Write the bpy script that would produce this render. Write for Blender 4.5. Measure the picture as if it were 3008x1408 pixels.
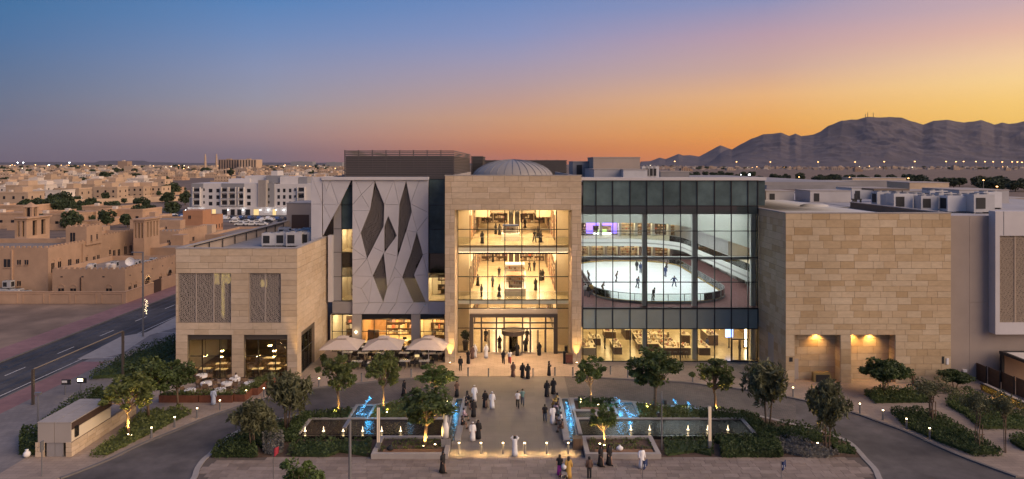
import bpy, bmesh, math, random
import numpy as np
from mathutils import Vector, Matrix, noise
from mathutils.geometry import tessellate_polygon, delaunay_2d_cdt

for _o in list(bpy.data.objects):
    bpy.data.objects.remove(_o)
SC = bpy.context.scene
COL = SC.collection
PI = math.pi
R = math.radians

# ------------------------------------------------------------------ camera
F = 2005.33            # focal length in photograph pixels (24 mm lens)
HZ, CX, HC = 482.0, 1504.0, 25.0   # horizon row, principal column, camera height
cam_d = bpy.data.cameras.new('camera')
cam = bpy.data.objects.new('camera', cam_d)
COL.objects.link(cam)
cam.location = (0, 0, HC)
cam.rotation_euler = (R(90), 0, 0)
cam_d.sensor_width = 36.0
cam_d.lens = 24.0
cam_d.shift_y = -222.0 / 3008.0
cam_d.clip_end = 60000
cam_d.clip_start = 0.5
SC.camera = cam

# ------------------------------------------------------------------ world
def s2l(c):
    out = []
    for v in c[:3]:
        v = v / 255.0
        out.append(v / 12.92 if v <= 0.04045 else ((v + 0.055) / 1.055) ** 2.4)
    return (*out, 1.0)

SUN_AZ = R(75)
W = bpy.data.worlds.new('World')
SC.world = W
W.use_nodes = True
wn, wl = W.node_tree.nodes, W.node_tree.links
wn.clear()
def wmath(op, a, b=None, clamp=False):
    n = wn.new('ShaderNodeMath'); n.operation = op; n.use_clamp = clamp
    for i, v in enumerate((a, b)):
        if v is None: continue
        if isinstance(v, (int, float)): n.inputs[i].default_value = v
        else: wl.new(v, n.inputs[i])
    return n.outputs[0]
tc = wn.new('ShaderNodeTexCoord')
sp = wn.new('ShaderNodeSeparateXYZ'); wl.new(tc.outputs['Generated'], sp.inputs[0])
hx = wmath('MULTIPLY', sp.outputs[0], math.sin(SUN_AZ))
hy = wmath('MULTIPLY', sp.outputs[1], math.cos(SUN_AZ))
num = wmath('ADD', hx, hy)
den = wmath('SQRT', wmath('ADD', wmath('MULTIPLY', sp.outputs[0], sp.outputs[0]), wmath('ADD', wmath('MULTIPLY', sp.outputs[1], sp.outputs[1]), 1e-5)))
tz = wmath('DIVIDE', num, den)
elev = wmath('MULTIPLY', sp.outputs[2], 2.0, True)
ZEN = (86, 112, 165)
SKY = [
 (-0.373, 0.8, [(482,(108,96,112)),(440,(112,104,121)),(380,(110,109,130)),(300,(104,114,140)),(200,(90,114,151)),(100,(74,113,160)),(0,(62,111,160))]),
 (-0.094, 0.937, [(482,(120,105,118)),(450,(126,110,122)),(400,(155,130,135)),(340,(160,145,150)),(290,(150,148,165)),(200,(135,145,178)),(100,(110,138,185)),(0,(85,130,185))]),
 (0.259, 1.0, [(482,(178,108,95)),(465,(186,115,94)),(440,(196,121,86)),(400,(210,142,100)),(350,(208,155,120)),(250,(180,155,160)),(170,(158,152,180)),(100,(135,147,190)),(0,(110,138,190))]),
 (0.579, 0.937, [(482,(225,130,62)),(430,(236,146,58)),(395,(241,160,65)),(350,(241,172,88)),(280,(236,181,125)),(200,(206,168,155)),(100,(186,156,170)),(0,(142,146,185))]),
 (0.787, 0.8, [(482,(244,165,62)),(360,(251,200,96)),(300,(254,207,116)),(230,(253,213,146)),(170,(246,206,160)),(80,(226,182,166)),(0,(201,171,176))]),
]
prev = None; prev_t = None
for t0, cs, stops in SKY:
    rp = wn.new('ShaderNodeValToRGB'); wl.new(elev, rp.inputs[0])
    el = rp.color_ramp.elements
    pts = [(2 * math.sin(math.atan((HZ - y) / F * cs)), c) for y, c in stops] + [(1.0, ZEN)]
    el[0].position = pts[0][0]; el[0].color = s2l(pts[0][1])
    el[1].position = 1.0; el[1].color = s2l(pts[-1][1])
    for p, c in pts[1:-1]:
        e = el.new(p); e.color = s2l(c)
    if prev is None:
        prev, prev_t = rp.outputs[0], t0
    else:
        mr = wn.new('ShaderNodeMapRange'); mr.interpolation_type = 'LINEAR'
        wl.new(tz, mr.inputs[0]); mr.inputs[1].default_value = prev_t; mr.inputs[2].default_value = t0
        mx = wn.new('ShaderNodeMix'); mx.data_type = 'RGBA'
        wl.new(mr.outputs[0], mx.inputs[0]); wl.new(prev, mx.inputs[6]); wl.new(rp.outputs[0], mx.inputs[7])
        prev, prev_t = mx.outputs[2], t0
sky = wn.new('ShaderNodeTexSky'); sky.sky_type = 'NISHITA'; sky.sun_disc = False
sky.sun_elevation = R(2.0); sky.sun_rotation = R(119); sky.altitude = 50
add = wn.new('ShaderNodeMix'); add.data_type = 'RGBA'; add.blend_type = 'ADD'
add.inputs[0].default_value = 0.005
wl.new(prev, add.inputs[6]); wl.new(sky.outputs[0], add.inputs[7])
bg = wn.new('ShaderNodeBackground'); bg.inputs[1].default_value = 1.0
wl.new(add.outputs[2], bg.inputs[0])
wo = wn.new('ShaderNodeOutputWorld'); wl.new(bg.outputs[0], wo.inputs[0])

# ------------------------------------------------------------------ sun (just set: a very soft warm glow from the right)
sd = bpy.data.lights.new('sun', 'SUN'); sd.energy = 3.4; sd.angle = R(60); sd.color = (1.0, 0.73, 0.50)
sun = bpy.data.objects.new('sun', sd); COL.objects.link(sun)
sun.rotation_euler = Vector((-0.75, 0.44, -0.49)).to_track_quat('-Z', 'Y').to_euler()

# ------------------------------------------------------------------ render settings
SC.view_settings.view_transform = 'Standard'
SC.view_settings.look = 'None'
SC.view_settings.exposure = 0.0
SC.view_settings.gamma = 1.0
SC.view_settings.use_curve_mapping = False
SC.render.engine = 'CYCLES'
cy = SC.cycles
cy.use_denoising = True
cy.max_bounces = 6; cy.diffuse_bounces = 3; cy.glossy_bounces = 3; cy.transmission_bounces = 4
cy.transparent_max_bounces = 24; cy.volume_bounces = 0
cy.caustics_reflective = False; cy.caustics_refractive = False
cy.sample_clamp_indirect = 4.0; cy.sample_clamp_direct = 0.0
cy.use_light_tree = True

# ------------------------------------------------------------------ helpers
def at(px, py, z=0.0):
    """world point on the level z that the photograph shows at pixel (px, py)"""
    Y = F * (HC - z) / (py - HZ)
    return Vector(((px - CX) * Y / F, Y, z))
def on(px, py, Y):
    """world point on the vertical plane y = Y"""
    return Vector(((px - CX) * Y / F, Y, HC - (py - HZ) * Y / F))
def wx(px, Y): return (px - CX) * Y / F
def wz(py, Y): return HC - (py - HZ) * Y / F

MATS = {}
def mk(name, col, rough=0.8, var=0.0, vs=1.0, bump=0.0, bs=None, rnd=0.0, isl=0.0, metal=0.0, spec=0.5,
       emit=None, es=0.0, ramp=None, src='obj', brick=None, stretch=None, transl=0.0, stain=0.0):
    m = bpy.data.materials.new(name); m.use_nodes = True; MATS[name] = m
    nt = m.node_tree; N, L = nt.nodes, nt.links
    b = N['Principled BSDF']
    b.inputs['Roughness'].default_value = rough; b.inputs['Metallic'].default_value = metal
    b.inputs['Specular IOR Level'].default_value = spec
    geo = N.new('ShaderNodeNewGeometry')
    rv = None
    if src == 'isl': rv = geo.outputs['Random Per Island']
    elif rnd or ramp:
        oi = N.new('ShaderNodeObjectInfo'); rv = oi.outputs['Random']
    pos = geo.outputs['Position']
    if stretch:
        mp = N.new('ShaderNodeMapping'); mp.inputs['Scale'].default_value = stretch
        L.new(pos, mp.inputs[0]); pos = mp.outputs[0]
    if ramp:
        rp = N.new('ShaderNodeValToRGB'); rp.color_ramp.interpolation = 'LINEAR'
        el = rp.color_ramp.elements
        el[0].position = 0; el[0].color = (*ramp[0], 1); el[1].position = 1; el[1].color = (*ramp[-1], 1)
        for i, c in enumerate(ramp[1:-1]):
            e = el.new((i + 1) / (len(ramp) - 1)); e.color = (*c, 1)
        L.new(rv, rp.inputs[0]); color = rp.outputs[0]
    else:
        rgb = N.new('ShaderNodeRGB'); rgb.outputs[0].default_value = (*col, 1); color = rgb.outputs[0]
    def mul(color, fac_socket, lo, hi, fmin=0.0, fmax=1.0):
        mr = N.new('ShaderNodeMapRange'); L.new(fac_socket, mr.inputs[0])
        mr.inputs[1].default_value = fmin; mr.inputs[2].default_value = fmax
        mr.inputs[3].default_value = lo; mr.inputs[4].default_value = hi
        v = N.new('ShaderNodeVectorMath'); v.operation = 'SCALE'
        L.new(color, v.inputs[0]); L.new(mr.outputs[0], v.inputs['Scale'])
        return v.outputs[0]
    if brick:
        br = N.new('ShaderNodeTexBrick')
        mp = N.new('ShaderNodeMapping'); mp.inputs['Rotation'].default_value = brick.get('rot', (0, 0, 0))
        L.new(geo.outputs['Position'], mp.inputs[0]); L.new(mp.outputs[0], br.inputs[0])
        br.inputs['Color1'].default_value = (*brick['c1'], 1); br.inputs['Color2'].default_value = (*brick['c2'], 1)
        br.inputs['Mortar'].default_value = (*brick['m'], 1); br.inputs['Scale'].default_value = 1.0
        br.inputs['Mortar Size'].default_value = brick.get('ms', 0.02); br.inputs['Brick Width'].default_value = brick['w']
        br.inputs['Row Height'].default_value = brick['h']; br.inputs['Bias'].default_value = 0.0
        br.offset = brick.get('off', 0.5)
        color = br.outputs[0]
    if rnd and not ramp:
        color = mul(color, rv, 1 - rnd, 1 + rnd)
    if isl:
        color = mul(color, geo.outputs['Random Per Island'], 1 - isl, 1 + isl)
    if var:
        nz = N.new('ShaderNodeTexNoise'); nz.inputs['Scale'].default_value = vs; nz.inputs['Detail'].default_value = 5
        nz.inputs['Roughness'].default_value = 0.6
        L.new(pos, nz.inputs[0]); color = mul(color, nz.outputs[0], 1 - var, 1 + var, 0.3, 0.7)
    if stain:
        nz = N.new('ShaderNodeTexNoise'); nz.inputs['Scale'].default_value = 0.11; nz.inputs['Detail'].default_value = 4
        L.new(geo.outputs['Position'], nz.inputs[0]); color = mul(color, nz.outputs[0], 1 - stain, 1 + stain, 0.35, 0.65)
    L.new(color, b.inputs['Base Color'])
    if bump:
        nb = N.new('ShaderNodeTexNoise'); nb.inputs['Scale'].default_value = bs or vs * 6; nb.inputs['Detail'].default_value = 4
        L.new(pos, nb.inputs[0])
        bp = N.new('ShaderNodeBump'); bp.inputs['Strength'].default_value = bump; bp.inputs['Distance'].default_value = 0.05
        L.new(nb.outputs[0], bp.inputs['Height']); L.new(bp.outputs[0], b.inputs['Normal'])
    if emit is not None:
        b.inputs['Emission Color'].default_value = (*emit, 1); b.inputs['Emission Strength'].default_value = es
    if transl:
        tr = N.new('ShaderNodeBsdfTranslucent'); L.new(color, tr.inputs[0])
        ms = N.new('ShaderNodeMixShader'); ms.inputs[0].default_value = transl
        out = N['Material Output']
        L.new(b.outputs[0], ms.inputs[1]); L.new(tr.outputs[0], ms.inputs[2]); L.new(ms.outputs[0], out.inputs[0])
    return m

def mk_glass(name, tint, f0=0.05, rough=0.03, wob=0.0):
    m = bpy.data.materials.new(name); m.use_nodes = True; MATS[name] = m
    N, L = m.node_tree.nodes, m.node_tree.links
    N.remove(N['Principled BSDF'])
    t = N.new('ShaderNodeBsdfTransparent'); t.inputs[0].default_value = (*tint, 1)
    g = N.new('ShaderNodeBsdfGlossy'); g.inputs['Roughness'].default_value = rough
    fr = N.new('ShaderNodeFresnel'); fr.inputs[0].default_value = 1.45
    a = N.new('ShaderNodeMath'); a.operation = 'ADD'; a.use_clamp = True; a.inputs[1].default_value = f0 - 0.035
    L.new(fr.outputs[0], a.inputs[0])
    if wob:
        geo = N.new('ShaderNodeNewGeometry')
        nb = N.new('ShaderNodeTexNoise'); nb.inputs['Scale'].default_value = 0.35
        L.new(geo.outputs['Position'], nb.inputs[0])
        bp = N.new('ShaderNodeBump'); bp.inputs['Strength'].default_value = wob; bp.inputs['Distance'].default_value = 0.1
        L.new(nb.outputs[0], bp.inputs['Height']); L.new(bp.outputs[0], g.inputs['Normal'])
    ms = N.new('ShaderNodeMixShader'); L.new(a.outputs[0], ms.inputs[0]); L.new(t.outputs[0], ms.inputs[1]); L.new(g.outputs[0], ms.inputs[2])
    L.new(ms.outputs[0], N['Material Output'].inputs[0])
    return m

def mk_water(name, deep, scale=3.0, strength=0.4, rough=0.12):
    m = mk(name, deep, rough=rough, spec=0.13)
    N, L = m.node_tree.nodes, m.node_tree.links
    geo = N.new('ShaderNodeNewGeometry')
    nb = N.new('ShaderNodeTexNoise'); nb.inputs['Scale'].default_value = scale; nb.inputs['Detail'].default_value = 3
    L.new(geo.outputs['Position'], nb.inputs[0])
    bp = N.new('ShaderNodeBump'); bp.inputs['Strength'].default_value = strength; bp.inputs['Distance'].default_value = 0.08
    L.new(nb.outputs[0], bp.inputs['Height']); L.new(bp.outputs[0], N['Principled BSDF'].inputs['Normal'])
    return m

_UC = {}
def unit_cube(matname):
    if matname not in _UC:
        me = bpy.data.meshes.new('box_' + matname)
        v = [(x, y, z) for x in (-.5, .5) for y in (-.5, .5) for z in (-.5, .5)]
        f = [(0, 1, 3, 2), (4, 6, 7, 5), (0, 4, 5, 1), (2, 3, 7, 6), (0, 2, 6, 4), (1, 5, 7, 3)]
        me.from_pydata(v, [], f); me.materials.append(MATS[matname]); _UC[matname] = me
    return _UC[matname]

ORG = {}    # world origin of each root / part, so that children are stored relative to it
def _org(p): return ORG.get(p.name, Vector((0, 0, 0))) if p is not None else Vector((0, 0, 0))

def link(o, parent=None, origin=None):
    COL.objects.link(o)
    if parent is not None: o.parent = parent
    ORG[o.name] = Vector(origin) if origin is not None else Vector((0, 0, 0))
    return o

def tag(o, label=None, cat=None, group=None, kind=None):
    if label: o['label'] = label
    if cat: o['category'] = cat
    if group: o['group'] = group
    if kind: o['kind'] = kind
    return o

def thing(name, label, cat, loc=(0, 0, 0), group=None, rz=0.0):
    o = bpy.data.objects.new(name, None); o.empty_display_size = 0.3
    link(o, None, loc); o.location = loc; o.rotation_euler = (0, 0, rz)
    return tag(o, label, cat, group)

def bx(name, mat, parent, x0, x1, y0, y1, z0, z1, rz=0.0):
    """an axis-aligned box as one object sharing a unit mesh; world coordinates"""
    o = bpy.data.objects.new(name, unit_cube(mat))
    c = Vector(((x0 + x1) / 2, (y0 + y1) / 2, (z0 + z1) / 2))
    o.location = c - _org(parent)
    o.scale = (abs(x1 - x0), abs(y1 - y0), abs(z1 - z0)); o.rotation_euler = (0, 0, rz)
    COL.objects.link(o)
    if parent is not None: o.parent = parent
    return o

def sub_of(child, part):
    """make child a sub-part of part without moving it"""
    child.parent = part; child.matrix_parent_inverse = Matrix.LocRotScale(part.location, part.rotation_euler, part.scale).inverted()
    return child

class MB:
    """collects shapes into ONE mesh (several materials allowed)"""
    def __init__(s): s.v = []; s.f = []; s.m = []; s.mats = []
    def mi(s, mat):
        if mat not in s.mats: s.mats.append(mat)
        return s.mats.index(mat)
    def raw(s, vs, fs, mat):
        b = len(s.v); s.v.extend([tuple(p) for p in vs]); k = s.mi(mat)
        for f in fs: s.f.append(tuple(i + b for i in f)); s.m.append(k)
    def box(s, x0, x1, y0, y1, z0, z1, mat):
        v = [(x, y, z) for x in (x0, x1) for y in (y0, y1) for z in (z0, z1)]
        s.raw(v, [(0, 1, 3, 2), (4, 6, 7, 5), (0, 4, 5, 1), (2, 3, 7, 6), (0, 2, 6, 4), (1, 5, 7, 3)], mat)
    def prism(s, pts, z0, z1, mat, bottom=True):
        n = len(pts); v = [(p[0], p[1], z0) for p in pts] + [(p[0], p[1], z1) for p in pts]
        tri = tessellate_polygon([[Vector((p[0], p[1], 0)) for p in pts]])
        f = []
        for t in tri:
            a, b, c = (Vector((pts[i][0], pts[i][1], 0)) for i in t)
            up = (b - a).cross(c - a).z > 0
            tt = tuple(t) if up else tuple(reversed(t))
            f.append(tuple(i + n for i in tt))
            if bottom: f.append(tuple(reversed(tt)))
        area = sum(pts[i][0] * pts[(i + 1) % n][1] - pts[(i + 1) % n][0] * pts[i][1] for i in range(n))
        for i in range(n):
            j = (i + 1) % n
            q = (i, j, j + n, i + n)
            f.append(q if area > 0 else tuple(reversed(q)))
        s.raw(v, f, mat)
    def sheet(s, pts, z, mat):
        tri = tessellate_polygon([[Vector((p[0], p[1], 0)) for p in pts]])
        f = []
        for t in tri:
            a, b, c = (Vector((pts[i][0], pts[i][1], 0)) for i in t)
            f.append(tuple(t) if (b - a).cross(c - a).z > 0 else tuple(reversed(t)))
        s.raw([(p[0], p[1], z) for p in pts], f, mat)
    def tube(s, pts, rad, mat, n=8, cap=True, sq=1.0):
        pts = [Vector(p) for p in pts]; rings = []
        if isinstance(rad, (int, float)): rad = [rad] * len(pts)
        up = Vector((0, 0, 1)); vs = []
        for i, p in enumerate(pts):
            d = (pts[min(i + 1, len(pts) - 1)] - pts[max(i - 1, 0)])
            if d.length < 1e-9: d = Vector((0, 0, 1))
            d.normalize()
            u = d.cross(Vector((0, 1, 0)) if abs(d.z) > 0.9 else up).normalized(); w = u.cross(d).normalized()
            for k in range(n):
                a = 2 * PI * k / n
                vs.append(p + (u * math.cos(a) + w * math.sin(a) * sq) * rad[i])
        f = []
        for i in range(len(pts) - 1):
            for k in range(n):
                a, b = i * n + k, i * n + (k + 1) % n
                f.append((a, a + n, b + n, b))
        if cap:
            f.append(tuple(range(n))); f.append(tuple(reversed(range((len(pts) - 1) * n, len(pts) * n))))
        s.raw(vs, f, mat)
    def rings(s, rs, mat, n=14, cap=True, c=(0, 0), skip=None):
        """stack of ellipses (z, rx, ry, ox, oy)"""
        vs = []; f = []
        for r in rs:
            z, rx, ry = r[:3]; ox, oy = (r[3], r[4]) if len(r) > 4 else (0, 0)
            for k in range(n):
                a = 2 * PI * k / n
                vs.append((c[0] + ox + rx * math.cos(a), c[1] + oy + ry * math.sin(a), z))
        for i in range(len(rs) - 1):
            for k in range(n):
                if skip and skip(i, 2 * PI * (k + .5) / n): continue
                a, b = i * n + k, i * n + (k + 1) % n
                f.append((a, b, b + n, a + n))
        if cap:
            f.append(tuple(reversed(range(n)))); f.append(tuple(range((len(rs) - 1) * n, len(rs) * n)))
        s.raw(vs, f, mat)
    def sphere(s, c, r, mat, n=8, m=6, sc=(1, 1, 1)):
        vs = []; f = []
        for i in range(m + 1):
            t = PI * i / m
            for k in range(n):
                a = 2 * PI * k / n
                vs.append((c[0] + r * sc[0] * math.sin(t) * math.cos(a), c[1] + r * sc[1] * math.sin(t) * math.sin(a), c[2] - r * sc[2] * math.cos(t)))
        for i in range(m):
            for k in range(n):
                a, b = i * n + k, i * n + (k + 1) % n
                f.append((a, b, b + n, a + n))
        s.raw(vs, f, mat)
    def mesh(s, name, org=Vector((0, 0, 0)), smooth=False):
        me = bpy.data.meshes.new(name)
        v = np.array(s.v, dtype=np.float64).reshape(-1, 3) - np.array(org)
        me.from_pydata(v.tolist(), [], s.f)
        for m in s.mats: me.materials.append(MATS[m])
        if len(s.mats) > 1: me.polygons.foreach_set('material_index', s.m)
        if smooth: me.polygons.foreach_set('use_smooth', [True] * len(me.polygons))
        me.update(); return me
    def build(s, name, parent=None, smooth=False, org=None):
        """org: world origin of the new object (so that it sits at its base)"""
        po = _org(parent)
        oo = Vector(org) if org is not None else po
        o = bpy.data.objects.new(name, s.mesh(name, oo, smooth))
        link(o, parent, oo); o.location = oo - po
        return o

def copy_tree(o, parent=None, loc=None, rz=None, sc=None, label=None, group=None):
    c = o.copy(); COL.objects.link(c)
    if parent is not None: c.parent = parent; c.matrix_parent_inverse = o.matrix_parent_inverse
    if loc is not None: c.location = loc
    if rz is not None: c.rotation_euler = (0, 0, rz)
    if sc is not None: c.scale = (sc, sc, sc) if isinstance(sc, (int, float)) else sc
    if label: c['label'] = label
    if group: c['group'] = group
    for ch in o.children: copy_tree(ch, c)
    return c

class Proto:
    """first place() moves the original, later ones copy it"""
    def __init__(s, root): s.r = root; s.used = False
    def place(s, loc, rz=0.0, sc=1.0, label=None, group=None):
        if s.used: return copy_tree(s.r, None, loc, rz, sc, label, group)
        s.used = True; o = s.r
        o.location = loc; o.rotation_euler = (0, 0, rz); o.scale = (sc, sc, sc) if isinstance(sc, (int, float)) else sc
        if label: o['label'] = label
        if group: o['group'] = group
        return o
    def finish(s):
        if not s.used:
            def rm(o):
                for c in list(o.children): rm(c)
                bpy.data.objects.remove(o)
            rm(s.r)

def lamp(name, kind, loc, energy, color, parent=None, size=0.08, spot=None, aim=None, blend=0.6):
    d = bpy.data.lights.new(name, kind); d.energy = energy; d.color = color
    if kind in ('POINT', 'SPOT'): d.shadow_soft_size = size
    if kind == 'SPOT': d.spot_size = spot; d.spot_blend = blend
    if kind == 'AREA': d.shape = 'RECTANGLE'; d.size = size[0]; d.size_y = size[1]
    o = bpy.data.objects.new(name, d); COL.objects.link(o)
    o.location = Vector(loc) - _org(parent)
    if parent is not None: o.parent = parent
    if aim is not None: o.rotation_euler = Vector(aim).to_track_quat('-Z', 'Y').to_euler()
    return o

def in_poly(x, y, pts):
    c = False; n = len(pts); j = n - 1
    for i in range(n):
        xi, yi = pts[i][0], pts[i][1]; xj, yj = pts[j][0], pts[j][1]
        if (yi > y) != (yj > y) and x < (xj - xi) * (y - yi) / (yj - yi) + xi: c = not c
        j = i
    return c

# ------------------------------------------------------------------ materials
SAND = [(0.34, 0.235, 0.15), (0.40, 0.285, 0.19), (0.44, 0.325, 0.225), (0.47, 0.36, 0.265), (0.42, 0.31, 0.21), (0.37, 0.25, 0.145), (0.45, 0.345, 0.25)]
SANDR = [(0.443, 0.308, 0.167), (0.530, 0.393, 0.238), (0.561, 0.429, 0.274), (0.591, 0.471, 0.320), (0.545, 0.403, 0.249), (0.459, 0.324, 0.178), (0.576, 0.450, 0.299), (0.535, 0.409, 0.259)]
SANDL = [(0.472, 0.356, 0.240), (0.514, 0.393, 0.271), (0.545, 0.425, 0.298), (0.567, 0.446, 0.324), (0.498, 0.372, 0.245)]
for nm, rp in (('stone_portal', SANDL), ('stone_right', SANDR), ('stone_left', SANDL)):
    mk(nm, (0, 0, 0), 0.85, var=0.10, vs=1.3, bump=0.15, bs=14, ramp=rp, stretch=(1, 1, 2.5), stain=0.10)
    mk(nm + '_joined', (0, 0, 0), 0.85, var=0.10, vs=1.3, bump=0.15, bs=14, ramp=rp, src='isl', stretch=(1, 1, 2.5), stain=0.10)
mk('joint', (0.20, 0.15, 0.11), 0.95)
mk('white_panel', (0.55, 0.52, 0.52), 0.45, var=0.05, vs=0.7, rnd=0.05)
mk('white_panel_plain', (0.56, 0.53, 0.53), 0.5, var=0.05, vs=0.5)
mk('taupe_panel', (0.38, 0.335, 0.30), 0.6, var=0.05, vs=0.7, rnd=0.04)
mk('grey_panel', (0.30, 0.28, 0.275), 0.5, var=0.06, vs=0.8, rnd=0.06)
mk('render_taupe', (0.36, 0.295, 0.25), 0.9, var=0.07, vs=0.3, bump=0.08, bs=30)
mk('panel_backing', (0.028, 0.026, 0.026), 0.8)
mk('louvre', (0.16, 0.135, 0.125), 0.5, metal=0.3, rnd=0.08)
mk('louvre_dark', (0.09, 0.08, 0.078), 0.6)
mk('dark_metal', (0.035, 0.034, 0.036), 0.4, metal=0.6)
mk('bronze_metal', (0.14, 0.115, 0.095), 0.4, metal=0.5, rnd=0.05)
mk('steel', (0.45, 0.44, 0.44), 0.35, metal=0.9)
mk('grey_steel', (0.25, 0.245, 0.25), 0.5, metal=0.5)
mk('lattice', (0.42, 0.355, 0.305), 0.6)
mk('lattice_dark', (0.22, 0.19, 0.172), 0.6)
mk('lattice_tan', (0.46, 0.36, 0.27), 0.7)
mk('cream_wall', (0.74, 0.63, 0.47), 0.7, var=0.04, vs=0.6)
mk('cream_floor', (0.6, 0.48, 0.32), 0.22, var=0.10, vs=0.8, brick=dict(c1=(0.60, 0.48, 0.32), c2=(0.53, 0.42, 0.27), m=(0.42, 0.32, 0.2), w=1.2, h=1.2, ms=0.012))
mk('white_wall', (0.60, 0.59, 0.56), 0.7)
mk('bulkhead_grey', (0.30, 0.305, 0.275), 0.8)
mk('glow_lattice', (1, 1, 1), emit=(1.0, 0.66, 0.2), es=6.0)
mk('glow_fascia_fill', (1, 1, 1), emit=(1.0, 0.74, 0.42), es=0.26)  # faint emission standing in for lamp light on the atrium slab edges
mk('wood_panel', (0.30, 0.17, 0.085), 0.5, var=0.2, vs=3, rnd=0.12, stretch=(1, 1, 0.2))
mk('dark_wood', (0.09, 0.05, 0.03), 0.5, var=0.2, vs=3, rnd=0.2)
mk('red_wood', (0.15, 0.05, 0.03), 0.6, var=0.2, vs=4, rnd=0.1)
mk('shop_dark', (0.06, 0.045, 0.04), 0.5, rnd=0.3)
mk('goods', (0, 0, 0), 0.6, ramp=[(0.5, 0.1, 0.06), (0.6, 0.5, 0.35), (0.12, 0.06, 0.04), (0.7, 0.62, 0.5), (0.3, 0.06, 0.12), (0.08, 0.07, 0.09), (0.55, 0.3, 0.1), (0.75, 0.7, 0.62)])
mk('goods_joined', (0, 0, 0), 0.6, src='isl', ramp=[(0.5, 0.1, 0.06), (0.6, 0.5, 0.35), (0.12, 0.06, 0.04), (0.7, 0.62, 0.5), (0.3, 0.06, 0.12), (0.08, 0.07, 0.09), (0.55, 0.3, 0.1), (0.75, 0.7, 0.62)])
mk('ice', (0.86, 0.89, 0.93), 0.3, var=0.09, vs=0.35, stretch=(0.3, 2.2, 1))
mk('rink_carpet', (0.20, 0.085, 0.085), 0.95, var=0.15, vs=2)
mk('rink_kick', (0.55, 0.36, 0.08), 0.6)
mk('black_plastic', (0.02, 0.02, 0.022), 0.5)
mk('roof_white', (0.40, 0.38, 0.38), 0.8, var=0.10, vs=0.25, rnd=0.06, stain=0.1)
mk('roof_grey', (0.26, 0.245, 0.245), 0.85, var=0.12, vs=0.3, stain=0.12)
mk('plant_white', (0.50, 0.49, 0.49), 0.55, var=0.08, vs=0.8, rnd=0.15)
mk('plant_grey', (0.28, 0.275, 0.28), 0.55, var=0.1, vs=0.8, rnd=0.15)
mk('vent_dark', (0.02, 0.02, 0.022), 0.7)
mk('asphalt', (0.060, 0.056, 0.056), 0.85, var=0.3, vs=0.5, bump=0.15, bs=25, stain=0.4)
mk('wheel_track', (0.046, 0.043, 0.043), 0.6, var=0.35, vs=0.7, stain=0.5)
mk('drive_brick', (0, 0, 0), 0.75, var=0.12, vs=0.4, stain=0.2, brick=dict(c1=(0.15, 0.125, 0.112), c2=(0.105, 0.09, 0.084), m=(0.06, 0.052, 0.049), w=0.42, h=0.21, ms=0.02, rot=(0, 0, R(12))))
mk('drive_asphalt', (0.098, 0.086, 0.082), 0.8, var=0.28, vs=0.6, bump=0.12, bs=22, stain=0.35)
mk('paving_beige', (0, 0, 0), 0.75, var=0.12, vs=0.5, bump=0.05, bs=20, stain=0.14, brick=dict(c1=(0.34, 0.265, 0.21), c2=(0.29, 0.225, 0.18), m=(0.17, 0.13, 0.105), w=0.9, h=0.45, ms=0.012))
mk('paving_plaza', (0, 0, 0), 0.62, var=0.12, vs=0.3, stain=0.22, brick=dict(c1=(0.168, 0.142, 0.122), c2=(0.146, 0.124, 0.108), m=(0.11, 0.093, 0.082), w=2.4, h=1.2, ms=0.012))
mk('slab', (0, 0, 0), 0.75, var=0.14, vs=1.5, bump=0.08, bs=20, stain=0.12, ramp=[(0.20, 0.155, 0.125), (0.25, 0.195, 0.16), (0.29, 0.23, 0.19), (0.235, 0.18, 0.145)])
mk('slab_joined', (0, 0, 0), 0.75, var=0.14, vs=1.5, bump=0.08, bs=20, stain=0.12, src='isl', ramp=[(0.20, 0.155, 0.125), (0.25, 0.195, 0.16), (0.29, 0.23, 0.19), (0.235, 0.18, 0.145)])
mk('slab_bed', (0.12, 0.095, 0.08), 0.9)
mk('kerb', (0.32, 0.29, 0.27), 0.85, var=0.12, vs=1.2)
mk('kerb_dark', (0.15, 0.135, 0.13), 0.85, var=0.15, vs=1.2)
mk('paving_pink', (0.25, 0.135, 0.13), 0.85, var=0.15, vs=0.8, stain=0.15)
mk('paving_grey', (0.21, 0.19, 0.185), 0.85, var=0.15, vs=0.5, stain=0.18, brick=dict(c1=(0.22, 0.195, 0.185), c2=(0.19, 0.17, 0.165), m=(0.14, 0.125, 0.12), w=0.6, h=0.6, ms=0.015))
mk('road_paint', (0.55, 0.53, 0.50), 0.7, var=0.3, vs=3)
mk('sand_ground', (0.155, 0.108, 0.08), 0.95, var=0.25, vs=0.02, bump=0.2, bs=0.5, stain=0.2)
mk('sand_lot', (0.235, 0.165, 0.12), 0.95, var=0.3, vs=0.12, bump=0.3, bs=1.5, stain=0.25)
mk('soil', (0.10, 0.062, 0.042), 0.95, var=0.35, vs=1.2, bump=0.5, bs=6)
mk('concrete', (0.36, 0.32, 0.29), 0.8, var=0.1, vs=1.0, bump=0.05)
mk('pool_stone', (0.30, 0.275, 0.26), 0.6, var=0.1, vs=1.5)
mk('pool_black', (0.012, 0.012, 0.013), 0.25)
mk_water('water_dark', (0.010, 0.010, 0.012), 5.0, 0.5)
mk_water('water_teal', (0.02, 0.055, 0.075), 4.0, 0.7)
mk('bench_wood', (0.22, 0.11, 0.055), 0.6, var=0.25, vs=3, rnd=0.12, stretch=(0.3, 3, 1))
mk('corten', (0.17, 0.06, 0.032), 0.75, var=0.25, vs=2, rnd=0.1)
mk('canvas', (0.55, 0.46, 0.40), 0.9, var=0.05, vs=2)
mk('sail_white', (0.62, 0.57, 0.52), 0.8, var=0.05, vs=1)
mk('linen', (0.75, 0.72, 0.70), 0.85, rnd=0.05)
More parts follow.
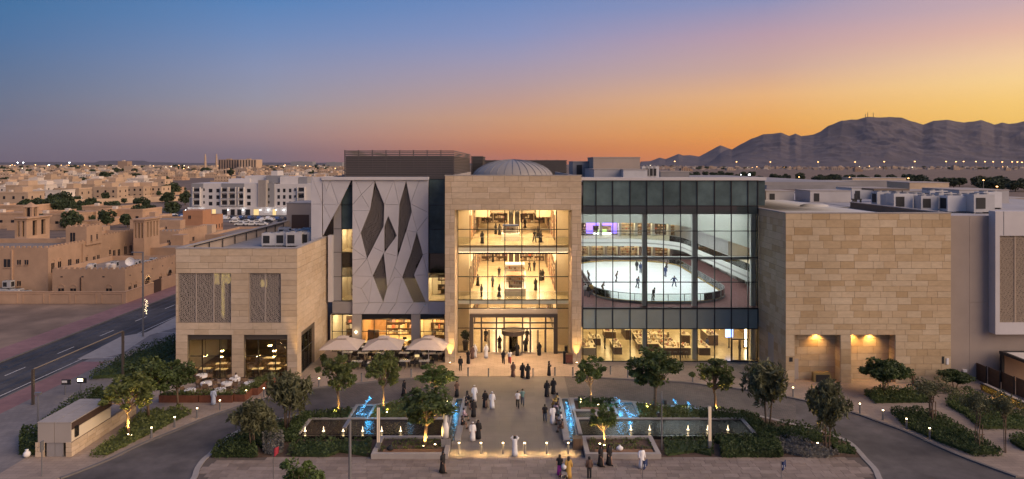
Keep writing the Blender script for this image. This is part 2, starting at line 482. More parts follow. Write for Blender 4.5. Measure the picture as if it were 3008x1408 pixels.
mk('wicker', (0.03, 0.026, 0.025), 0.8, rnd=0.2)
mk('chair_tan', (0.16, 0.10, 0.06), 0.7, rnd=0.25)
mk('skin', (0.38, 0.22, 0.15), 0.6, rnd=0.2)
mk('hair', (0.012, 0.010, 0.010), 0.6)
mk('robe_white', (0.80, 0.78, 0.78), 0.8, var=0.06, vs=5)
mk('robe_black', (0.012, 0.011, 0.013), 0.75)
mk('robe_grey', (0.10, 0.08, 0.085), 0.8)
mk('robe_blue', (0.42, 0.47, 0.58), 0.8)
mk('robe_brown', (0.13, 0.075, 0.06), 0.8)
mk('robe_gold', (0.55, 0.33, 0.08), 0.8)
mk('cloth_black', (0.016, 0.016, 0.018), 0.8)
mk('cloth_navy', (0.03, 0.05, 0.14), 0.8)
mk('cloth_teal', (0.16, 0.26, 0.24), 0.8)
mk('cloth_jeans', (0.07, 0.09, 0.13), 0.8)
mk('cloth_brown', (0.12, 0.07, 0.05), 0.8)
mk('cloth_red', (0.45, 0.05, 0.05), 0.8)
mk('cloth_magenta', (0.50, 0.05, 0.32), 0.8)
mk('cloth_lilac', (0.55, 0.42, 0.50), 0.8)
mk('cloth_white', (0.72, 0.70, 0.70), 0.8)
mk('shoe', (0.02, 0.018, 0.018), 0.6)
mk('bark', (0.17, 0.115, 0.075), 0.9, var=0.3, vs=6, bump=0.4, bs=20)
mk('bark_pale', (0.26, 0.19, 0.13), 0.9, var=0.3, vs=6, bump=0.4, bs=20)
GREENS = {'leaf_dark': ((0.045, 0.07, 0.019), (0.095, 0.132, 0.038)), 'leaf_mid': ((0.08, 0.105, 0.026), (0.175, 0.20, 0.062)),
          'leaf_olive': ((0.085, 0.09, 0.04), (0.18, 0.18, 0.09)), 'leaf_hedge': ((0.036, 0.06, 0.018), (0.08, 0.115, 0.034)),
          'leaf_grey': ((0.12, 0.115, 0.10), (0.22, 0.21, 0.19)), 'leaf_fresh': ((0.06, 0.10, 0.02), (0.13, 0.18, 0.05))}
for nm, (a, b_) in GREENS.items():
    mk(nm, (0, 0, 0), 0.65, ramp=[a, b_, a, b_], src='isl', var=0.35, vs=0.9, transl=0.3)
mk('town_foliage', (0, 0, 0), 0.7, ramp=[(0.022, 0.038, 0.014), (0.05, 0.07, 0.026)], src='isl', var=0.3, vs=0.2)
mk('house_tan', (0.46, 0.30, 0.195), 0.9, var=0.10, vs=0.5, bump=0.05, bs=4, rnd=0.06, stain=0.10)
mk('house_orange', (0.42, 0.21, 0.115), 0.9, var=0.08, vs=0.5)
mk('house_cream', (0.48, 0.345, 0.24), 0.9, var=0.08, vs=0.3, rnd=0.15)
mk('house_white', (0.60, 0.52, 0.45), 0.9, var=0.08, vs=0.3, rnd=0.12)
mk('house_far', (0, 0, 0), 0.9, ramp=[(0.28, 0.19, 0.13), (0.46, 0.35, 0.26), (0.36, 0.25, 0.17), (0.54, 0.45, 0.37), (0.30, 0.20, 0.14)])
mk('house_far_joined', (0, 0, 0), 0.9, src='isl', ramp=[(0.20, 0.14, 0.10), (0.42, 0.32, 0.25), (0.30, 0.21, 0.15), (0.52, 0.44, 0.37), (0.10, 0.075, 0.06)])
mk('roof_town', (0.26, 0.21, 0.175), 0.9, var=0.15, vs=0.3, rnd=0.1)
mk('apt_white', (0.56, 0.53, 0.52), 0.8, var=0.04, vs=0.3)
mk('apt_grey', (0.24, 0.24, 0.255), 0.8, var=0.05, vs=0.3)
mk('window_dark', (0.022, 0.022, 0.026), 0.25, rnd=0.4)
mk('window_warm', (0.3, 0.2, 0.08), 0.5, emit=(1.0, 0.72, 0.32), es=0.9)
mk('door_brown', (0.07, 0.04, 0.03), 0.7)
mk('spandrel', (0.085, 0.125, 0.13), 0.08, var=0.3, vs=0.5, rnd=0.25, spec=0.2)
mk('spandrel_low', (0.26, 0.29, 0.25), 0.18, var=0.08, vs=0.4, rnd=0.06, spec=0.2)
mk_glass('glass_atrium', (0.97, 0.96, 0.93), 0.045)
mk_glass('glass_rink', (0.90, 0.94, 0.92), 0.07, wob=0.1)
mk_glass('glass_dark', (0.35, 0.36, 0.37), 0.07, wob=0.08)
mk_glass('glass_clear', (0.92, 0.95, 0.93), 0.05)
mk('frost_rail', (0.50, 0.56, 0.56), 0.3, spec=0.5)
mk('dome_glass', (0.30, 0.275, 0.25), 0.4, metal=0.0, spec=0.3)
mk('sign_black', (0.02, 0.02, 0.02), 0.6)
mk('red_paint', (0.16, 0.02, 0.015), 0.5)
mk('flag_red', (0.35, 0.03, 0.05), 0.8)
mk('gold_box', (0.35, 0.25, 0.10), 0.45, metal=0.4)
WARM = (1.0, 0.70, 0.34); AMBER = (1.0, 0.56, 0.16)
mk('glow_warm', (1, 1, 1), emit=(1.0, 0.75, 0.44), es=12.0)
mk('glow_rest', (1, 1, 1), emit=(1.0, 0.64, 0.26), es=34.0)
mk('glow_pendant', (1, 1, 1), emit=(1.0, 0.62, 0.24), es=60.0)
mk('glow_court', (1, 1, 1), emit=(1.0, 0.70, 0.34), es=11.0)
mk('glow_rink', (1, 1, 1), emit=(0.98, 1.0, 1.0), es=7.0)
mk('glow_shop', (1, 1, 1), emit=(1.0, 0.78, 0.48), es=17.0)
mk('glow_purple', (0.2, 0.1, 0.6), emit=(0.25, 0.16, 1.0), es=2.5)
mk('glow_green', (0.4, 0.6, 0.2), emit=(0.65, 1.0, 0.35), es=1.5)
mk('glow_blue', (0.2, 0.3, 0.9), emit=(0.30, 0.45, 1.0), es=4.0)
mk('glow_lamp', (1, 1, 1), emit=(1.0, 0.74, 0.36), es=14.0)
mk('glow_amber', (1, 1, 1), emit=AMBER, es=16.0)
mk('glow_cool', (1, 1, 1), emit=(0.9, 0.97, 1.0), es=16.0)
mk('glow_far_amber', (1, 1, 1), emit=(1.0, 0.46, 0.12), es=7.0)
mk('glow_far_white', (1, 1, 1), emit=(1.0, 0.80, 0.52), es=6.0)
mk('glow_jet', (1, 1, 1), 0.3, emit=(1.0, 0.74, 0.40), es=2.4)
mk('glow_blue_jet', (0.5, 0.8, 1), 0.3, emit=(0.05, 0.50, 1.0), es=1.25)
mk('light_column', (0.6, 0.5, 0.42), 0.5, emit=(1.0, 0.68, 0.40), es=0.28)
mk('glow_pattern', (0.5, 0.35, 0.05), emit=(1.0, 0.70, 0.10), es=3.0)
# ================================================================== GROUND AND ROADS
def structure(o): return tag(o, kind='structure')
PV = 0.10      # pavement level above the driveway

b = MB(); b.box(-30000, 30000, -200, 34000, -1.0, -0.03, 'sand_ground'); structure(b.build('ground'))
b = MB(); b.box(-54.2, 62, 38, 92, -0.5, 0.0, 'drive_brick'); structure(b.build('driveway'))

outer = [(176,1408),(240,1384),(324,1350),(416,1306),(509,1269),(600,1232),(688,1201),(739,1185),(804,1169),(878,1151),(943,1140),(1039,1130),(1110,1122),(1178,1116),(1224,1113),(1307,1109),(1680,1109),(1796,1114),(1874,1118),(2004,1125),(2096,1136),(2189,1147),(2316,1169),(2385,1184),(2501,1213),(2570,1237),(2663,1271),(2755,1313),(2848,1352),(2987,1403)]
OUT = [at(x, y).to_2d() for x, y in outer]
innerL = [(540,1440),(570,1408),(579,1382),(596,1356),(619,1336),(650,1305),(690,1276),(745,1252),(804,1238),(896,1220),(1035,1203),(1108,1192),(1178,1180),(1224,1174),(1316,1172)]
innerR = [(1690,1172),(1760,1176),(1819,1180),(1957,1195),(2050,1204),(2143,1213),(2235,1227),(2339,1252),(2410,1270),(2459,1287),(2496,1304),(2524,1331),(2542,1352),(2570,1382),(2582,1408),(2600,1440)]
INL = [at(x, y).to_2d() for x, y in innerL]; INR = [at(x, y).to_2d() for x, y in innerR]
YF = at(0, 1346).y          # front edge of the planted islands
def smooth_line(pts, n=6):
    out = []
    for i in range(len(pts) - 1):
        p0 = pts[max(i - 1, 0)]; p1 = pts[i]; p2 = pts[i + 1]; p3 = pts[min(i + 2, len(pts) - 1)]
        for k in range(n):
            t = k / n
            out.append(0.5 * ((2 * p1) + (p2 - p0) * t + (2 * p0 - 5 * p1 + 4 * p2 - p3) * t * t + (3 * p1 - p0 - 3 * p2 + p3) * t ** 3))
    out.append(pts[-1]); return out
OUTS = smooth_line(OUT, 4); INLS = smooth_line(INL, 4); INRS = smooth_line(INR, 4)
b = MB(); b.prism([Vector((-51, 44))] + [Vector((-46, 44))] + OUTS + [Vector((62, 50)), Vector((62, 92)), Vector((-51, 92))], -0.3, PV, 'paving_beige')
structure(b.build('pavement_outer'))
isl_l = [p for p in INLS if p.y > YF] + [Vector((-6.1, YF))]
isl_l = [Vector((isl_l[0].x - 0.1, YF))] + isl_l
b = MB(); b.prism(isl_l, -0.3, PV, 'soil'); structure(b.build('planting_bed_left'))
isl_r = [Vector((6.1, YF)), ] + [p for p in INRS if p.y > YF]
isl_r = isl_r + [Vector((isl_r[-1].x + 0.1, YF))]
b = MB(); b.prism(isl_r, -0.3, PV, 'soil'); structure(b.build('planting_bed_right'))
b = MB(); b.prism([Vector((-6.1, YF)), Vector((6.1, YF)), Vector((6.1, 79.9)), Vector((-6.1, 79.9))], -0.3, PV + 0.002, 'paving_plaza')
structure(b.build('plaza'))
# front pavement with its slabs
frl = [p for p in INLS if p.y <= YF]; frr = [p for p in INRS if p.y <= YF]
front_poly = [Vector((frl[0].x, 48)), Vector((frr[-1].x, 48))] + list(reversed(frr)) + [Vector((6, YF)), Vector((-6, YF))] + list(reversed(frl))
b = MB(); b.prism(front_poly, -0.3, PV - 0.03, 'slab_bed'); fp = structure(b.build('pavement_front'))
rng = random.Random(5)
cells = []
y = YF - 0.02; row = 0
while y > 51.0:
    h = 0.62; x = -31 + (0.45 if row % 2 else 0)
    while x < 34:
        w = rng.choice([0.62, 0.9, 0.9, 1.2, 1.2, 1.5])
        if all(in_poly(px_, py_, front_poly) for px_ in (x, x + w) for py_ in (y - h, y)): cells.append((x, y - h, w, h))
        x += w
    y -= h; row += 1
cells.sort(key=lambda c: -(c[2] * c[3]) / (c[1] + 0.3) ** 3 if c[1] > 53.0 else 0)
MBs = MB()
for i, (x, y, w, h) in enumerate(cells):
    dz = rng.uniform(-0.004, 0.004)
    if i < 300: bx('paving_slab', 'slab', fp, x + .012, x + w - .012, y + .012, y + h - .012, PV - 0.06, PV + dz)
    else: MBs.box(x + .012, x + w - .012, y + .012, y + h - .012, PV - 0.06, PV + dz, 'slab_joined')
tag(MBs.build('paving_slabs', fp), kind='stuff')
def strip(name, line, w, z0, z1, mat):
    m = MB()
    L_ = []; R_ = []
    for i, p in enumerate(line):
        d = line[min(i + 1, len(line) - 1)] - line[max(i - 1, 0)]; d.normalize(); n = Vector((-d.y, d.x))
        L_.append(p + n * w / 2); R_.append(p - n * w / 2)
    for i in range(len(line) - 1):
        a, b2, c, d = L_[i], L_[i + 1], R_[i + 1], R_[i]
        m.raw([(a.x, a.y, z0), (b2.x, b2.y, z0), (c.x, c.y, z0), (d.x, d.y, z0), (a.x, a.y, z1), (b2.x, b2.y, z1), (c.x, c.y, z1), (d.x, d.y, z1)],
              [(7, 6, 5, 4), (0, 1, 5, 4), (1, 2, 6, 5), (2, 3, 7, 6), (3, 0, 4, 7)], mat)
    return structure(m.build(name))
OL = [p for p in OUTS if p.x < -6]; OR_ = [p for p in OUTS if p.x > 6]
strip('kerb_outer_left', OL, 0.28, -0.2, PV + 0.025, 'kerb_dark'); strip('kerb_outer_right', OR_, 0.28, -0.2, PV + 0.025, 'kerb_dark')
strip('kerb_inner_left', INLS, 0.45, -0.2, PV + 0.03, 'kerb'); strip('kerb_inner_right', INRS, 0.45, -0.2, PV + 0.03, 'kerb')
# smooth asphalt arms of the driveway
armL = [Vector((p.x, p.y)) for p in OUTS if p.x < -19.5]; armLi = [p for p in INLS if p.x < -17]
b = MB(); b.sheet([Vector((-44, 44)), *armL, *reversed(armLi), Vector((-24, 44))], 0.004, 'drive_asphalt'); structure(b.build('driveway_arm_left'))
armR = [p for p in OUTS if p.x > 30]; armRi = [p for p in INRS if p.x > 27]
b = MB(); b.sheet([*armR, Vector((46, 50)), Vector((30, 50)), *reversed(armRi)], 0.004, 'drive_asphalt'); structure(b.build('driveway_arm_right'))
# street on the left
b = MB(); b.box(-64.4, -54.2, 20, 330, -0.5, 0.0, 'asphalt'); st = structure(b.build('street'))
for i in range(12):
    y0 = 62 + i * 9.3
    bx('lane_dash', 'road_paint', st, -59.95, -59.8, y0, y0 + 3.4, 0.002, 0.006)
for xt in (-63.2, -61.6, -58.3, -56.5): bx('wheel_track', 'wheel_track', st, xt - .28, xt + .28, 20, 330, 0.0005, 0.0015)
for xm, ym in ((-62.4, 84), (-57.4, 97), (-61.0, 112)):
    m = MB(); m.rings([(0.0, .34, .34), (.004, .34, .34)], 'dark_metal', n=14, c=(xm, ym)); m.build('manhole_cover', st)
bx('edge_line', 'road_paint', st, -55.2, -55.07, 20, 330, 0.002, 0.006)
b = MB(); b.box(-69.0, -64.4, 20, 330, -0.5, PV, 'paving_pink'); b.box(-64.55, -64.3, 20, 330, -0.3, PV + 0.02, 'kerb_dark'); structure(b.build('sidewalk_far'))
b = MB(); b.box(-54.2, -51.0, 20, 86, -0.5, PV - 0.01, 'paving_pink'); b.box(-54.35, -54.1, 20, 86, -0.3, PV + 0.02, 'kerb_dark'); structure(b.build('sidewalk_near'))
b = MB(); b.box(-51.0, -41.2, 20, 85.5, -0.4, PV + 0.004, 'paving_grey'); structure(b.build('pavement_side'))
b = MB(); b.box(-54.2, -47.6, 86, 200, -0.4, 0.01, 'paving_grey'); pk = structure(b.build('parking_strip'))
for y0 in (88, 94, 101, 109, 118): bx('bay_line', 'road_paint', pk, -54.0, -48.2, y0, y0 + 0.13, 0.012, 0.016)
bx('bay_line', 'road_paint', pk, -48.1, -47.95, 86.2, 135, 0.012, 0.016)
b = MB(); b.prism([at(x, y).to_2d() for x, y in ((227,1056),(356,989),(430,977),(520,930),(520,962),(440,985),(356,1040),(300,1052))], 0.0, 0.024, 'concrete'); structure(b.build('crossing_apron'))
b = MB(); b.box(-47.6, -38.9, 79.5, 130, -0.4, 0.06, 'soil'); structure(b.build('verge'))
b = MB(); b.box(-140, -69, 70, 121.6, -0.4, 0.02, 'sand_lot'); structure(b.build('sand_lot'))

# ================================================================== MALL BUILDINGS
NST = {}
JOIN = {}
def stones(parent, mat, face, pos, u0, u1, z0, z1, holes=(), ch=(0.55, 0.8), w=(0.9, 2.1), seed=1, out=0.03, lines=()):
    """courses of cladding stones; face 'y' looks to -y, 'x+' / 'x-' look to +x / -x"""
    rg = random.Random(seed)
    cuts = sorted({z0, z1, *[h[2] for h in holes if z0 < h[2] < z1], *[h[3] for h in holes if z0 < h[3] < z1], *lines})
    zs = []
    for a, c in zip(cuts, cuts[1:]):
        n = max(1, round((c - a) / ((ch[0] + ch[1]) / 2)))
        hs = [rg.uniform(*ch) for _ in range(n)]; s = (c - a) / sum(hs); z = a
        for h in hs: zs.append((z, z + h * s)); z += h * s
    g = 0.014
    for za, zb in reversed(zs):
        zm = (za + zb) / 2
        free = [(u0, u1)]
        for h in holes:
            if h[2] < zm < h[3]:
                nf = []
                for a, c in free:
                    if h[1] <= a or h[0] >= c: nf.append((a, c)); continue
                    if h[0] > a: nf.append((a, h[0]))
                    if h[1] < c: nf.append((h[1], c))
                free = nf
        for a, c in free:
            if c - a < 0.05: continue
            u = a; ws = []
            while u < c - 1e-6:
                ww = rg.uniform(*w)
                if u == a: ww *= rg.uniform(0.45, 1)
                if c - u - ww < w[0] * 0.6: ww = c - u
                ws.append((u, u + ww)); u += ww
            for ua, ub in ws:
                gl = g if zb not in lines else 0.03
                o2 = out + rg.uniform(-0.004, 0.006)
                if face == 'y': bb = (ua + g, ub - g, pos - o2, pos + 0.02, za + g, zb - gl)
                elif face == 'x+': bb = (pos - 0.02, pos + o2, ua + g, ub - g, za + g, zb - gl)
                else: bb = (pos - o2, pos + 0.02, ua + g, ub - g, za + g, zb - gl)
                k = NST.get(parent.name, 0)
                if k < 300:
                    bx('stone', mat, parent, *bb); NST[parent.name] = k + 1
                else:
                    JOIN.setdefault(parent.name, (parent, mat + '_joined', MB()))[2].box(*bb, mat + '_joined')
def finish_stones(parent):
    if parent.name in JOIN:
        p, m, mb = JOIN.pop(parent.name); tag(mb.build('stone_courses', p), kind='stuff')

def lattice_mesh(inside, u0, u1, v0, v1, cell, t, d, seed=3, jit=0.22):
    """islamic-style star-and-hexagon screen: rings of bars on a jittered hexagon grid. returns list of boxes as (a, b) segments"""
    rg = random.Random(seed); segs = []
    dx = cell; dy = cell * 0.866
    nodes = {}
    def node(i, j):
        if (i, j) not in nodes:
            a = rg.uniform(0, 2 * PI); r = rg.uniform(0, jit) * cell * 0.5
            nodes[(i, j)] = (r * math.cos(a), r * math.sin(a))
        return nodes[(i, j)]
    ny = int((v1 - v0) / dy) + 2; nx = int((u1 - u0) / dx) + 2
    for j in range(ny):
        for i in range(nx):
            cu = u0 + (i + 0.5 * (j % 2)) * dx; cv = v0 + j * dy
            if not inside(cu, cv): continue
            ox, oy = node(i, j)
            P = []
            for k in range(6):
                a = PI / 6 + k * PI / 3
                P.append((cu + cell * 0.577 * math.cos(a), cv + cell * 0.577 * math.sin(a)))
            for k in range(3): segs.append((P[k], P[k + 1]))
            q = [(cu + ox + cell * 0.26 * math.cos(k * PI / 3), cv + oy + cell * 0.26 * math.sin(k * PI / 3)) for k in range(6)]
            for k in range(6):
                segs.append((q[k], q[(k + 1) % 6]))
                if k % 2 == 0: segs.append((q[k], ((P[k - 1][0] + P[k][0]) / 2, (P[k - 1][1] + P[k][1]) / 2)))
    return segs
def lattice(name, parent, mat, inside, u0, u1, z0, z1, y, cell, t=0.05, d=0.06, seed=3, to3=None, clip=None):
    m = MB()
    for (a, c) in lattice_mesh(inside, u0, u1, z0, z1, cell, t, d, seed):
        if clip:
            a = (min(max(a[0], u0), u1), min(max(a[1], z0), z1)); c = (min(max(c[0], u0), u1), min(max(c[1], z0), z1))
        dx, dz = c[0] - a[0], c[1] - a[1]; l = math.hypot(dx, dz)
        if l < 0.02: continue
        nx, nz = -dz / l * t / 2, dx / l * t / 2
        q = [(a[0] + nx, a[1] + nz), (c[0] + nx, c[1] + nz), (c[0] - nx, c[1] - nz), (a[0] - nx, a[1] - nz)]
        vs = [(p[0], y, p[1]) for p in q] + [(p[0], y + d, p[1]) for p in q]
        m.raw(vs, [(0, 1, 2, 3), (0, 4, 5, 1), (2, 6, 7, 3)], mat)
    return m.build(name, parent)

def curtain(parent, xs, zs, Y, pane, bar='dark_metal', bw=0.08, depth=0.16, thick_rows=(), skip=lambda i, j: False, glass_of=None, bname='mullion'):
    for i in range(len(xs) - 1):
        for j in range(len(zs) - 1):
            if skip(i, j): continue
            g = glass_of(i, j) if glass_of else pane
            bx('glass_pane', g, parent, xs[i] + bw / 2, xs[i + 1] - bw / 2, Y - 0.012, Y + 0.012, zs[j] + bw / 2, zs[j + 1] - bw / 2)
    for x in xs: bx(bname, bar, parent, x - bw / 2, x + bw / 2, Y - depth / 2, Y + depth / 2, zs[0], zs[-1])
    for k, z in enumerate(zs):
        t = bw / 2 if k not in thick_rows else bw * 1.05
        bx('transom', bar, parent, xs[0] - bw / 2, xs[-1] + bw / 2, Y - depth / 2 - 0.004, Y + depth / 2 + 0.004, z - t, z + t)

def shelves(parent, name, x0, x1, y, z0, z1, seed, rows=4, depth=0.4, frame='dark_wood', goods='goods_joined', den=0.75):
    """wall shelving with goods, as one display"""
    rg = random.Random(seed); m = MB()
    m.box(x0, x1, y, y + 0.04, z0, z1, frame)
    for r in range(rows):
        z = z0 + (z1 - z0) * r / rows
        m.box(x0, x1, y - depth, y, z, z + 0.05, frame)
        x = x0 + 0.05
        while x < x1 - 0.15:
            w = rg.uniform(0.12, 0.45); h = rg.uniform(0.3, 0.85) * ((z1 - z0) / rows - 0.1)
            if rg.random() < den: m.box(x, min(x + w, x1 - .02), y - depth * rg.uniform(0.6, 0.95), y - 0.05, z + 0.05, z + 0.05 + h, goods)
            x += w + rg.uniform(0.02, 0.15)
    return m.build(name, parent)

# ------------------------------------------------------------------ entrance portal with its atrium
YP, YG = 85.5, 90.3
PXL, PXR, IXL, IXR = -8.40, 8.70, -7.2, 7.5
portal = thing('mall_entrance', 'tall sandstone entrance portal framing a lit glass atrium, low dome on its roof', 'building', (0.15, YP, 0))
bx('pier', 'joint', portal, PXL, IXL, YP, YG + 0.6, 0, 19.26); bx('pier', 'joint', portal, IXR, PXR, YP, YG + 0.6, 0, 19.26)
bx('lintel', 'joint', portal, PXL, PXR, YP, YG + 0.6, 19.26, 23.5)
bx('coping', 'concrete', portal, PXL - 0.05, PXR + 0.05, YP - 0.05, YP + 0.7, 23.5, 23.62)
ST = 'stone_portal'
stones(portal, ST, 'y', YP, PXL, PXR, 19.26, 23.5, ch=(0.62, 0.78), w=(1.2, 3.0), seed=11)
stones(portal, ST, 'y', YP, PXL, IXL, 0, 19.26, ch=(0.7, 0.9), w=(0.7, 1.3), seed=12)
stones(portal, ST, 'y', YP, IXR, PXR, 0, 19.26, ch=(0.7, 0.9), w=(0.7, 1.3), seed=13)
stones(portal, ST, 'x+', IXL, YP, YG - 0.1, 0, 19.22, ch=(0.9, 1.1), w=(1.5, 2.5), seed=14)
stones(portal, ST, 'x-', IXR, YP, YG - 0.1, 0, 19.22, ch=(0.9, 1.1), w=(1.5, 2.5), seed=15)
finish_stones(portal)
bx('soffit', 'cream_wall', portal, IXL, IXR, YP + 0.1, YG, 19.2, 19.255)
for k in range(6):
    for yy in (86.4, 88.6):
        x = IXL + 1.2 + k * 2.45; bx('soffit_light', 'glow_warm', portal, x - .12, x + .12, yy - .12, yy + .12, 19.16, 19.195)
        if k % 2 == 0: lamp('soffit_beam', 'SPOT', (x + 1.2, yy, 19.1), 5200, (1.0, .62, .28), portal, .2, R(62), (0, -.12, -1), .8)
# curtain wall
axs = [wx(p, YG) for p in (1345, 1381, 1433, 1483, 1533, 1584, 1635, 1671)]
azs = [wz(p, YG) for p in (906, 881, 813, 744, 674, 612)]
curtain(portal, axs, azs, YG, 'glass_atrium', bw=0.105, thick_rows=(3,))
for xa, xb in ((axs[0], axs[1]), (axs[-2], axs[-1])):
    for za, zb in ((0.12, 3.3), (3.3, azs[0])):
        bx('glass_pane', 'glass_atrium', portal, xa + .04, xb - .04, YG - .012, YG + .012, za + .04, zb - .04)
        bx('transom', 'dark_metal', portal, xa, xb, YG - .08, YG + .08, za - .04, za + .04)
    for x in (xa, xb): bx('mullion', 'dark_metal', portal, x - .037, x + .037, YG - .08, YG + .08, 0.1, azs[0])
# door surround
dx0, dx1 = wx(1380, YG), wx(1637, YG)
for x in (dx0, dx1 - 0.5): bx('door_surround', 'bronze_metal', portal, x, x + 0.5, YG - 0.75, YG + 0.3, 0.1, 5.3)
bx('door_surround', 'bronze_metal', portal, dx0 + .5, dx1 - .5, YG - 0.75, YG + 0.3, 4.85, 5.3)
bx('door_head', 'cream_wall', portal, dx0, dx1, YG - 0.3, YG + 0.3, 5.3, azs[0] - .05)
dxs = [dx0 + .5, -4.05, -2.05, -1.05, 1.4, 2.4, 4.45, dx1 - .5]
for za, zb in ((3.25, 4.0), (4.0, 4.85)):
    for xa, xb in zip(dxs, dxs[1:]):
        bx('glass_pane', 'glass_atrium', portal, xa + .04, xb - .04, YG - .012, YG + .012, za + .04, zb - .04)
for z in (3.25, 4.0): bx('transom', 'bronze_metal', portal, dxs[0], dxs[-1], YG - .1, YG + .1, z - .09, z + .09)
for x in dxs[1:-1]: bx('mullion', 'bronze_metal', portal, x - .09, x + .09, YG - .09, YG + .09, 0.1, 4.85)
for i, (xa, xb) in enumerate(zip(dxs, dxs[1:])):
    if i == 3: continue
    if i in (1, 5):
        xm = (xa + xb) / 2
        for u, v in ((xa + .06, xm - .02), (xm + .02, xb - .06)):
            d = bx('door', 'glass_atrium', portal, u + .07, v - .07, YG - .015, YG + .015, 0.22, 2.95)
            for w0, w1 in ((u, u + .1), (v - .1, v)): bx('door_frame', 'bronze_metal', portal, w0, w1, YG - .04, YG + .04, 0.12, 3.05)
            sub_of(bx('door_handle', 'steel', portal, v - .16 if u < xm - .1 else u + .12, v - .12 if u < xm - .1 else u + .16, YG - .12, YG - .06, 0.9, 1.6), d)
    else:
        bx('glass_pane', 'glass_atrium', portal, xa + .06, xb - .06, YG - .012, YG + .012, 0.15, 3.18)
# revolving door
rv = MB(); cxr = 0.17
for k in range(16):
    a0, a1 = PI * 2 * k / 16, PI * 2 * (k + 1) / 16
    for r0, r1, z0, z1, mt in ((1.55, 1.28, 2.55, 3.1, 'bronze_metal'),):
        p = [(cxr + r * math.cos(a), YG + r * math.sin(a)) for r, a in ((r0, a0), (r0, a1), (r1, a1), (r1, a0))]
        rv.prism(p, z0, z1, mt)
rv.rings([(3.1, 1.55, 1.55), (3.22, 1.2, 1.2), (3.3, 0.5, 0.5)], 'bronze_metal', n=20, c=(cxr, YG))
rv.build('revolving_door_drum', portal)
for k in range(4):
    a = PI / 4 + k * PI / 2 + 0.3
    m = MB(); c, s = math.cos(a), math.sin(a); n = Vector((-s, c, 0)) * 0.015
    p0 = Vector((cxr, YG, 0)); p1 = p0 + Vector((c, s, 0)) * 1.2
    m.prism([p0 + n, p0 - n, p1 - n, p1 + n], 0.15, 2.5, 'glass_atrium'); m.build('revolving_door_wing', portal)
    bx('door_frame', 'bronze_metal', portal, p1.x - .04, p1.x + .04, p1.y - .04, p1.y + .04, 0.12, 2.55)
# atrium inside
HL, HR, YB = -7.55, 7.85, 128.0
SL, SR = -5.9, 6.2
bx('interior_wall', 'cream_wall', portal, HL - .4, HL, YG + .61, YB, 0, 20.2); bx('interior_wall', 'cream_wall', portal, HR, HR + .4, YG + .61, YB, 0, 20.2)
bx('interior_wall', 'cream_wall', portal, HL, HR, YB, YB + .3, 0, 20.2)
for z0_, z1_ in ((.11, 6.4), (6.9, 13.1), (14.0, 19.25)):
    bx('shop_wall', 'cream_wall', portal, HL, SL, 94.0, YB, z0_, z1_); bx('shop_wall', 'cream_wall', portal, SR, HR, 94.0, YB, z0_, z1_)
bx('interior_floor', 'cream_floor', portal, HL, HR, YG + .12, YB, -0.2, 0.11)
bx('interior_floor', 'cream_floor', portal, HL, HR, YG + 0.3, YB, 6.4, 6.9)
bx('interior_floor', 'cream_floor', portal, HL, HR, 92.2, YB, 13.1, 14.0)
bx('ceiling', 'cream_wall', portal, HL, HR, YG + .3, YB, 19.25, 19.4)
for z, y0 in ((6.35, 91), (13.05, 93.2), (19.2, 91.5)):
    for xa in ((-5.2, -2.6, 1.6, 4.2) if z > 7 else (-3.0, 2.0)):
        bx('ceiling_light', 'glow_warm', portal, xa, xa + 1.3, y0, YB - 1, z - .03, z + 0.01)
bx('fascia_fill_glow', 'glow_fascia_fill', portal, HL + .05, HR - .05, 92.16, 92.2, 13.12, 13.7)  # added glowing sheets over both slab edges, instead of light falling on them
bx('fascia_fill_glow', 'glow_fascia_fill', portal, HL + .05, HR - .05, YG + .26, YG + .3, 6.42, 6.88)
bx('ceiling_light', 'glow_warm', portal, HL + .3, HR - .3, YG + .35, YG + .75, 19.15, 19.2)  # extra strip added by the glass to brighten the slab edge below
bx('ceiling_light', 'glow_warm', portal, HL + .3, HR - .3, 92.5, 93.0, 13.04, 13.09)
# stepped light cove at the back of the upper level
for k in range(4):
    bx('light_cove', 'cream_wall', portal, -3.6, 3.9, 111 + k * 2.0, 112.8 + k * 2.0, 17.9 - k * 0.45, 19.2)
    bx('cove_light', 'glow_warm', portal, -3.5, 3.8, 112.82 + k * 2.0, 112.95 + k * 2.0, 17.9 - k * 0.45, 18.05 - k * 0.45)
bx('bulkhead', 'cream_wall', portal, HL, -3.6, 108, 128, 16.6, 19.2); bx('bulkhead', 'cream_wall', portal, 3.9, HR, 108, 128, 16.6, 19.2)
for zf in (14.0, 6.9):
    yb0 = 92.25 if zf > 10 else YG + 0.38
    for k in range(5):
        xa = HL + .1 + k * 3.06
        bx('balustrade_glass', 'glass_clear', portal, xa, xa + 3.0, yb0, yb0 + .025, zf, zf + 1.1)
    bx('handrail', 'steel', portal, HL, HR, yb0 - .02, yb0 + .05, zf + 1.1, zf + 1.15)
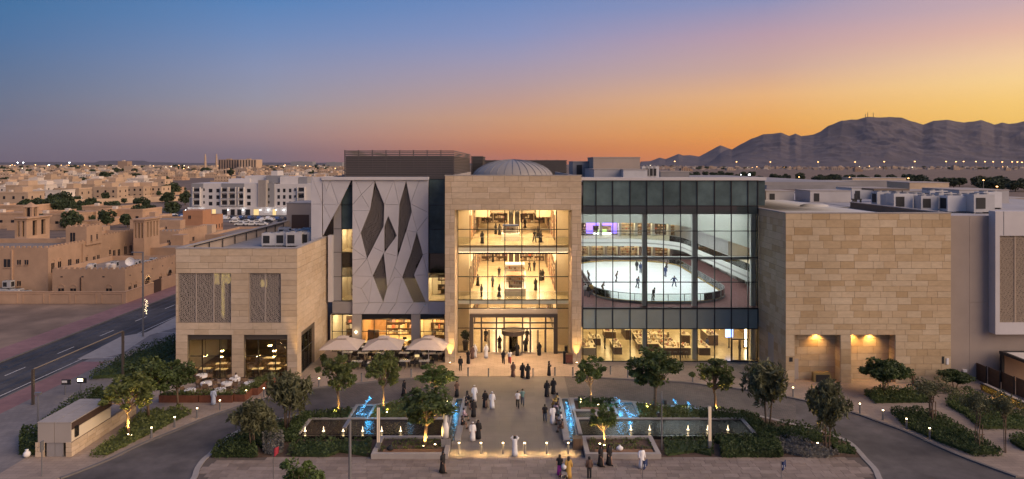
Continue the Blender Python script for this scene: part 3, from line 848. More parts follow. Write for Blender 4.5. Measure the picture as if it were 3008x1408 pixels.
# shop openings along the side walls
rg = random.Random(21)
for zf, top in ((0.11, 3.6), (6.9, 11.6), (14.0, 18.4)):
    for sx in (-1, 1):
        yv = 94.4
        while yv < 124:
            w = rg.uniform(1.0, 3.4)
            mt = rg.choice(['shop_dark', 'wood_panel', 'shop_dark', 'dark_wood'])
            xx = SL if sx < 0 else SR
            h = rg.uniform(0.75, 1.0)
            bx('shopfront', mt, portal, xx - .02 if sx < 0 else xx - .1, xx + .1 if sx < 0 else xx + .02, yv, yv + w, zf + .02, zf + (top - zf) * h)
            if rg.random() < 0.7:
                sh = MB(); n = int(w / 0.35)
                for k in range(n):
                    for r in range(5):
                        if rg.random() < 0.6:
                            yy = yv + 0.1 + k * 0.35; zz = zf + .2 + r * 0.7
                            sh.box(xx + (.1 if sx < 0 else -.14), xx + (.14 if sx < 0 else -.1), yy, yy + .25, zz, zz + rg.uniform(.2, .55), 'goods_joined')
                if sh.v: sh.build('window_display', portal)
            yv += w + rg.uniform(0.8, 2.6)
for zf, y0, y1, z1 in ((6.9, 114, 126, 13.0), (14.0, 106, 119, 18.6)):
    for xa in (-0.55, 0.45):
        m = MB()
        m.raw([(xa, y0, zf + .05), (xa + .8, y0, zf + .05), (xa + .8, y1, z1), (xa, y1, z1), (xa, y0, zf), (xa + .8, y0, zf), (xa + .8, y1, z1 - .8), (xa, y1, z1 - .8)],
              [(0, 1, 2, 3), (7, 6, 5, 4), (0, 3, 7, 4), (1, 5, 6, 2)], 'shop_dark')
        e = m.build('escalator_steps', portal)
        for xr in (xa - .06, xa + .8):
            m = MB(); m.raw([(xr, y0 - .4, zf), (xr + .06, y0 - .4, zf), (xr + .06, y1, z1), (xr, y1, z1), (xr, y0 - .4, zf + 1), (xr + .06, y0 - .4, zf + 1), (xr + .06, y1, z1 + 1), (xr, y1, z1 + 1)],
                            [(3, 2, 1, 0), (4, 5, 6, 7), (0, 1, 5, 4), (1, 2, 6, 5), (3, 0, 4, 7)], 'cream_wall'); m.build('escalator_side', portal)
# back-of-hall shops
for zf, yy in ((6.9, 127.9), (14.0, 127.9), (0.11, 127.9)):
    for xa, xb, sd_ in ((-5.7, -3.6, 1), (-3.4, -0.9, 2), (1.5, 4.0, 3), (4.2, 6.0, 4)):
        shelves(portal, 'shop_display', xa, xb, yy - .05, zf + .05, zf + 3.2, sd_ + int(zf), rows=4)
# kiosks on the middle floor: things of their own
def kiosk(loc, w, d, h, label, top='wood_panel', sg=1):
    t = thing('market_kiosk', label, 'kiosk', loc)
    x, y, z = loc
    bx('counter', 'linen', t, x - w / 2, x + w / 2, y - d / 2, y - d / 2 + .6, z, z + 1.0)
    bx('counter', 'linen', t, x - w / 2, x + w / 2, y + d / 2 - .6, y + d / 2, z, z + 1.0)
    bx('counter', 'linen', t, x - w / 2, x - w / 2 + .5, y - d / 2 + .6, y + d / 2 - .6, z, z + 1.0)
    bx('counter', 'linen', t, x + w / 2 - .5, x + w / 2, y - d / 2 + .6, y + d / 2 - .6, z, z + 1.0)
    for sx in (-1, 1):
        for sy in (-1, 1): bx('post', 'dark_metal', t, x + sx * (w / 2 - .3) - .04, x + sx * (w / 2 - .3) + .04, y + sy * (d / 2 - .4) - .04, y + sy * (d / 2 - .4) + .04, z + 1.0, z + h)
    bx('canopy', top, t, x - w / 2 + .15, x + w / 2 - .15, y - d * 0.1, y + d / 2 - .1, z + h, z + h + .15)
    shelves(t, 'display', x - w / 2 + .1, x + w / 2 - .1, y + d / 2 - .61, z + .1, z + 1.9, sg, rows=3, frame='linen')
    return t
kiosk((0.45, 96.5, 6.9), 2.9, 6.0, 2.3, 'white market kiosk with a brown canopy, nearest on the middle atrium floor')
kiosk((0.45, 107.5, 6.9), 3.4, 4.5, 2.2, 'white shop kiosk in front of the escalator on the middle atrium floor', 'linen', 5)
kiosk((-0.2, 99.0, 14.0), 2.6, 3.0, 2.0, 'small dark kiosk on the top atrium floor behind the glass rail', 'cloth_navy', 8)
# roof of the portal and the dome
bx('roof_slab', 'roof_grey', portal, PXL, PXR, YP + .7, YB + 6, 22.5, 22.75)
bx('parapet', 'concrete', portal, PXL, PXL + .3, YP + .7, YB + 6, 22.75, 23.45); bx('parapet', 'concrete', portal, PXR - .3, PXR, YP + .7, YB + 6, 22.75, 23.45)
dm = MB(); ND = 40; DC = (0.1, 96.2); DRX, DRZ, DZ = 5.8, 2.8, 22.8
rs = []
for i in range(11):
    t = i / 10 * PI / 2 * 0.985
    rs.append((DZ + DRZ * math.sin(t), DRX * math.cos(t), DRX * math.cos(t)))
dm.rings(rs, 'dome_glass', n=ND, c=DC)
dome = dm.build('dome', portal, smooth=True)
for k in range(32):
    a = 2 * PI * k / 32; m = MB()
    m.tube([(DC[0] + (DRX + .03) * math.cos(t) * math.cos(a), DC[1] + (DRX + .03) * math.cos(t) * math.sin(a), DZ + (DRZ + .03) * math.sin(t)) for t in [i / 8 * PI / 2 * 0.985 for i in range(9)]], 0.035, 'grey_steel', n=4, cap=False)
    m.build('dome_rib', dome)
m = MB(); m.rings([(DZ - .1, DRX + .25, DRX + .25), (DZ + .2, DRX + .25, DRX + .25), (DZ + .2, DRX - .1, DRX - .1)], 'steel', n=48, c=DC, cap=False); m.build('dome_ring', dome)

# ------------------------------------------------------------------ right glass wing with the ice rink
YR = 86.0
glassw = thing('glass_wing', 'four storey glass curtain wall wing with an ice rink lit up behind it', 'building', (20.3, YR, 0))
gx = [wx(p, YR) for p in (1712, 1751, 1800, 1851, 1900, 1949, 1999, 2048, 2099, 2148, 2197, 2226)]
gz = [wz(p, YR) for p in (1063, 966, 906, 829, 757, 679, 605, 530)]
gz[0] = 0.14
def gof(i, j):
    if j >= 6: return 'spandrel'
    if j == 1: return 'spandrel_low'
    return 'glass_rink'
curtain(glassw, gx, gz, YR, 'glass_rink', bw=0.095, depth=0.2, thick_rows=(2,), glass_of=gof, skip=lambda i, j: i == 9 and j == 0)
# return bay past the stone block at the top
bx('glass_pane', 'spandrel', glassw, gx[-1] + .05, gx[-1] + .9, YR - .012, YR + .012, gz[6] + .04, gz[7] - .04)
bx('spandrel_head', 'bulkhead_grey', glassw, gx[0], gx[-1], YR + 0.1, YR + 0.14, gz[6] - 1.05, gz[6])
bx('roof_edge', 'white_panel_plain', glassw, gx[0] - .2, gx[-1] + 1.0, YR - .25, YR + 1.2, gz[7], gz[7] + .38)
bx('roof_slab', 'roof_grey', glassw, 8.9, 44, YR + 1.2, 140, 22.3, 22.7)
# entrance doors of the food court in bay 9
dxa, dxb = gx[9], gx[10]
bx('glass_pane', 'glass_rink', glassw, dxa + .05, dxb - .05, YR - .012, YR + .012, 3.0, gz[1] - .05)
for u, v in ((dxa + .05, (dxa + dxb) / 2 - .02), ((dxa + dxb) / 2 + .02, dxb - .05)):
    bx('door', 'glass_rink', glassw, u + .1, v - .1, YR - .02, YR + .02, .3, 2.75)
    for w0, w1 in ((u, u + .1), (v - .1, v)): bx('door_frame', 'bronze_metal', glassw, w0, w1, YR - .05, YR + .05, .14, 2.85)
    bx('door_frame', 'bronze_metal', glassw, u + .1, v - .1, YR - .05, YR + .05, .14, .3)
bx('door_head', 'bronze_metal', glassw, dxa, dxb, YR - .14, YR + .14, 2.85, 3.0)
RX0, RX1, RY1 = 8.75, 46.0, 137.0
bx('interior_floor', 'cream_floor', glassw, RX0 + .0, 34, YR + .15, 118, -.2, 0.11)
bx('floor_slab', 'white_wall', glassw, RX0, RX1, YR + .12, RY1, 4.45, 6.86)
bx('rink_floor', 'rink_carpet', glassw, RX0, RX1, YR + .12, RY1, 6.86, 6.9)
bx('interior_wall', 'cream_wall', glassw, RX0, RX1, 118, 118.3, 0, 4.45)
bx('interior_wall', 'cream_wall', glassw, RX0 - .25, RX0, YR + .3, 118, 0, 4.45); bx('interior_wall', 'wood_panel', glassw, 34, 34.3, YR + .3, 118, 0, 4.45)
bx('interior_wall', 'white_wall', glassw, RX0 - .25, RX0, YR + .3, RY1, 6.9, 18.7)
bx('interior_wall', 'white_wall', glassw, RX0, RX1, RY1, RY1 + .3, 6.9, 18.7); bx('interior_wall', 'white_wall', glassw, RX1, RX1 + .3, YR + .3, RY1, 6.9, 18.7)
bx('ceiling', 'white_wall', glassw, RX0, RX1, YR + .16, RY1, 18.65, 18.9)
for xa in (10.5, 15, 19.5, 24, 28.5, 33):
    bx('ceiling_light', 'glow_rink', glassw, xa, xa + 1.5, 90, 126, 18.6, 18.645)
for xa in (10, 14, 18, 22, 26, 30):
    for ya in (88, 95, 102, 109): bx('ceiling_light', 'glow_court', glassw, xa, xa + 1.6, ya, ya + 2.6, 4.40, 4.445)
for x in (16.9, 23.25, 30.7):
    for za, zb in ((0.11, 4.45), (6.9, 18.6)): bx('column', 'white_wall', glassw, x - .27, x + .27, 86.9, 87.45, za, zb)
bx('beam', 'white_wall', glassw, RX0, 31.2, 86.7, 87.3, gz[4] - 0.35, gz[4] - 0.0)
# gallery ring (rounded corner) round the rink
def gal_path(off, n=10):
    # edge line from left wall along the back then forward along the right side
    r = 9.0 + off * 0; X = 30.2 + off; Yb = 127.0 + off
    pts = [(RX0, Yb)]
    for k in range(n + 1):
        a = PI / 2 * (1 - k / n); pts.append((X - r + r * math.cos(a), Yb - r + r * math.sin(a)))
    pts.append((X + 0.6, 87.2)); return pts
gp = gal_path(0)
def band(name, pts, off, z0, z1, mat, thick=0.15):
    m = MB()
    for (a, c) in zip(pts, pts[1:]):
        d = Vector((c[0] - a[0], c[1] - a[1])); l = d.length; d /= l; nrm = Vector((d.y, -d.x))
        p = [Vector(a) + nrm * off, Vector(c) + nrm * off, Vector(c) + nrm * (off + thick), Vector(a) + nrm * (off + thick)]
        m.prism(p, z0, z1, mat)
    return m.build(name, glassw)
poly = gp + [(RX1, 87.2), (RX1, RY1), (RX0, RY1)]
m = MB(); m.prism(poly, 10.3, 10.9, 'white_wall'); m.build('gallery_floor', glassw)
band('gallery_fascia', gp, 0, 9.75, 11.05, 'white_wall', 0.3); band('gallery_rail', gp, 0.05, 11.05, 12.05, 'glass_clear', 0.03); band('gallery_handrail', gp, 0.02, 12.05, 12.12, 'steel', 0.08)
band('gallery_shadow_gap', gp, 0.3, 10.25, 10.5, 'grey_panel', 0.02)
band('upper_bulkhead', gal_path(0.6), 0, 14.0, 18.6, 'bulkhead_grey', 0.3)
m = MB(); m.prism(gal_path(0.6) + [(RX1, 87.2), (RX1, RY1), (RX0, RY1)], 14.0, 14.25, 'white_wall'); m.build('gallery_ceiling', glassw)
# shop fronts behind the rink on two levels
rg = random.Random(31)
for zf, top in ((6.95, 9.7), (10.95, 13.9)):
    x = RX0 + .2
    while x < 31:
        w = rg.uniform(2.0, 4.2); sg = rg.random()
        shelves(glassw, 'shop_display', x, x + w, RY1 - 2.2, zf + .02, top - .1, rg.randint(1, 999), rows=5, depth=.5, frame=rg.choice(['dark_wood', 'wood_panel', 'cream_wall']), den=.8)
        bx('shop_light', 'glow_shop', glassw, x + .1, x + w - .1, RY1 - 4.0, RY1 - 3.4, top - .08, top - .03)
        bx('shop_pier', 'white_wall', glassw, x + w, x + w + .5, RY1 - 4.2, RY1 - 2.0, zf, top)
        x += w + .5
    y = 92.0
    while y < 128:
        w = rg.uniform(2.2, 4.5)
        mt = rg.choice(['wood_panel', 'shop_dark', 'dark_wood', 'shop_dark']) if zf > 8 else rg.choice(['shop_dark', 'grey_panel', 'shop_dark'])
        bx('shopfront', mt, glassw, 35.0, 35.25, y, y + w, zf, top - .4)
        if zf > 8:
            sh = MB()
            for k in range(int(w / .35)):
                for r in range(6):
                    if rg.random() < .55:
                        sh.box(34.93, 35.0, y + .1 + k * .35, y + .35 + k * .35, zf + .2 + r * .42, zf + .5 + r * .42, 'goods_joined')
            sh.build('window_display', glassw)
            bx('shop_light', 'glow_shop', glassw, 33.6, 34.0, y + .2, y + w - .2, top - .08, top - .03)
        else: bx('shop_light', 'glow_rink', glassw, 33.0, 33.4, y + .2, y + w - .2, top - .25, top - .2)
        y += w + rg.uniform(.5, 1.2)
    bx('interior_wall', 'white_wall', glassw, 35.25, 35.5, 88, RY1, zf, top)
# screen sign over the rink
sg_ = thing('lit_shop_sign', 'violet and green lit shop front screen on the gallery above the ice rink', 'screen', (17.6, 134.2, 11.3))
bx('panel', 'glow_purple', sg_, 14.6, 20.6, 134.2, 134.3, 12.9, 13.9); bx('panel', 'glow_purple', sg_, 14.6, 15.9, 134.2, 134.3, 11.3, 12.9)
bx('panel', 'glow_purple', sg_, 19.6, 20.6, 134.2, 134.3, 11.3, 12.9); bx('panel', 'glow_green', sg_, 16.9, 18.6, 134.1, 134.2, 11.5, 12.1); bx('panel', 'glow_cool', sg_, 16.0, 19.5, 134.22, 134.3, 11.25, 11.4)
# rink: ice, boards, kick plate, rail posts
def rrect(x0, x1, y0, y1, r, n=8):
    pts = []
    for cx_, cy_, a0 in ((x1 - r, y0 + r, -PI / 2), (x1 - r, y1 - r, 0), (x0 + r, y1 - r, PI / 2), (x0 + r, y0 + r, PI)):
        for k in range(n + 1):
            a = a0 + PI / 2 * k / n; pts.append((cx_ + r * math.cos(a), cy_ + r * math.sin(a)))
    return pts
rink = thing('ice_rink', 'rounded white ice rink with glass boards behind the curtain wall', 'ice rink', (20.4, 107, 6.9))
ICE = rrect(11.2, 29.3, 88.6, 125.6, 7.0)
m = MB(); m.prism(ICE, 6.9, 7.04, 'ice'); m.build('ice', rink)
def ring_wall(name, pts, z0, z1, mat, t, parent):
    m = MB(); n = len(pts); P = [Vector(p) for p in pts]
    c = sum(P, Vector((0, 0))) / n
    for i in range(n):
        a, d = P[i], P[(i + 1) % n]
        if (d - a).length < 1e-4: continue
        e = (d - a).normalized(); nr = Vector((e.y, -e.x)) * t
        m.prism([a, d, d + nr, a + nr], z0, z1, mat)
    return m.build(name, parent)
ring_wall('kick_plate', ICE, 7.04, 7.22, 'rink_kick', .05, rink)
ring_wall('kerb', ICE, 6.9, 7.12, 'grey_panel', .22, rink)
ring_wall('boards', rrect(11.15, 29.35, 88.55, 125.65, 7.0), 7.22, 8.1, 'glass_clear', .04, rink)
ring_wall('board_rail', rrect(11.13, 29.37, 88.53, 125.67, 7.0), 8.1, 8.17, 'grey_steel', .08, rink)
P_ = [Vector(p) for p in rrect(11.13, 29.37, 88.53, 125.67, 7.0, 5)]
for i in range(len(P_)):
    a, d = P_[i], P_[(i + 1) % len(P_)]; l = (d - a).length
    for k in range(max(1, int(l / 1.9))):
        p = a + (d - a) * (k / max(1, int(l / 1.9)))
        bx('board_post', 'grey_steel', rink, p.x - .035, p.x + .035, p.y - .035, p.y + .035, 7.04, 8.1)
# food-court furniture
def counter(x0, x1, y0, y1, label, mat='dark_wood', top='cream_wall', seed=1, h=1.05):
    t = thing('service_counter', label, 'counter', ((x0 + x1) / 2, (y0 + y1) / 2, 0.11))
    bx('base', mat, t, x0, x1, y0, y1, .11, h); bx('top', top, t, x0 - .08, x1 + .08, y0 - .08, y1 + .08, h, h + .06)
    rg = random.Random(seed); m = MB()
    for k in range(int((x1 - x0) * (y1 - y0) * 5)):
        x, y = rg.uniform(x0, x1 - .2), rg.uniform(y0, y1 - .2); m.box(x, x + rg.uniform(.1, .25), y, y + rg.uniform(.1, .25), h + .06, h + rg.uniform(.12, .45), 'goods_joined')
    m.build('display', t); return t
def fc(zx, zy): return at(1700 + zx / 4.86, 900 + zy / 4.86, .11)
for i, (x0, y0, x1, y1, lb) in enumerate([
        (790, 500, 1250, 460, 'farthest long pale-topped counter of the food court'), (830, 560, 1310, 515, 'second long counter from the back of the food court'),
        (850, 640, 1400, 580, 'long counter of the food court just behind the front bar'), (1190, 700, 1600, 640, 'front bar counter with stools in the food court'),
        (60, 700, 245, 560, 'dark tall counter at the left end of the food court'), (505, 690, 620, 480, 'slanted round-ended display counter left in the food court'),
        (1720, 700, 1880, 620, 'dark square display counter right in the food court'), (370, 460, 530, 400, 'small dark counter at the back left of the food court'),
        (160, 560, 315, 500, 'dark cabinet counter beside the left window of the food court'), (1480, 560, 1590, 520, 'black chair-like display rack in the middle of the food court'),
        (670, 480, 750, 350, 'round display stand at the back of the food court'), (1850, 560, 1990, 430, 'olive cylindrical column display on the right of the food court')]):
    p, q = fc(x0, y0), fc(x1, y1)
    xa, xb = p.x, fc(x1, y0).x; ya = p.y; yb = max(q.y, p.y + .8)
    counter(xa, xb, ya, min(yb, ya + 4), lb, 'dark_wood' if i not in (4,) else 'grey_panel', seed=i, h=1.05 if i < 9 else 1.5)
rg = random.Random(77)
for i in range(5):
    p = fc(1220 + i * 80, 735)
    t = thing('bar_stool', 'dark stool at the front bar of the food court', 'stool', p, 'stools at the food court bar')
    bx('seat', 'wicker', t, p.x - .2, p.x + .2, p.y - .2, p.y + .2, .78, .86)
    for sx in (-1, 1):
        for sy in (-1, 1): bx('leg', 'dark_metal', t, p.x + sx * .17 - .02, p.x + sx * .17 + .02, p.y + sy * .17 - .02, p.y + sy * .17 + .02, .11, .78)
s2_ = thing('lit_menu_screen', 'blue-white lit screen at the right of the food court', 'screen', fc(2150, 600))
p = fc(2150, 600); bx('panel', 'glow_blue', s2_, p.x - .5, p.x + .5, p.y, p.y + .1, 1.6, 3.3)
bx('stand', 'dark_metal', s2_, p.x - .08, p.x + .08, p.y + .1, p.y + .2, .11, 3.2)
for k, zx in enumerate((2385, 2485)):
    p = fc(zx, 600); t = thing('lit_wall_strip', ('left' if k == 0 else 'right') + ' tall white light strip beside the food court door', 'light', p)
    bx('panel', 'glow_shop', t, p.x - .12, p.x + .12, p.y, p.y + .08, .3, 4.2); bx('backing', 'dark_wood', t, p.x - .3, p.x + .3, p.y + .08, p.y + .16, .11, 4.4)

# ------------------------------------------------------------------ right stone block
YS = 77.7
sblock = thing('stone_block', 'windowless sandstone block with two lit recesses at its foot', 'building', (40.5, YS, 0))
SX0, SX1, SZ = 31.15, 49.95, 19.35
rec = [(wx(2334, YS), wx(2469, YS), 0, 5.55), (wx(2500, YS), wx(2630, YS), 0, 5.55)]
g = .03
def wall_with_holes(parent, name, mat, x0, x1, y0, y1, z1, holes):
    xs = sorted({x0, x1, *[h[0] for h in holes], *[h[1] for h in holes]})
    for a, c in zip(xs, xs[1:]):
        hz = [h for h in holes if h[0] <= (a + c) / 2 <= h[1]]
        zz = 0.0
        for h in sorted(hz, key=lambda h: h[2]):
            if h[2] > zz + .01: bx(name, mat, parent, a, c, y0, y1, zz, h[2])
            zz = h[3]
        if z1 > zz + .01: bx(name, mat, parent, a, c, y0, y1, zz, z1)
wall_with_holes(sblock, 'wall_core', 'joint', SX0, SX1, YS, YS + 1.3, SZ, rec)
bx('wall_core', 'joint', sblock, SX0, SX0 + .4, YS + 1.3, 87.5, 0, SZ)
bx('wall_core', 'joint', sblock, SX1 - .4, SX1, YS + 1.3, 100, 0, SZ)
for h in rec: bx('recess_back', 'joint', sblock, h[0], h[1], YS + 1.3, YS + 1.5, 0, 5.6)
band_z = [wz(789, YS), wz(952, YS)]
stones(sblock, 'stone_right', 'y', YS, SX0, SX1, 0.1, SZ, holes=rec, ch=(0.62, 0.86), w=(1.1, 2.4), seed=41, lines=tuple(sorted(band_z)))
for i, h in enumerate(rec):
    stones(sblock, 'stone_right', 'y', YS + 1.3, h[0], h[1], 0.1, 5.55, ch=(0.62, 0.86), w=(1.1, 2.4), seed=42 + i)
    stones(sblock, 'stone_right', 'x-', h[1], YS, YS + 1.27, 0.1, 5.55, ch=(0.62, 0.86), w=(1.2, 1.3), seed=45 + i)
stones(sblock, 'stone_right', 'x-', SX0, YS, 87.0, 0.1, SZ, holes=[(81.2, 83.0, 0, 4.6)], ch=(0.62, 0.86), w=(0.9, 2.2), seed=48, lines=tuple(sorted(band_z)))
finish_stones(sblock)
bx('coping', 'concrete', sblock, SX0 - .06, SX1 + .06, YS - .06, YS + .5, SZ, SZ + .12); bx('coping', 'concrete', sblock, SX0 - .06, SX0 + .5, YS + .5, 87.5, SZ, SZ + .12)
bx('coping', 'concrete', sblock, SX1 - .5, SX1 + .06, YS + .5, 100, SZ, SZ + .12)
bx('roof_slab', 'roof_white', sblock, SX0 + .4, SX1 - .4, YS + 1.3, 100, 18.2, 18.5)
for i, (a, c) in enumerate(((2398, 2424), (2500, 2530), (2555, 2585))):
    xm = (wx(a, YS) + wx(c, YS)) / 2
    if i == 1: xm = rec[1][0] + .6
    bx('downlight', 'glow_warm', sblock, xm - .08, xm + .08, YS + .85, YS + 1.0, 5.46, 5.52)
    lamp('recess_light', 'SPOT', (xm, YS + .8, 5.42), 420, (1.0, .52, .13), sblock, .1, R(125), (0, .32, -1), .8)
bx('door', 'taupe_panel', sblock, rec[0][0] + .1, rec[0][0] + .95, YS + 1.2, YS + 1.25, .1, 2.5)
bx('house_sign', 'sign_black', sblock, wx(2318, YS), wx(2328, YS), YS - .06, YS - .032, 2.5, 3.0)
bx('house_sign', 'sign_black', sblock, wx(2767, YS), wx(2773, YS), YS - .07, YS - .032, 2.3, 3.1)
bx('meter_box', 'linen', sblock, wx(2779, YS), wx(2786, YS), YS - .1, YS - .032, 2.2, 2.9)
bx('side_door', 'taupe_panel', sblock, SX0 - .02, SX0 + .1, 81.2, 83.0, 0, 4.6)

# ------------------------------------------------------------------ plain wing and white framed screen at the far right
YT = 79.0
plain = thing('plain_wing', 'plain taupe rendered wing with a projecting white framed lattice screen', 'building', (58, YT, 0))
bx('wall', 'render_taupe', plain, SX1 + .05, wx(2848, YT) - .012, YT, YT + .5, 0, 19.0)
bx('wall', 'render_taupe', plain, wx(2848, YT) + .012, 70, YT, YT + .5, 9.0, 19.0); bx('wall', 'render_taupe', plain, wx(2848, YT) + .012, 70, YT, YT + .5, 0, 8.975)
bx('roof_slab', 'roof_white', plain, SX1 + .1, 90, YT + .5, 110, 18.4, 18.7)
FX0 = wx(2924, 77.9); fz0, fz1 = wz(983, 77.9), wz(621, 77.9); lx0 = wx(2937, 77.9); lz0, lz1 = wz(948, 77.9), wz(693, 77.9)
bx('screen_frame', 'white_panel_plain', plain, FX0, 70, 77.9, YT, lz1, fz1); bx('screen_frame', 'white_panel_plain', plain, FX0, 70, 77.9, YT, fz0, lz0)
bx('screen_frame', 'white_panel_plain', plain, FX0, lx0, 77.9, YT, lz0, lz1); bx('screen_frame', 'white_panel_plain', plain, lx0 + 7, 70, 77.9, YT, lz0, lz1)
bx('frame_joint', 'panel_backing', plain, wx(2948, 77.9), wx(2949, 77.9), 77.885, 77.905, lz1 + .02, fz1 - .02)
bx('screen_backing', 'panel_backing', plain, lx0, lx0 + 7, 78.6, 78.7, lz0, lz1)
lattice('lattice_screen', plain, 'lattice_tan', lambda u, v: True, lx0, lx0 + 3.6, lz0, lz1, 78.05, 0.42, .075, .07, 5, clip=True)
bx('screen_bar', 'lattice_tan', plain, lx0 + 1.75, lx0 + 1.87, 78.0, 78.15, lz0, lz1)
bx('wall_lamp', 'linen', plain, wx(2826, YT), wx(2837, YT), YT - .25, YT, wz(1092, YT), wz(1085, YT))
# ------------------------------------------------------------------ left stone block with restaurant
YL = 78.7
lblock = thing('restaurant_block', 'low sandstone block with pierced screens over two wide restaurant windows', 'building', (-31.8, YL, 0))
LX0, LX1, LZ = -38.75, -24.8, 15.2
fL = YL / F
lat = [(-38.5, -32.4, 6.7, 12.4), (-30.35, -26.65, 6.7, 12.4)]; win = [(-37.4, -32.3, 0, 5.3), (-30.9, -25.9, 0, 5.3)]
wall_with_holes(lblock, 'wall_core', 'joint', LX0, LX1, YL, YL + .6, LZ, lat + win)
swin = (80.3, 85.7, 0, 5.2)
bx('wall_core', 'joint', lblock, LX1 - .5, LX1, YL + .6, swin[0], 0, LZ); bx('wall_core', 'joint', lblock, LX1 - .5, LX1, swin[0], swin[1], 5.2, LZ); bx('wall_core', 'joint', lblock, LX1 - .5, LX1, swin[1], 91.8, 0, LZ)
bx('wall', 'render_taupe', lblock, LX0, LX0 + .4, YL + .6, 118, 0, LZ)
lz_line = wz(790, YL)
stones(lblock, 'stone_left', 'y', YL, LX0, LX1, 0.1, LZ, holes=lat + win, ch=(0.6, 0.82), w=(1.3, 3.2), seed=51, lines=(wz(789, YL),))
stones(lblock, 'stone_left', 'x+', LX1, YL, 91.8, 0.1, LZ, holes=[swin], ch=(0.6, 0.82), w=(1.3, 2.8), seed=52, lines=(wz(789, YL),))
finish_stones(lblock)
bx('coping', 'concrete', lblock, LX0 - .06, LX1 + .06, YL - .06, YL + .6, LZ, LZ + .12); bx('coping', 'concrete', lblock, LX1 - .5, LX1 + .06, YL + .6, 91.8, LZ, LZ + .12); bx('coping', 'concrete', lblock, LX0 - .06, LX0 + .5, YL + .6, 118, LZ, LZ + .12)
bx('roof_slab', 'roof_grey', lblock, LX0 + .4, LX1 - .5, YL + .6, 117, 13.7, 14.0)
for i, (a, c, za, zb) in enumerate(lat):
    lattice('lattice_screen', lblock, 'lattice', lambda u, v: True, a, c, za, zb, YL + .12, 0.52, .072, .06, 7 + i, clip=True)
    n = 3 if i == 0 else 2
    for k in range(n + 1):
        x = a + (c - a) * k / n; bx('screen_bar', 'lattice', lblock, x - .05, x + .05, YL + .08, YL + .22, za, zb)
    bx('glass_pane', 'glass_dark', lblock, a, c, YL + .5, YL + .52, za, zb)
    bx('room_back', 'panel_backing', lblock, a - .2, c + .2, YL + 4, YL + 4.1, za - .3, zb + .3)
    bx('room_floor', 'dark_wood', lblock, a - .2, c + .2, YL + .6, YL + 4, za - .35, za - .05)
for x0_, x1_, z0_, z1_ in ((-34.9, -34.3, 10.9, 12.2), (-34.0, -33.7, 7.0, 12.3), (-33.6, -32.6, 11.0, 12.3), (-29.4, -28.7, 10.6, 11.4), (-27.0, -26.85, 9.0, 11.3)):
    bx('room_lamp', 'glow_lattice', lblock, x0_, x1_, YL + 1.2, YL + 1.3, z0_, z1_)
for i, (a, c, za, zb) in enumerate(win):
    bx('window_head', 'bronze_metal', lblock, a, c, YL + .28, YL + .34, 4.7, 5.28)
    xs = [a, a + (c - a) * .3, a + (c - a) * .7, c]
    curtain(lblock, xs, [0.14, 2.75, 4.7], YL + .4, 'glass_clear', bw=.07)
    for x in (a + .03, c - .03): bx('jamb', 'bronze_metal', lblock, x - .03, x + .03, YL + .03, YL + .34, .1, 5.28)
bx('restaurant_floor', 'dark_wood', lblock, LX0 + .4, LX1 - .5, YL + .6, 92, -.2, 0.11)
bx('restaurant_wall', 'dark_wood', lblock, LX0 + .4, LX1 - .5, 92, 92.2, 0.11, 5.5); bx('restaurant_ceiling', 'shop_dark', lblock, LX0 + .4, LX1 - .5, YL + .6, 92, 5.32, 5.5)
for xa, ya in ((-33, 86), (-29, 87.5)):
    bx('ceiling_light', 'glow_rest', lblock, xa, xa + 1.2, ya, ya + .5, 5.25, 5.3)
for x, y in ((-36.2, 80.6), (-34.2, 80.4), (-33.0, 82.4), (-35.2, 82.8), (-30, 80.6), (-28, 80.5), (-26.6, 82.2), (-28.8, 82.8), (-30.2, 85.2), (-27.4, 86), (-34, 85.5)):
    bx('pendant_lamp', 'glow_pendant', lblock, x - .16, x + .16, y - .16, y + .16, 2.3, 2.42); bx('pendant_cord', 'dark_metal', lblock, x - .015, x + .015, y - .015, y + .015, 2.44, 5.3); bx('pendant_shade', 'dark_metal', lblock, x - .2, x + .2, y - .2, y + .2, 2.42, 2.44)
# illuminated back bar
for k in range(3):
    bx('back_bar_shelf', 'cream_wall', lblock, -31, -25.6, 91.2, 91.9, 1.5 + k * .7, 1.56 + k * .7); bx('back_bar_light', 'glow_rest', lblock, -31, -25.6, 91.86, 91.95, 1.6 + k * .7, 1.7 + k * .7)
shelves(lblock, 'bar_display', -31, -25.6, 91.8, 1.5, 3.7, 9, rows=3, frame='cream_wall')
bx('bar_counter', 'dark_wood', lblock, -31, -25.8, 89.6, 90.3, .11, 1.2)
# side window on the right flank
sx_ = LX1 - .3
for ya, yb in ((80.3, 82.1), (82.1, 83.9), (83.9, 85.7)):
    for za, zb in ((.14, 2.7), (2.7, 4.6)): bx('glass_pane', 'glass_clear', lblock, sx_ - .012, sx_ + .012, ya + .04, yb - .04, za + .04, zb - .04)
    bx('mullion', 'dark_metal', lblock, sx_ - .08, sx_ + .08, ya - .035, ya + .035, .1, 4.6)
for z in (.14, 2.7, 4.6): bx('transom', 'dark_metal', lblock, sx_ - .085, sx_ + .085, 80.3, 85.7, z - .035, z + .035)
bx('window_head', 'bronze_metal', lblock, sx_ - .1, sx_ + .1, 80.3, 85.7, 4.64, 5.2)
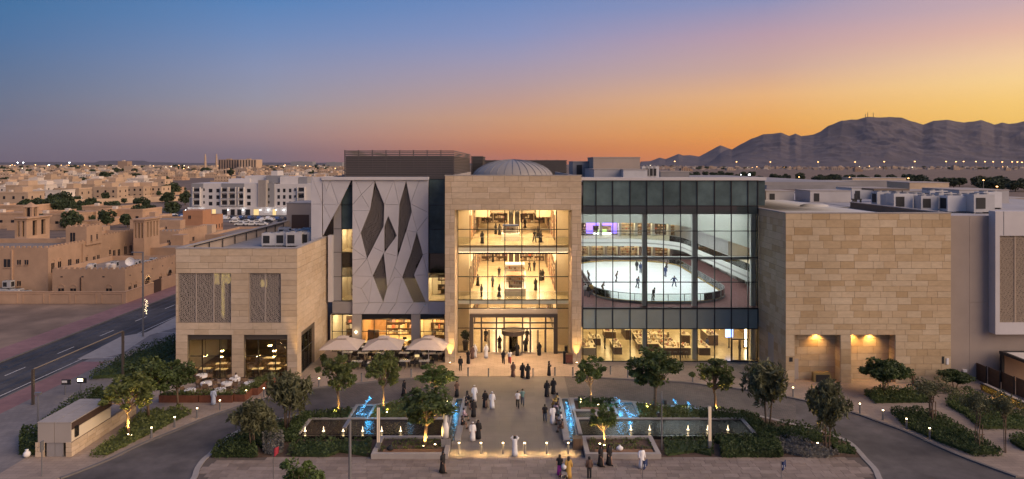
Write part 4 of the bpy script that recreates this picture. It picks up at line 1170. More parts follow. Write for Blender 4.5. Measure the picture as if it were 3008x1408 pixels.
# ------------------------------------------------------------------ faceted white wing
YW = 90.5
facet = thing('faceted_wing', 'white faceted panel wing with slender diamond-shaped pierced openings', 'building', (-17.5, YW, 0))
def zq(zx, zy): 
    p = on(900 + zx / 2.412, 400 + zy / 2.412, YW); return (p.x, p.z)
rg = random.Random(61)
def facet_panels(poly_pts, seg, holes, name, mat, depth=0.18, off=0.09, split=True):
    verts = []; idx = {}
    def vid(p):
        k = (round(p[0], 1), round(p[1], 1))
        if k not in idx: idx[k] = len(verts); verts.append(Vector(p))
        return idx[k]
    edges = []
    def loop(pts):
        ids = [vid(p) for p in pts]
        for a, c in zip(ids, ids[1:] + ids[:1]): edges.append((a, c))
    loop(poly_pts)
    for h in holes: loop(h)
    for p in seg:
        ids = [vid(q) for q in p]
        for a, c in zip(ids, ids[1:]): edges.append((a, c))
    V, E, Fc, _, oe, _ = delaunay_2d_cdt(verts, edges, [], 0, 1e-3)
    seam = {frozenset(e) for e, q in zip(E, oe) if q}
    offs = [rg.uniform(0, off) for _ in V]
    W3 = [zq(v.x, v.y) for v in V]
    keep = []
    for f in Fc:
        c = sum((Vector(V[i]) for i in f), Vector((0, 0))) / len(f)
        if in_poly(c.x, c.y, poly_pts) and not any(in_poly(c.x, c.y, h) for h in holes): keep.append(tuple(f))
    own = {}; grp = list(range(len(keep)))
    def root(i):
        while grp[i] != i: i = grp[i]
        return i
    for i, f in enumerate(keep):
        for k in range(3):
            e = frozenset((f[k], f[(k + 1) % 3]))
            if e in seam: continue
            if e in own: grp[root(i)] = root(own[e])
            else: own[e] = i
    parts = {}
    for i, f in enumerate(keep): parts.setdefault(root(i), []).append(f)
    n = 0
    for fs in parts.values():
        m = MB(); ce = Vector()
        for f in fs:
            P = [Vector((W3[i][0], YW - offs[i], W3[i][1])) for i in f]
            ar = (P[1] - P[0]).cross(P[2] - P[0]).length
            tt = []
            for k in range(3):      # inset only along real seams
                e = frozenset((f[(k + 1) % 3], f[(k + 2) % 3])); l = (P[(k + 2) % 3] - P[(k + 1) % 3]).length
                tt.append(min(.3, .02 * l / max(ar, 1e-6)) if e in seam else 0.0)
            Q = []
            for i in range(3):
                bc = [tt[k] for k in range(3)]; bc[i] = 1 - sum(tt[k] for k in range(3) if k != i)
                Q.append(P[0] * bc[0] + P[1] * bc[1] + P[2] * bc[2])
            if (Q[1] - Q[0]).cross(Q[2] - Q[0]).y > 0: Q = [Q[0], Q[2], Q[1]]
            back = [Vector((q.x, YW + depth, q.z)) for q in Q]; ce = sum(Q, Vector()) / 3
            m.raw(Q + back, [(0, 1, 2), (5, 4, 3), (1, 0, 3, 4), (2, 1, 4, 5), (0, 2, 5, 3)], mat)
        m.build(name, facet, org=ce); n += 1
    return n
D1 = [(485,318),(552,485),(547,640),(430,868),(385,688),(452,520)]
D2 = [(580,566),(640,706),(553,825),(553,640)]
D3 = [(707,318),(738,480),(746,535),(708,668),(645,862),(652,640),(660,485)]
D4 = [(783,680),(825,840),(762,985),(845,1176),(760,1178),(680,1000),(745,820)]
D5 = [(548,828),(573,1075),(543,1178),(470,990)]
HOLES = [D1, D2, D3, D4, D5]
main = [(326,312),(865,312),(865,1261),(326,1261)]
segs = [[(345,312),(390,415),(452,520)],[(485,318),(390,415),(326,487)],[(326,530),(450,528)],[(326,530),(385,688)],[(385,688),(326,795)],[(326,795),(430,868)],
        [(552,485),(620,312),(657,487)],[(555,483),(657,487)],[(800,312),(738,480)],[(738,480),(860,540)],[(860,570),(785,672)],[(746,535),(785,672)],[(708,668),(783,680)],
        [(708,668),(745,820)],[(430,868),(470,990)],[(472,787),(553,825)],[(553,825),(640,850)],[(645,862),(625,930)],[(625,930),(573,1075)],[(625,930),(680,1000)],[(825,840),(858,832)],
        [(825,840),(860,985)],[(762,985),(860,985)],[(326,990),(470,995)],[(326,875),(430,868)],[(445,1180),(470,990)],[(430,868),(326,990)],[(390,1080),(445,1180)],[(326,1060),(390,1080)],[(450,1010),(390,1080)],
        [(326,1185),(445,1180),(543,1178),(635,1182),(760,1178),(850,1180),(865,1180)],[(680,1000),(635,1182)],[(573,1075),(625,1000),(680,1000)],[(635,1182),(580,1261)],[(445,1180),(400,1261)],[(760,1178),(700,1261)],[(543,1178),(500,1261)],[(850,1180),(800,1261)]]
facet_panels(main, segs, HOLES, 'facet_panel', 'white_panel')
# left part of the skin: sloping edge over the window strip
lp = [(115,312),(318,312),(236,485),(178,590),(118,705)]
facet_panels(lp, [[(168,315),(142,390),(120,318)],[(168,315),(226,484)],[(120,483),(236,485)],[(120,487),(172,588)]], [], 'facet_panel', 'white_panel', off=0.10)
facet_panels([(33,290),(112,290),(112,1000),(33,1000)], [[(40,292),(112,478)],[(33,482),(112,482)]], [], 'facet_panel', 'white_panel', off=0.04)
a, c = zq(110, 312), zq(865, 290)
bx('coping', 'white_panel_plain', facet, a[0], c[0], YW - .3, YW + .8, a[1] + .01, c[1])
# body behind the skin
WX0, WX1 = zq(33, 0)[0], PXL - .05
ztop = zq(0, 292)[1]; zlow = zq(0, 1261)[1]
bx('roof_slab', 'roof_grey', facet, WX0, WX1, YW + .8, 132, 22.2, 22.5)
bx('parapet', 'white_panel_plain', facet, WX0, WX0 + .3, YW + .3, 132, 5, ztop - .02)
# behind the main skin: dark backing with openings for lattice; storey floors and lit rooms
mx0, mx1 = zq(326, 0)[0], zq(865, 0)[0]
bx('backing_wall', 'panel_backing', facet, mx0, mx1, YW + 1.6, YW + 1.8, 9.9, ztop - .1)
bx('backing_wall', 'taupe_panel', facet, mx0, mx1, YW + 5, YW + 5.2, zlow, 9.9)
bx('floor_slab', 'panel_backing', facet, mx0, mx1, YW + .5, YW + 5, 9.75, 9.95); bx('floor_slab', 'panel_backing', facet, mx0, mx1, YW + .22, YW + 6, zlow - .02, zlow + .3)
bx('ceiling_light', 'glow_court', facet, mx0 + 1.6, mx1 - 1.2, YW + 1.5, YW + 2.3, 9.68, 9.74)
allh = HOLES
def in_any(u, v):
    for h in LH:
        if in_poly(u, v, h): return True
    return False
LH = []
for h in HOLES:
    w = [zq(*p) for p in h]; cx_ = sum(p[0] for p in w) / len(w); cz_ = sum(p[1] for p in w) / len(w)
    LH.append([(cx_ + (p[0] - cx_) * 1.25, cz_ + (p[1] - cz_) * 1.08) for p in w])
lattice('lattice_screen', facet, 'lattice_dark', in_any, mx0, mx1, zlow + .5, ztop - .5, YW + .28, .6, .085, .05, 9, clip=True)
bx('glass_pane', 'glass_dark', facet, mx0, mx1, YW + .6, YW + .62, 9.95, ztop - .2); bx('glass_pane', 'glass_clear', facet, mx0, mx1, YW + .6, YW + .62, zlow + .3, 9.75)
# lit-room builder
def lit_room(parent, x0, x1, y0, y1, z0, z1, glow='glow_shop', wall='cream_wall', disp=True, seed=1, sides=True):
    bx('room_back', wall, parent, x0 - .2, x1 + .2, y1, y1 + .1, z0, z1); bx('room_floor', 'cream_floor', parent, x0 - .2, x1 + .2, y0, y1, z0 - .12, z0)
    bx('room_ceiling', wall, parent, x0 - .2, x1 + .2, y0, y1, z1, z1 + .1)
    if sides:
        for x in (x0 - .3, x1 + .2): bx('room_side', wall, parent, x, x + .1, y0, y1, z0, z1)
    bx('ceiling_light', glow, parent, x0 + (x1 - x0) * .2, x1 - (x1 - x0) * .2, y0 + (y1 - y0) * .3, y1 - (y1 - y0) * .25, z1 - .06, z1 - .02)
    if disp:
        shelves(parent, 'room_display', x0 + (x1 - x0) * .25, x1 - .05, y1 - .1, z0 + .1, z0 + (z1 - z0) * .75, seed, rows=4)
# window strip on the left (recessed)
YC = YW + 1.0
gx0, gxm, gx1 = zq(180, 0)[0], zq(238, 0)[0], zq(326, 0)[0]
rows = [zq(0, y)[1] for y in (1178, 1005, 830, 662, 490, 318)]
for j, (za, zb) in enumerate(zip(rows, rows[1:])):
    bx('strip_panel', 'grey_panel', facet, gx0, gxm - .03, YC - .05, YC + .2, za + .015, zb - .015)
strip_g = ['glass_clear', 'glass_dark', 'glass_clear', 'spandrel', 'spandrel']
for j, (za, zb) in enumerate(zip(rows, rows[1:])):
    bx('glass_pane', strip_g[j], facet, gxm + .03, gx1 - .02, YC - .01, YC + .01, za + .03, zb - .03)
for z in rows: bx('transom', 'dark_metal', facet, gx0, gx1, YC - .08, YC + .06, z - .03, z + .03)
bx('mullion', 'dark_metal', facet, gxm - .03, gxm + .03, YC - .085, YC + .065, rows[0], rows[-1])
lit_room(facet, gxm, gx1, YC + .1, YC + 4, rows[0], rows[1] + 1.2, seed=3); lit_room(facet, gxm, gx1, YC + .1, YC + 4, rows[2], rows[3] - .1, seed=4)
bx('strip_back', 'panel_backing', facet, gx0, gx1, YC + .25, YC + .3, rows[3] + .02, rows[-1])
bx('strip_jamb', 'white_panel_plain', facet, zq(150, 0)[0], gx0, YW + .2, YC + .3, rows[0], zq(0, 705)[1])
z888, z921 = wz(888, YW), wz(922, YW)
bx('spandrel_panel', 'grey_panel', facet, gx0, gx1 - .01, YW + .3, YC + .3, zlow, rows[0] - .04)
# right glass strip
rx0, rx1 = zq(867, 0)[0], PXL - .02
rrows = [zq(0, y)[1] for y in (1172, 1003, 832, 662, 490, 305)]
for j, (za, zb) in enumerate(zip(rrows, rrows[1:])):
    bx('glass_pane', ['glass_clear', 'glass_dark', 'spandrel', 'spandrel', 'spandrel'][j], facet, rx0 + .03, rx1, YW + .19, YW + .21, za + .03, zb - .03)
for z in rrows: bx('transom', 'dark_metal', facet, rx0, rx1, YW + .12, YW + .26, z - .03, z + .03)
lit_room(facet, rx0 + .1, rx1 - .2, YW + .4, YW + 5, rrows[0], rrows[1] + .5, seed=6)
bx('spandrel_panel', 'white_panel_plain', facet, mx1 + .02, rx1, YW - .1, YW + .25, zlow, rrows[0] - .04)
# street-level shop fronts
YB0 = 90.75
bays = [(976, 1036), (1063, 1209), (1235, 1306)]
for a_, c_ in ((1036, 1063), (1209, 1235)):
    bx('pillar', 'taupe_panel', facet, wx(a_, YB0), wx(c_, YB0), YB0 - .35, YB0 + .4, 0, zlow - .03)
for k, (a_, c_) in enumerate(bays):
    x0, x1 = wx(a_, YB0), wx(c_, YB0); n = (2, 4, 2)[k]
    xs = [x0 + (x1 - x0) * i / n for i in range(n + 1)]
    curtain(facet, xs, [.14, 2.75, 4.35 if k else 5.0], YB0, 'glass_clear', bw=.07)
    if k: bx('shop_head', 'dark_metal', facet, x0, x1, YB0 - .05, YB0 + .05, 4.4, zlow - .03)
    lit_room(facet, x0, x1, YB0 + .1, YB0 + (5 if k != 1 else 9), .11, 4.9, glow='glow_shop' if k == 0 else 'glow_rest', wall='cream_wall' if k != 1 else 'wood_panel', seed=70 + k)
bx('stair_string', 'dark_wood', facet, wx(1066, YB0), wx(1100, YB0), YB0 + 3, YB0 + 3.3, .11, 2.2)
for k in range(8):
    bx('pendant_lamp', 'glow_warm', facet, wx(1075 + k * 8, YB0 + 6), wx(1075 + k * 8, YB0 + 6) + .14, YB0 + 6, YB0 + 6.14, 3.2 + (k % 3) * .18, 3.36 + (k % 3) * .18)
wl_ = MB(); p = Vector((wx(1048, YB0), YB0 - .45, 2.75)); wl_.sphere(p, .13, 'glow_lamp'); wl_.build('wall_lamp', facet)
lamp('wall_lamp_light', 'POINT', p - Vector((0, .2, 0)), 10, WARM, facet, .1)

# ------------------------------------------------------------------ rooftop plant
def louvre_box(name, label, x0, x1, y0, y1, z0, z1, n=17, mat='louvre', rail=False):
    t = thing(name, label, 'plant enclosure', ((x0 + x1) / 2, y0, z0))
    bx('core', 'louvre_dark', t, x0 + .2, x1 - .2, y0 + .2, y1 - .2, z0, z1 - (.9 if rail else .15))
    m = MB(); h = (z1 - z0) / n
    for k in range(n):
        z = z0 + k * h
        m.box(x0, x1, y0, y0 + .1, z, z + h * .6, mat); m.box(x1 - .1, x1, y0 + .1, y1, z, z + h * .6, mat); m.box(x0, x0 + .1, y0 + .1, y1, z, z + h * .6, mat); m.box(x0 + .1, x1 - .1, y1 - .1, y1, z, z + h * .6, mat)
    tag(m.build('louvre_slats', t), kind='stuff')
    k = x0
    while k < x1: bx('post', 'louvre_dark', t, k, k + .12, y0 + .1, y0 + .22, z0, z1); k += (x1 - x0) / 8
    return t
Yv = 100.0
louvre_box('louvred_plant_screen', 'long brown louvred plant screen on the roof above the faceted wing', wx(1011, Yv), wx(1334, Yv), Yv, 140, 22.5, wz(440.6, Yv), 18, rail=True)
louvre_box('louvred_plant_screen', 'small dark louvred screen behind the long brown one', wx(1384, 142), wx(1415, 142) + .3, 142, 155, 22.5, wz(458, 142), 14, 'louvre_dark')
louvre_box('louvred_plant_screen', 'low dark louvred screen running behind the dome', wx(1416, 126), wx(1679, 126), 136, 140, 22.7, wz(471, 126) + .2, 10, 'louvre_dark')
def roof_box(name, label, cat, px0, px1, py0, py1, Y, d, mat, cap=True, door=False):
    x0, x1 = wx(px0, Y), wx(px1, Y); z1, z0 = wz(py0, Y), wz(py1, Y)
    t = thing(name, label, cat, ((x0 + x1) / 2, Y, z0))
    bx('wall', mat, t, x0, x1, Y, Y + d, z0, z1)
    if cap: bx('coping', 'concrete', t, x0 - .06, x1 + .06, Y - .06, Y + d + .06, z1, z1 + .12)
    if door: bx('door', 'vent_dark', t, x0 + .6, x0 + 1.5, Y - .03, Y + .02, z0 + .1, z0 + min(2.1, (z1 - z0) * .8))
    return t
roof_box('plant_room', 'taupe rooftop plant room right of the dome', 'plant room', 1743, 1880, 464, 500, 106, 8, 'render_taupe')
roof_box('roof_annex', 'white low roof annex under the taupe plant room', 'plant room', 1745, 1831, 499, 533, 99, 14, 'roof_white')
roof_box('roof_annex', 'white roof annex right of the low one, stepping forward', 'plant room', 1831, 1902, 500, 533, 97, 12, 'plant_white')
roof_box('roof_annex', 'grey stepped roof annex between dome and taupe plant room', 'plant room', 1683, 1742, 476, 520, 112, 8, 'plant_grey', door=True)
roof_box('roof_annex', 'low pale roof block at the right end of the glass wing roof', 'plant room', 1940, 2025, 505, 530, 118, 5, 'roof_grey')
# rooftop units: air handlers
def ac_proto():
    t = thing('air_handler', 'x', 'air conditioner', (0, 0, 0))
    bx('cabinet', 'plant_white', t, -.95, .95, -.7, .7, .15, 1.75)
    bx('fan_grille', 'vent_dark', t, -.75, .1, -.73, -.69, .45, 1.45); bx('side_grille', 'vent_dark', t, .94, .97, -.5, .5, .4, 1.5)
    for sx in (-.6, .6):
        m = MB(); m.rings([(1.75, .38, .38), (1.87, .38, .38)], 'plant_grey', n=12, c=(sx * .75, 0)); fr_ = m.build('fan_ring', t)
        m = MB(); m.rings([(1.8, .3, .3), (1.875, .3, .3)], 'vent_dark', n=12, c=(sx * .75, 0)); m.build('fan', fr_)
    for sx in (-.85, .85): bx('skid', 'grey_steel', t, sx - .06, sx + .06, -.7, .7, 0, .15)
    return Proto(t)
AC = ac_proto()
rg = random.Random(71)
for i, (px, py, s) in enumerate([(795,717,1.0),(835,717,1.05),(868,718,1.1),(905,716,1.1),(848,706,.9),(880,700,.9),(905,696,.9),(836,692,.85)]):
    p = at(px, py + 6, 14.0)
    AC.place((p.x, p.y, 14.0), 0, s, 'boxy air handling unit crowded on the left block roof', 'air handlers on the left block roof')
for i in range(13):
    p = at(2590 + i * 26, 606 + (i % 3) * 7 + i * .8, 18.6)
    AC.place((p.x, p.y, 18.7), rg.choice((0, PI)), rg.uniform(1.0, 1.4), 'dark-grilled air handling unit in the long row on the right roofs', 'air handlers on the right roofs')
for i, px in enumerate((1908, 1918, 1930, 1941)):
    p = at(px, 528, 22.7)
    AC.place((p.x, 104, 22.7), 0, (.5, .6, 1.1), 'slim white cooling unit standing on the glass wing roof', 'cooling units on the glass wing roof')
# roof railing and back block behind the left block
t = thing('roof_railing', 'dark railing panel along the left edge of the left block roof', 'railing', (-37.9, 84, 14))
for k in range(9):
    y = 82 + k * 4; bx('post', 'dark_metal', t, -38.2, -38.1, y, y + .1, 14, 15.1)
bx('rail', 'dark_metal', t, -38.2, -38.1, 82.1, 114, 15.1, 15.2)
rb = roof_box('stair_house', 'taupe stair house with a wide brown door behind the left block roof', 'plant room', 842, 915, 598, 676, 117, 8, 'render_taupe')
bx('door', 'door_brown', rb, wx(857, 117), wx(908, 117), 116.95, 117.02, 14.0, 16.3)
# ------------------------------------------------------------------ mall roofs on the right, behind the stone block
rear = thing('rear_mall_block', 'broad low rear mall block with pale flat roof behind the stone block', 'building', (60, 101, 0))
bx('wall', 'render_taupe', rear, 46.5, 92, 101, 160, 0, 18.4); bx('roof_slab', 'roof_white', rear, 46.5, 92, 101, 160, 18.4, 18.65)
bx('wall', 'roof_white', rear, 32.0, 46.5, 101, 160, 10, 18.4); bx('roof_slab', 'roof_white', rear, 33.5, 46.5, 101, 160, 18.42, 18.66)
for lb, px0, px1, py0, py1, Y, d, mt in [
    ('white roof block beside the glass wing corner', 2250, 2333, 563, 594, 116, 6, 'roof_white'), ('long white roof block left of the dark gantry', 2380, 2500, 562, 594, 113, 6, 'roof_white'),
    ('white roof block with low wall behind the dark gantry', 2502, 2622, 554, 588, 124, 6, 'plant_white'), ('white roof block under the sandstone one', 2632, 2787, 563, 592, 117, 8, 'plant_white'),
    ('sandstone roof block, broad and flat', 2672, 2788, 538, 566, 132, 8, 'stone_left'), ('far thin sandstone roof block', 2504, 2662, 524, 540, 160, 5, 'stone_left'),
    ('large white roof block under the orange lamp', 2818, 2964, 560, 606, 110, 10, 'roof_white'), ('long grey roof wall at the back of the right roofs', 2252, 2672, 532, 556, 148, 4, 'roof_grey'),
    ('dark-doored lift housing at the right roof edge', 2786, 2822, 566, 600, 118, 4, 'plant_grey'), ('low beige roof block at the right picture edge', 2966, 3040, 584, 606, 125, 6, 'stone_left')]:
    roof_box('roof_block', lb, 'roof block', px0, px1, py0, py1, Y, d, mt, door='white' in lb)
t = thing('roof_canopy', 'thin flat dark canopy between the white roof blocks', 'canopy', (wx(2620, 112), 112, 18.6))
bx('plate', 'bronze_metal', t, wx(2567, 112), wx(2672, 112), 112, 116, wz(556, 112) - .25, wz(550, 112) - .25)
for x in (wx(2575, 112), wx(2660, 112)): bx('post', 'dark_metal', t, x, x + .12, 113, 113.12, 18.65, wz(556, 112) - .25)
t = thing('roof_vent', 'rounded pale roof hatch behind the stone block coping', 'roof vent', (wx(2392, 98), 98, 18.6))
m = MB(); m.rings([(18.65, 2.1, 1.0), (19.1, 2.0, .9), (19.3, 1.2, .5)], 'plant_white', n=18, c=(wx(2392, 98), 98)); m.build('hatch', t, smooth=True)
bx('kerb', 'plant_grey', t, wx(2350, 98), wx(2434, 98), 97.2, 98.8, 18.5, 18.8)
t = thing('roof_gantry', 'small black pipe gantry with a valve on the right roofs', 'pipework', (wx(2515, 110), 110, 18.6))
for x0_, x1_, z0_, z1_ in ((2503, 2532, 19.2, 19.4), (2512, 2518, 18.65, 20.2), (2506, 2509, 18.65, 19.2), (2528, 2531, 18.65, 19.2)):
    bx('pipe', 'vent_dark', t, wx(x0_, 110), wx(x1_, 110), 110, 110.3, z0_, z1_)
# ================================================================== TOWN
# ------------------------------------------------------------------ mountains
prof = [(-400,482),(0,478),(175,373.0),(235,370),(295,348),(330,358),(412,325),(440,335),(485,332),(540,342),(600,310),(672,270),(745,298),(800,265),(870,230),(940,203),(1000,200),(1055,190),(1105,215),(1145,198),(1180,215),(1260,203),(1300,185),(1350,150),(1435,115),(1530,110),(1590,95),(1680,97),(1730,92),(1810,100),(1880,122),(1945,142),(2010,118),(2090,110),(2200,130),(2310,115),(2390,140),(2440,130),(2480,138),(2576,122),(2750,90),(2950,130),(3300,100),(3800,170),(4400,120)]
prof = [(1800 + x / 2.1325, 300 + y / 2.1325) for x, y in prof if x >= 100]
def ridge(px):
    for (a, ya), (c, yc) in zip(prof, prof[1:]):
        if a <= px <= c: return (HZ - (ya + (yc - ya) * (px - a) / (c - a))) / F
    return 0.0
def mountain(name, label, r0, r1, px0, px1, nu, nv, fn, seed):
    V = []; Fs = []
    for i in range(nu + 1):
        px = px0 + (px1 - px0) * i / nu
        for j in range(nv + 1):
            v = j / nv; Y = r0 + (r1 - r0) * v
            x = (px - CX) / F * Y
            top = fn(px) * r1 + 25
            q = Vector((x * .0011 + seed, Y * .0007, seed))
            e = noise.ridged_multi_fractal(q, .8, 2.1, 6, 1.0, 2.0) * .5; f_ = noise.noise(q * 14)
            env = (4 * v * (1 - v)) ** .7 if v < 1 else 0
            h = top * (v ** 1.55 * (1 - .34 * env * (1 - min(1, e))) + env * .11 * (e - .45) + .012 * f_ * v)
            if v >= .999: h = top * (1 + .015 * noise.noise(q * 9))
            V.append((x, Y, max(-2, h)))
        V.append(((px - CX) / F * (r1 * 1.12), r1 * 1.12, -5))
    n = nv + 2
    for i in range(nu):
        for j in range(n - 1):
            a = i * n + j; Fs.append((a, a + n, a + n + 1, a + 1))
    m = MB(); m.raw(V, Fs, 'mountain_rock'); o = m.build(name, smooth=True); structure(o)
mk('mountain_rock', (0.085, 0.070, 0.078), 0.95, var=0.3, vs=0.006, bump=0.6, bs=0.03)
mountain('mountain_range', '', 5200, 9000, 2075, 3500, 430, 90, lambda px: ridge(px) * min(1, max(0, (px - 2075) / 70)), 3.3)
mountain('mountain_foothill', '', 8600, 12500, 1850, 2240, 120, 24, lambda px: ridge(px) if px < 2150 else ridge(2150) * max(0, (2240 - px) / 90), 7.1)
mountain('far_hills', '', 12000, 14500, -600, 1500, 160, 10, lambda px: max(0.0008, .0022 + .0022 * noise.noise(Vector((px * .004, 0, 5))) + (.0022 if 280 < px < 430 else 0)), 1.7)
# antenna masts on the summit
for i, (zx, zy) in enumerate(((1583, 75), (1597, 65), (1632, 67))):
    px = 1800 + zx / 2.1325; top = on(px, 300 + zy / 2.1325, 8950); bot = on(px, 300 + 100 / 2.1325, 8950)
    m = MB(); m.tube([bot - Vector((0, 0, 40)), top], [4.5, 3], 'dark_metal', n=4)
    tag(m.build('antenna_mast', org=bot), ('left', 'middle', 'right')[i] + ' of three thin antenna masts on the mountain summit', 'antenna')

# ------------------------------------------------------------------ near tan houses with merlons
def merlons(m, x0, x1, y0, y1, z, mat, step=1.0, faces='fr'):
    def run(a, c, fn):
        n = max(2, int((c - a) / step)); w = (c - a) / n
        for k in range(n):
            fn(a + k * w + w * .25, a + k * w + w * .75)
    if 'f' in faces: run(x0, x1, lambda a, c: m.box(a, c, y0, y0 + .3, z, z + .32, mat))
    if 'r' in faces: run(y0 + .4, y1, lambda a, c: m.box(x1 - .3, x1, a, c, z, z + .32, mat))
def hbox(t, x0, x1, y0, y1, z0, z1, mat, par=.8, mer=True, roof=True):
    """a volume with parapet: walls, roof, merlons"""
    bx('wall', mat, t, x0, x1, y0, y0 + .3, z0, z1); bx('wall', mat, t, x1 - .3, x1, y0 + .3, y1, z0, z1)
    bx('wall', mat, t, x0, x0 + .3, y0 + .3, y1, z0, z1); bx('wall', mat, t, x0 + .3, x1 - .3, y1 - .3, y1, z0, z1)
    bx('roof', 'roof_town', t, x0 + .3, x1 - .3, y0 + .3, y1 - .3, z1 - par - .2, z1 - par)
    if mer:
        m = MB(); merlons(m, x0, x1, y0, y1, z1, mat); m.build('merlons', t)
def hwin(t, face, pos, u, z, w, h, arch=False, mat='window_dark', trim='house_tan'):
    """window: pane with frame and sill; arch adds a blind arch above"""
    if face == 'f':
        p = bx('window', mat, t, u - w / 2, u + w / 2, pos - .02, pos + .05, z, z + h)
        sub_of(bx('window_sill', trim, t, u - w / 2 - .1, u + w / 2 + .1, pos - .14, pos, z - .12, z), p)
        sub_of(bx('window_bar', trim, t, u - .03, u + .03, pos - .04, pos, z, z + h), p)
        if arch:
            m = MB()
            for k in range(8):
                a0, a1 = PI * k / 8, PI * (k + 1) / 8; r0, r1 = w * .5, w * .5 + .14
                q = [(u + r * math.cos(a), z + h + .15 + r * math.sin(a)) for r, a in ((r0, a0), (r1, a0), (r1, a1), (r0, a1))]
                m.raw([(x, pos - .07, zz) for x, zz in q] + [(x, pos + .02, zz) for x, zz in q], [(0, 3, 2, 1), (0, 1, 5, 4), (1, 2, 6, 5), (2, 3, 7, 6), (3, 0, 4, 7)], trim)
            sub_of(m.build('window_arch', t), p)
    else:
        p = bx('window', mat, t, pos - .05, pos + .02, u - w / 2, u + w / 2, z, z + h)
        sub_of(bx('window_sill', trim, t, pos, pos + .14, u - w / 2 - .1, u + w / 2 + .1, z - .12, z), p)
        sub_of(bx('window_bar', trim, t, pos, pos + .04, u - .03, u + .03, z, z + h), p)
        if arch:
            m = MB()
            for k in range(8):
                a0, a1 = PI * k / 8, PI * (k + 1) / 8; r0, r1 = w * .5, w * .5 + .14
                q = [(u + r * math.cos(a), z + h + .15 + r * math.sin(a)) for r, a in ((r0, a0), (r1, a0), (r1, a1), (r0, a1))]
                m.raw([(pos + .07, x, zz) for x, zz in q] + [(pos - .02, x, zz) for x, zz in q], [(0, 1, 2, 3), (4, 5, 1, 0), (5, 6, 2, 1), (6, 7, 3, 2), (7, 4, 0, 3)], trim)
            sub_of(m.build('window_arch', t), p)
def z1x(zx, Y): return wx(zx / 2.412, Y)
def z1z(zy, Y): return wz(400 + zy / 2.412, Y)
# compound wall with recessed panels
cw = thing('compound_wall', 'low tan compound wall with blind panels around the merloned houses', 'wall', (-80, 122, 0))
bx('wall', 'house_tan', cw, -112, -69.0, 122, 122.3, 0, 2.1); bx('wall', 'house_tan', cw, -69.3, -69.0, 122.3, 131.5, 0, 2.1)
bx('wall', 'house_tan', cw, -69.3, -69.0, 134.5, 160, 0, 2.4)
bx('coping', 'house_tan', cw, -112, -68.95, 121.95, 122.35, 2.1, 2.2); bx('coping', 'house_tan', cw, -69.35, -68.95, 122.35, 131.5, 2.1, 2.2)
for k in range(9):
    x = -111 + k * 4.7
    if x + 3.8 < -69.2:
        for (a, c, z0, z1) in ((x, x + 3.8, 1.75, 1.85), (x, x + .12, .2, 1.75), (x + 3.68, x + 3.8, .2, 1.75)): bx('panel_frame', 'house_tan', cw, a, c, 121.93, 122.0, z0, z1)
bx('gate', 'door_brown', cw, -69.2, -69.1, 131.6, 134.4, 0, 2.5)
# house A (front corner)
hA = thing('merloned_house', 'single storey tan house with a white satellite dish on its roof at the street corner', 'house', (-77, 124, 0))
hbox(hA, -83.5, -70.3, 124, 142.5, 0, 5.85, 'house_tan', .9)
for u in (-81.9, -79.7, -73.2): hwin(hA, 'f', 124, u, .9, 1.05, 1.5, True)
bx('drain_pipe', 'door_brown', hA, -78.4, -78.25, 123.85, 124, .2, 4.4)
for u, ar in ((125.6, True), (127.4, True), (136.5, True)): hwin(hA, 'r', -70.3, u, 1.0, .9, 1.5, ar)
for u in (131.5, 140.0):
    bx('door', 'door_brown', hA, -70.36, -70.28, u - .7, u + .7, .0, 2.6)
    m = MB()
    for k in range(10):
        a0, a1 = PI * k / 10, PI * (k + 1) / 10
        q = [(u + r * math.cos(a), 2.6 + r * math.sin(a)) for r, a in ((.75, a0), (1.15, a0), (1.15, a1), (.75, a1))]
        m.raw([(-70.12, x, z) for x, z in q] + [(-70.32, x, z) for x, z in q], [(0, 1, 2, 3), (4, 5, 1, 0), (5, 6, 2, 1), (6, 7, 3, 2)], 'house_cream')
        m.raw([(-70.26, u + .75 * math.cos(a0), 2.6 + .75 * math.sin(a0)), (-70.26, u + .75 * math.cos(a1), 2.6 + .75 * math.sin(a1)), (-70.26, u, 2.6)], [(0, 1, 2)], 'window_dark')
    m.build('door_arch', hA)
lamp('porch_lamp', 'POINT', (-69.8, 131.5, 2.9), 25, WARM, hA, .1)
for k in range(5):
    y = 125.5 + k * 3.9; bx('wall_vent', 'vent_dark', hA, -70.32, -70.27, y, y + .3, 4.4, 4.6)
for k in range(3): bx('wall_vent', 'vent_dark', hA, -82 + k * 3.8, -81.6 + k * 3.8, 123.97, 124.02, 4.4, 4.6)
# satellite dish and tanks on house A
t = thing('satellite_dish', 'white satellite dish on the corner house roof', 'satellite dish', (-72.6, 127, 5.0))
m = MB(); m.rings([(5.6, .05, .05), (5.72, .45, .45), (5.98, .8, .8)], 'linen', n=16, c=(0, 0), cap=False)
d = m.mesh('dish'); o = bpy.data.objects.new('dish', d); COL.objects.link(o); o.parent = t; o.rotation_euler = (R(75), 0, R(15)); o.location = (0, 5.6, .3)
bx('mast', 'grey_steel', t, -72.66, -72.54, 126.95, 127.05, 4.95, 5.9)
def tank_proto():
    t = thing('water_tank', 'x', 'water tank', (0, 0, 0))
    m = MB(); m.rings([(.1, .55, .55), (1.15, .55, .55), (1.3, .35, .35), (1.36, .2, .2)], 'house_white', n=14); m.build('barrel', t, smooth=False)
    bx('base', 'plant_grey', t, -.5, .5, -.5, .5, 0, .1); return Proto(t)
TK = tank_proto()
for x, y, z, lb in ((-78.6, 127, 4.95, 'left of the pale water tanks on the corner house roof'), (-76.3, 129, 4.95, 'middle pale water tank on the corner house roof'), (-75.0, 128.3, 4.95, 'right pale water tank on the corner house roof')):
    TK.place((x, y, z), 0, 1, lb, 'water tanks on the corner house')
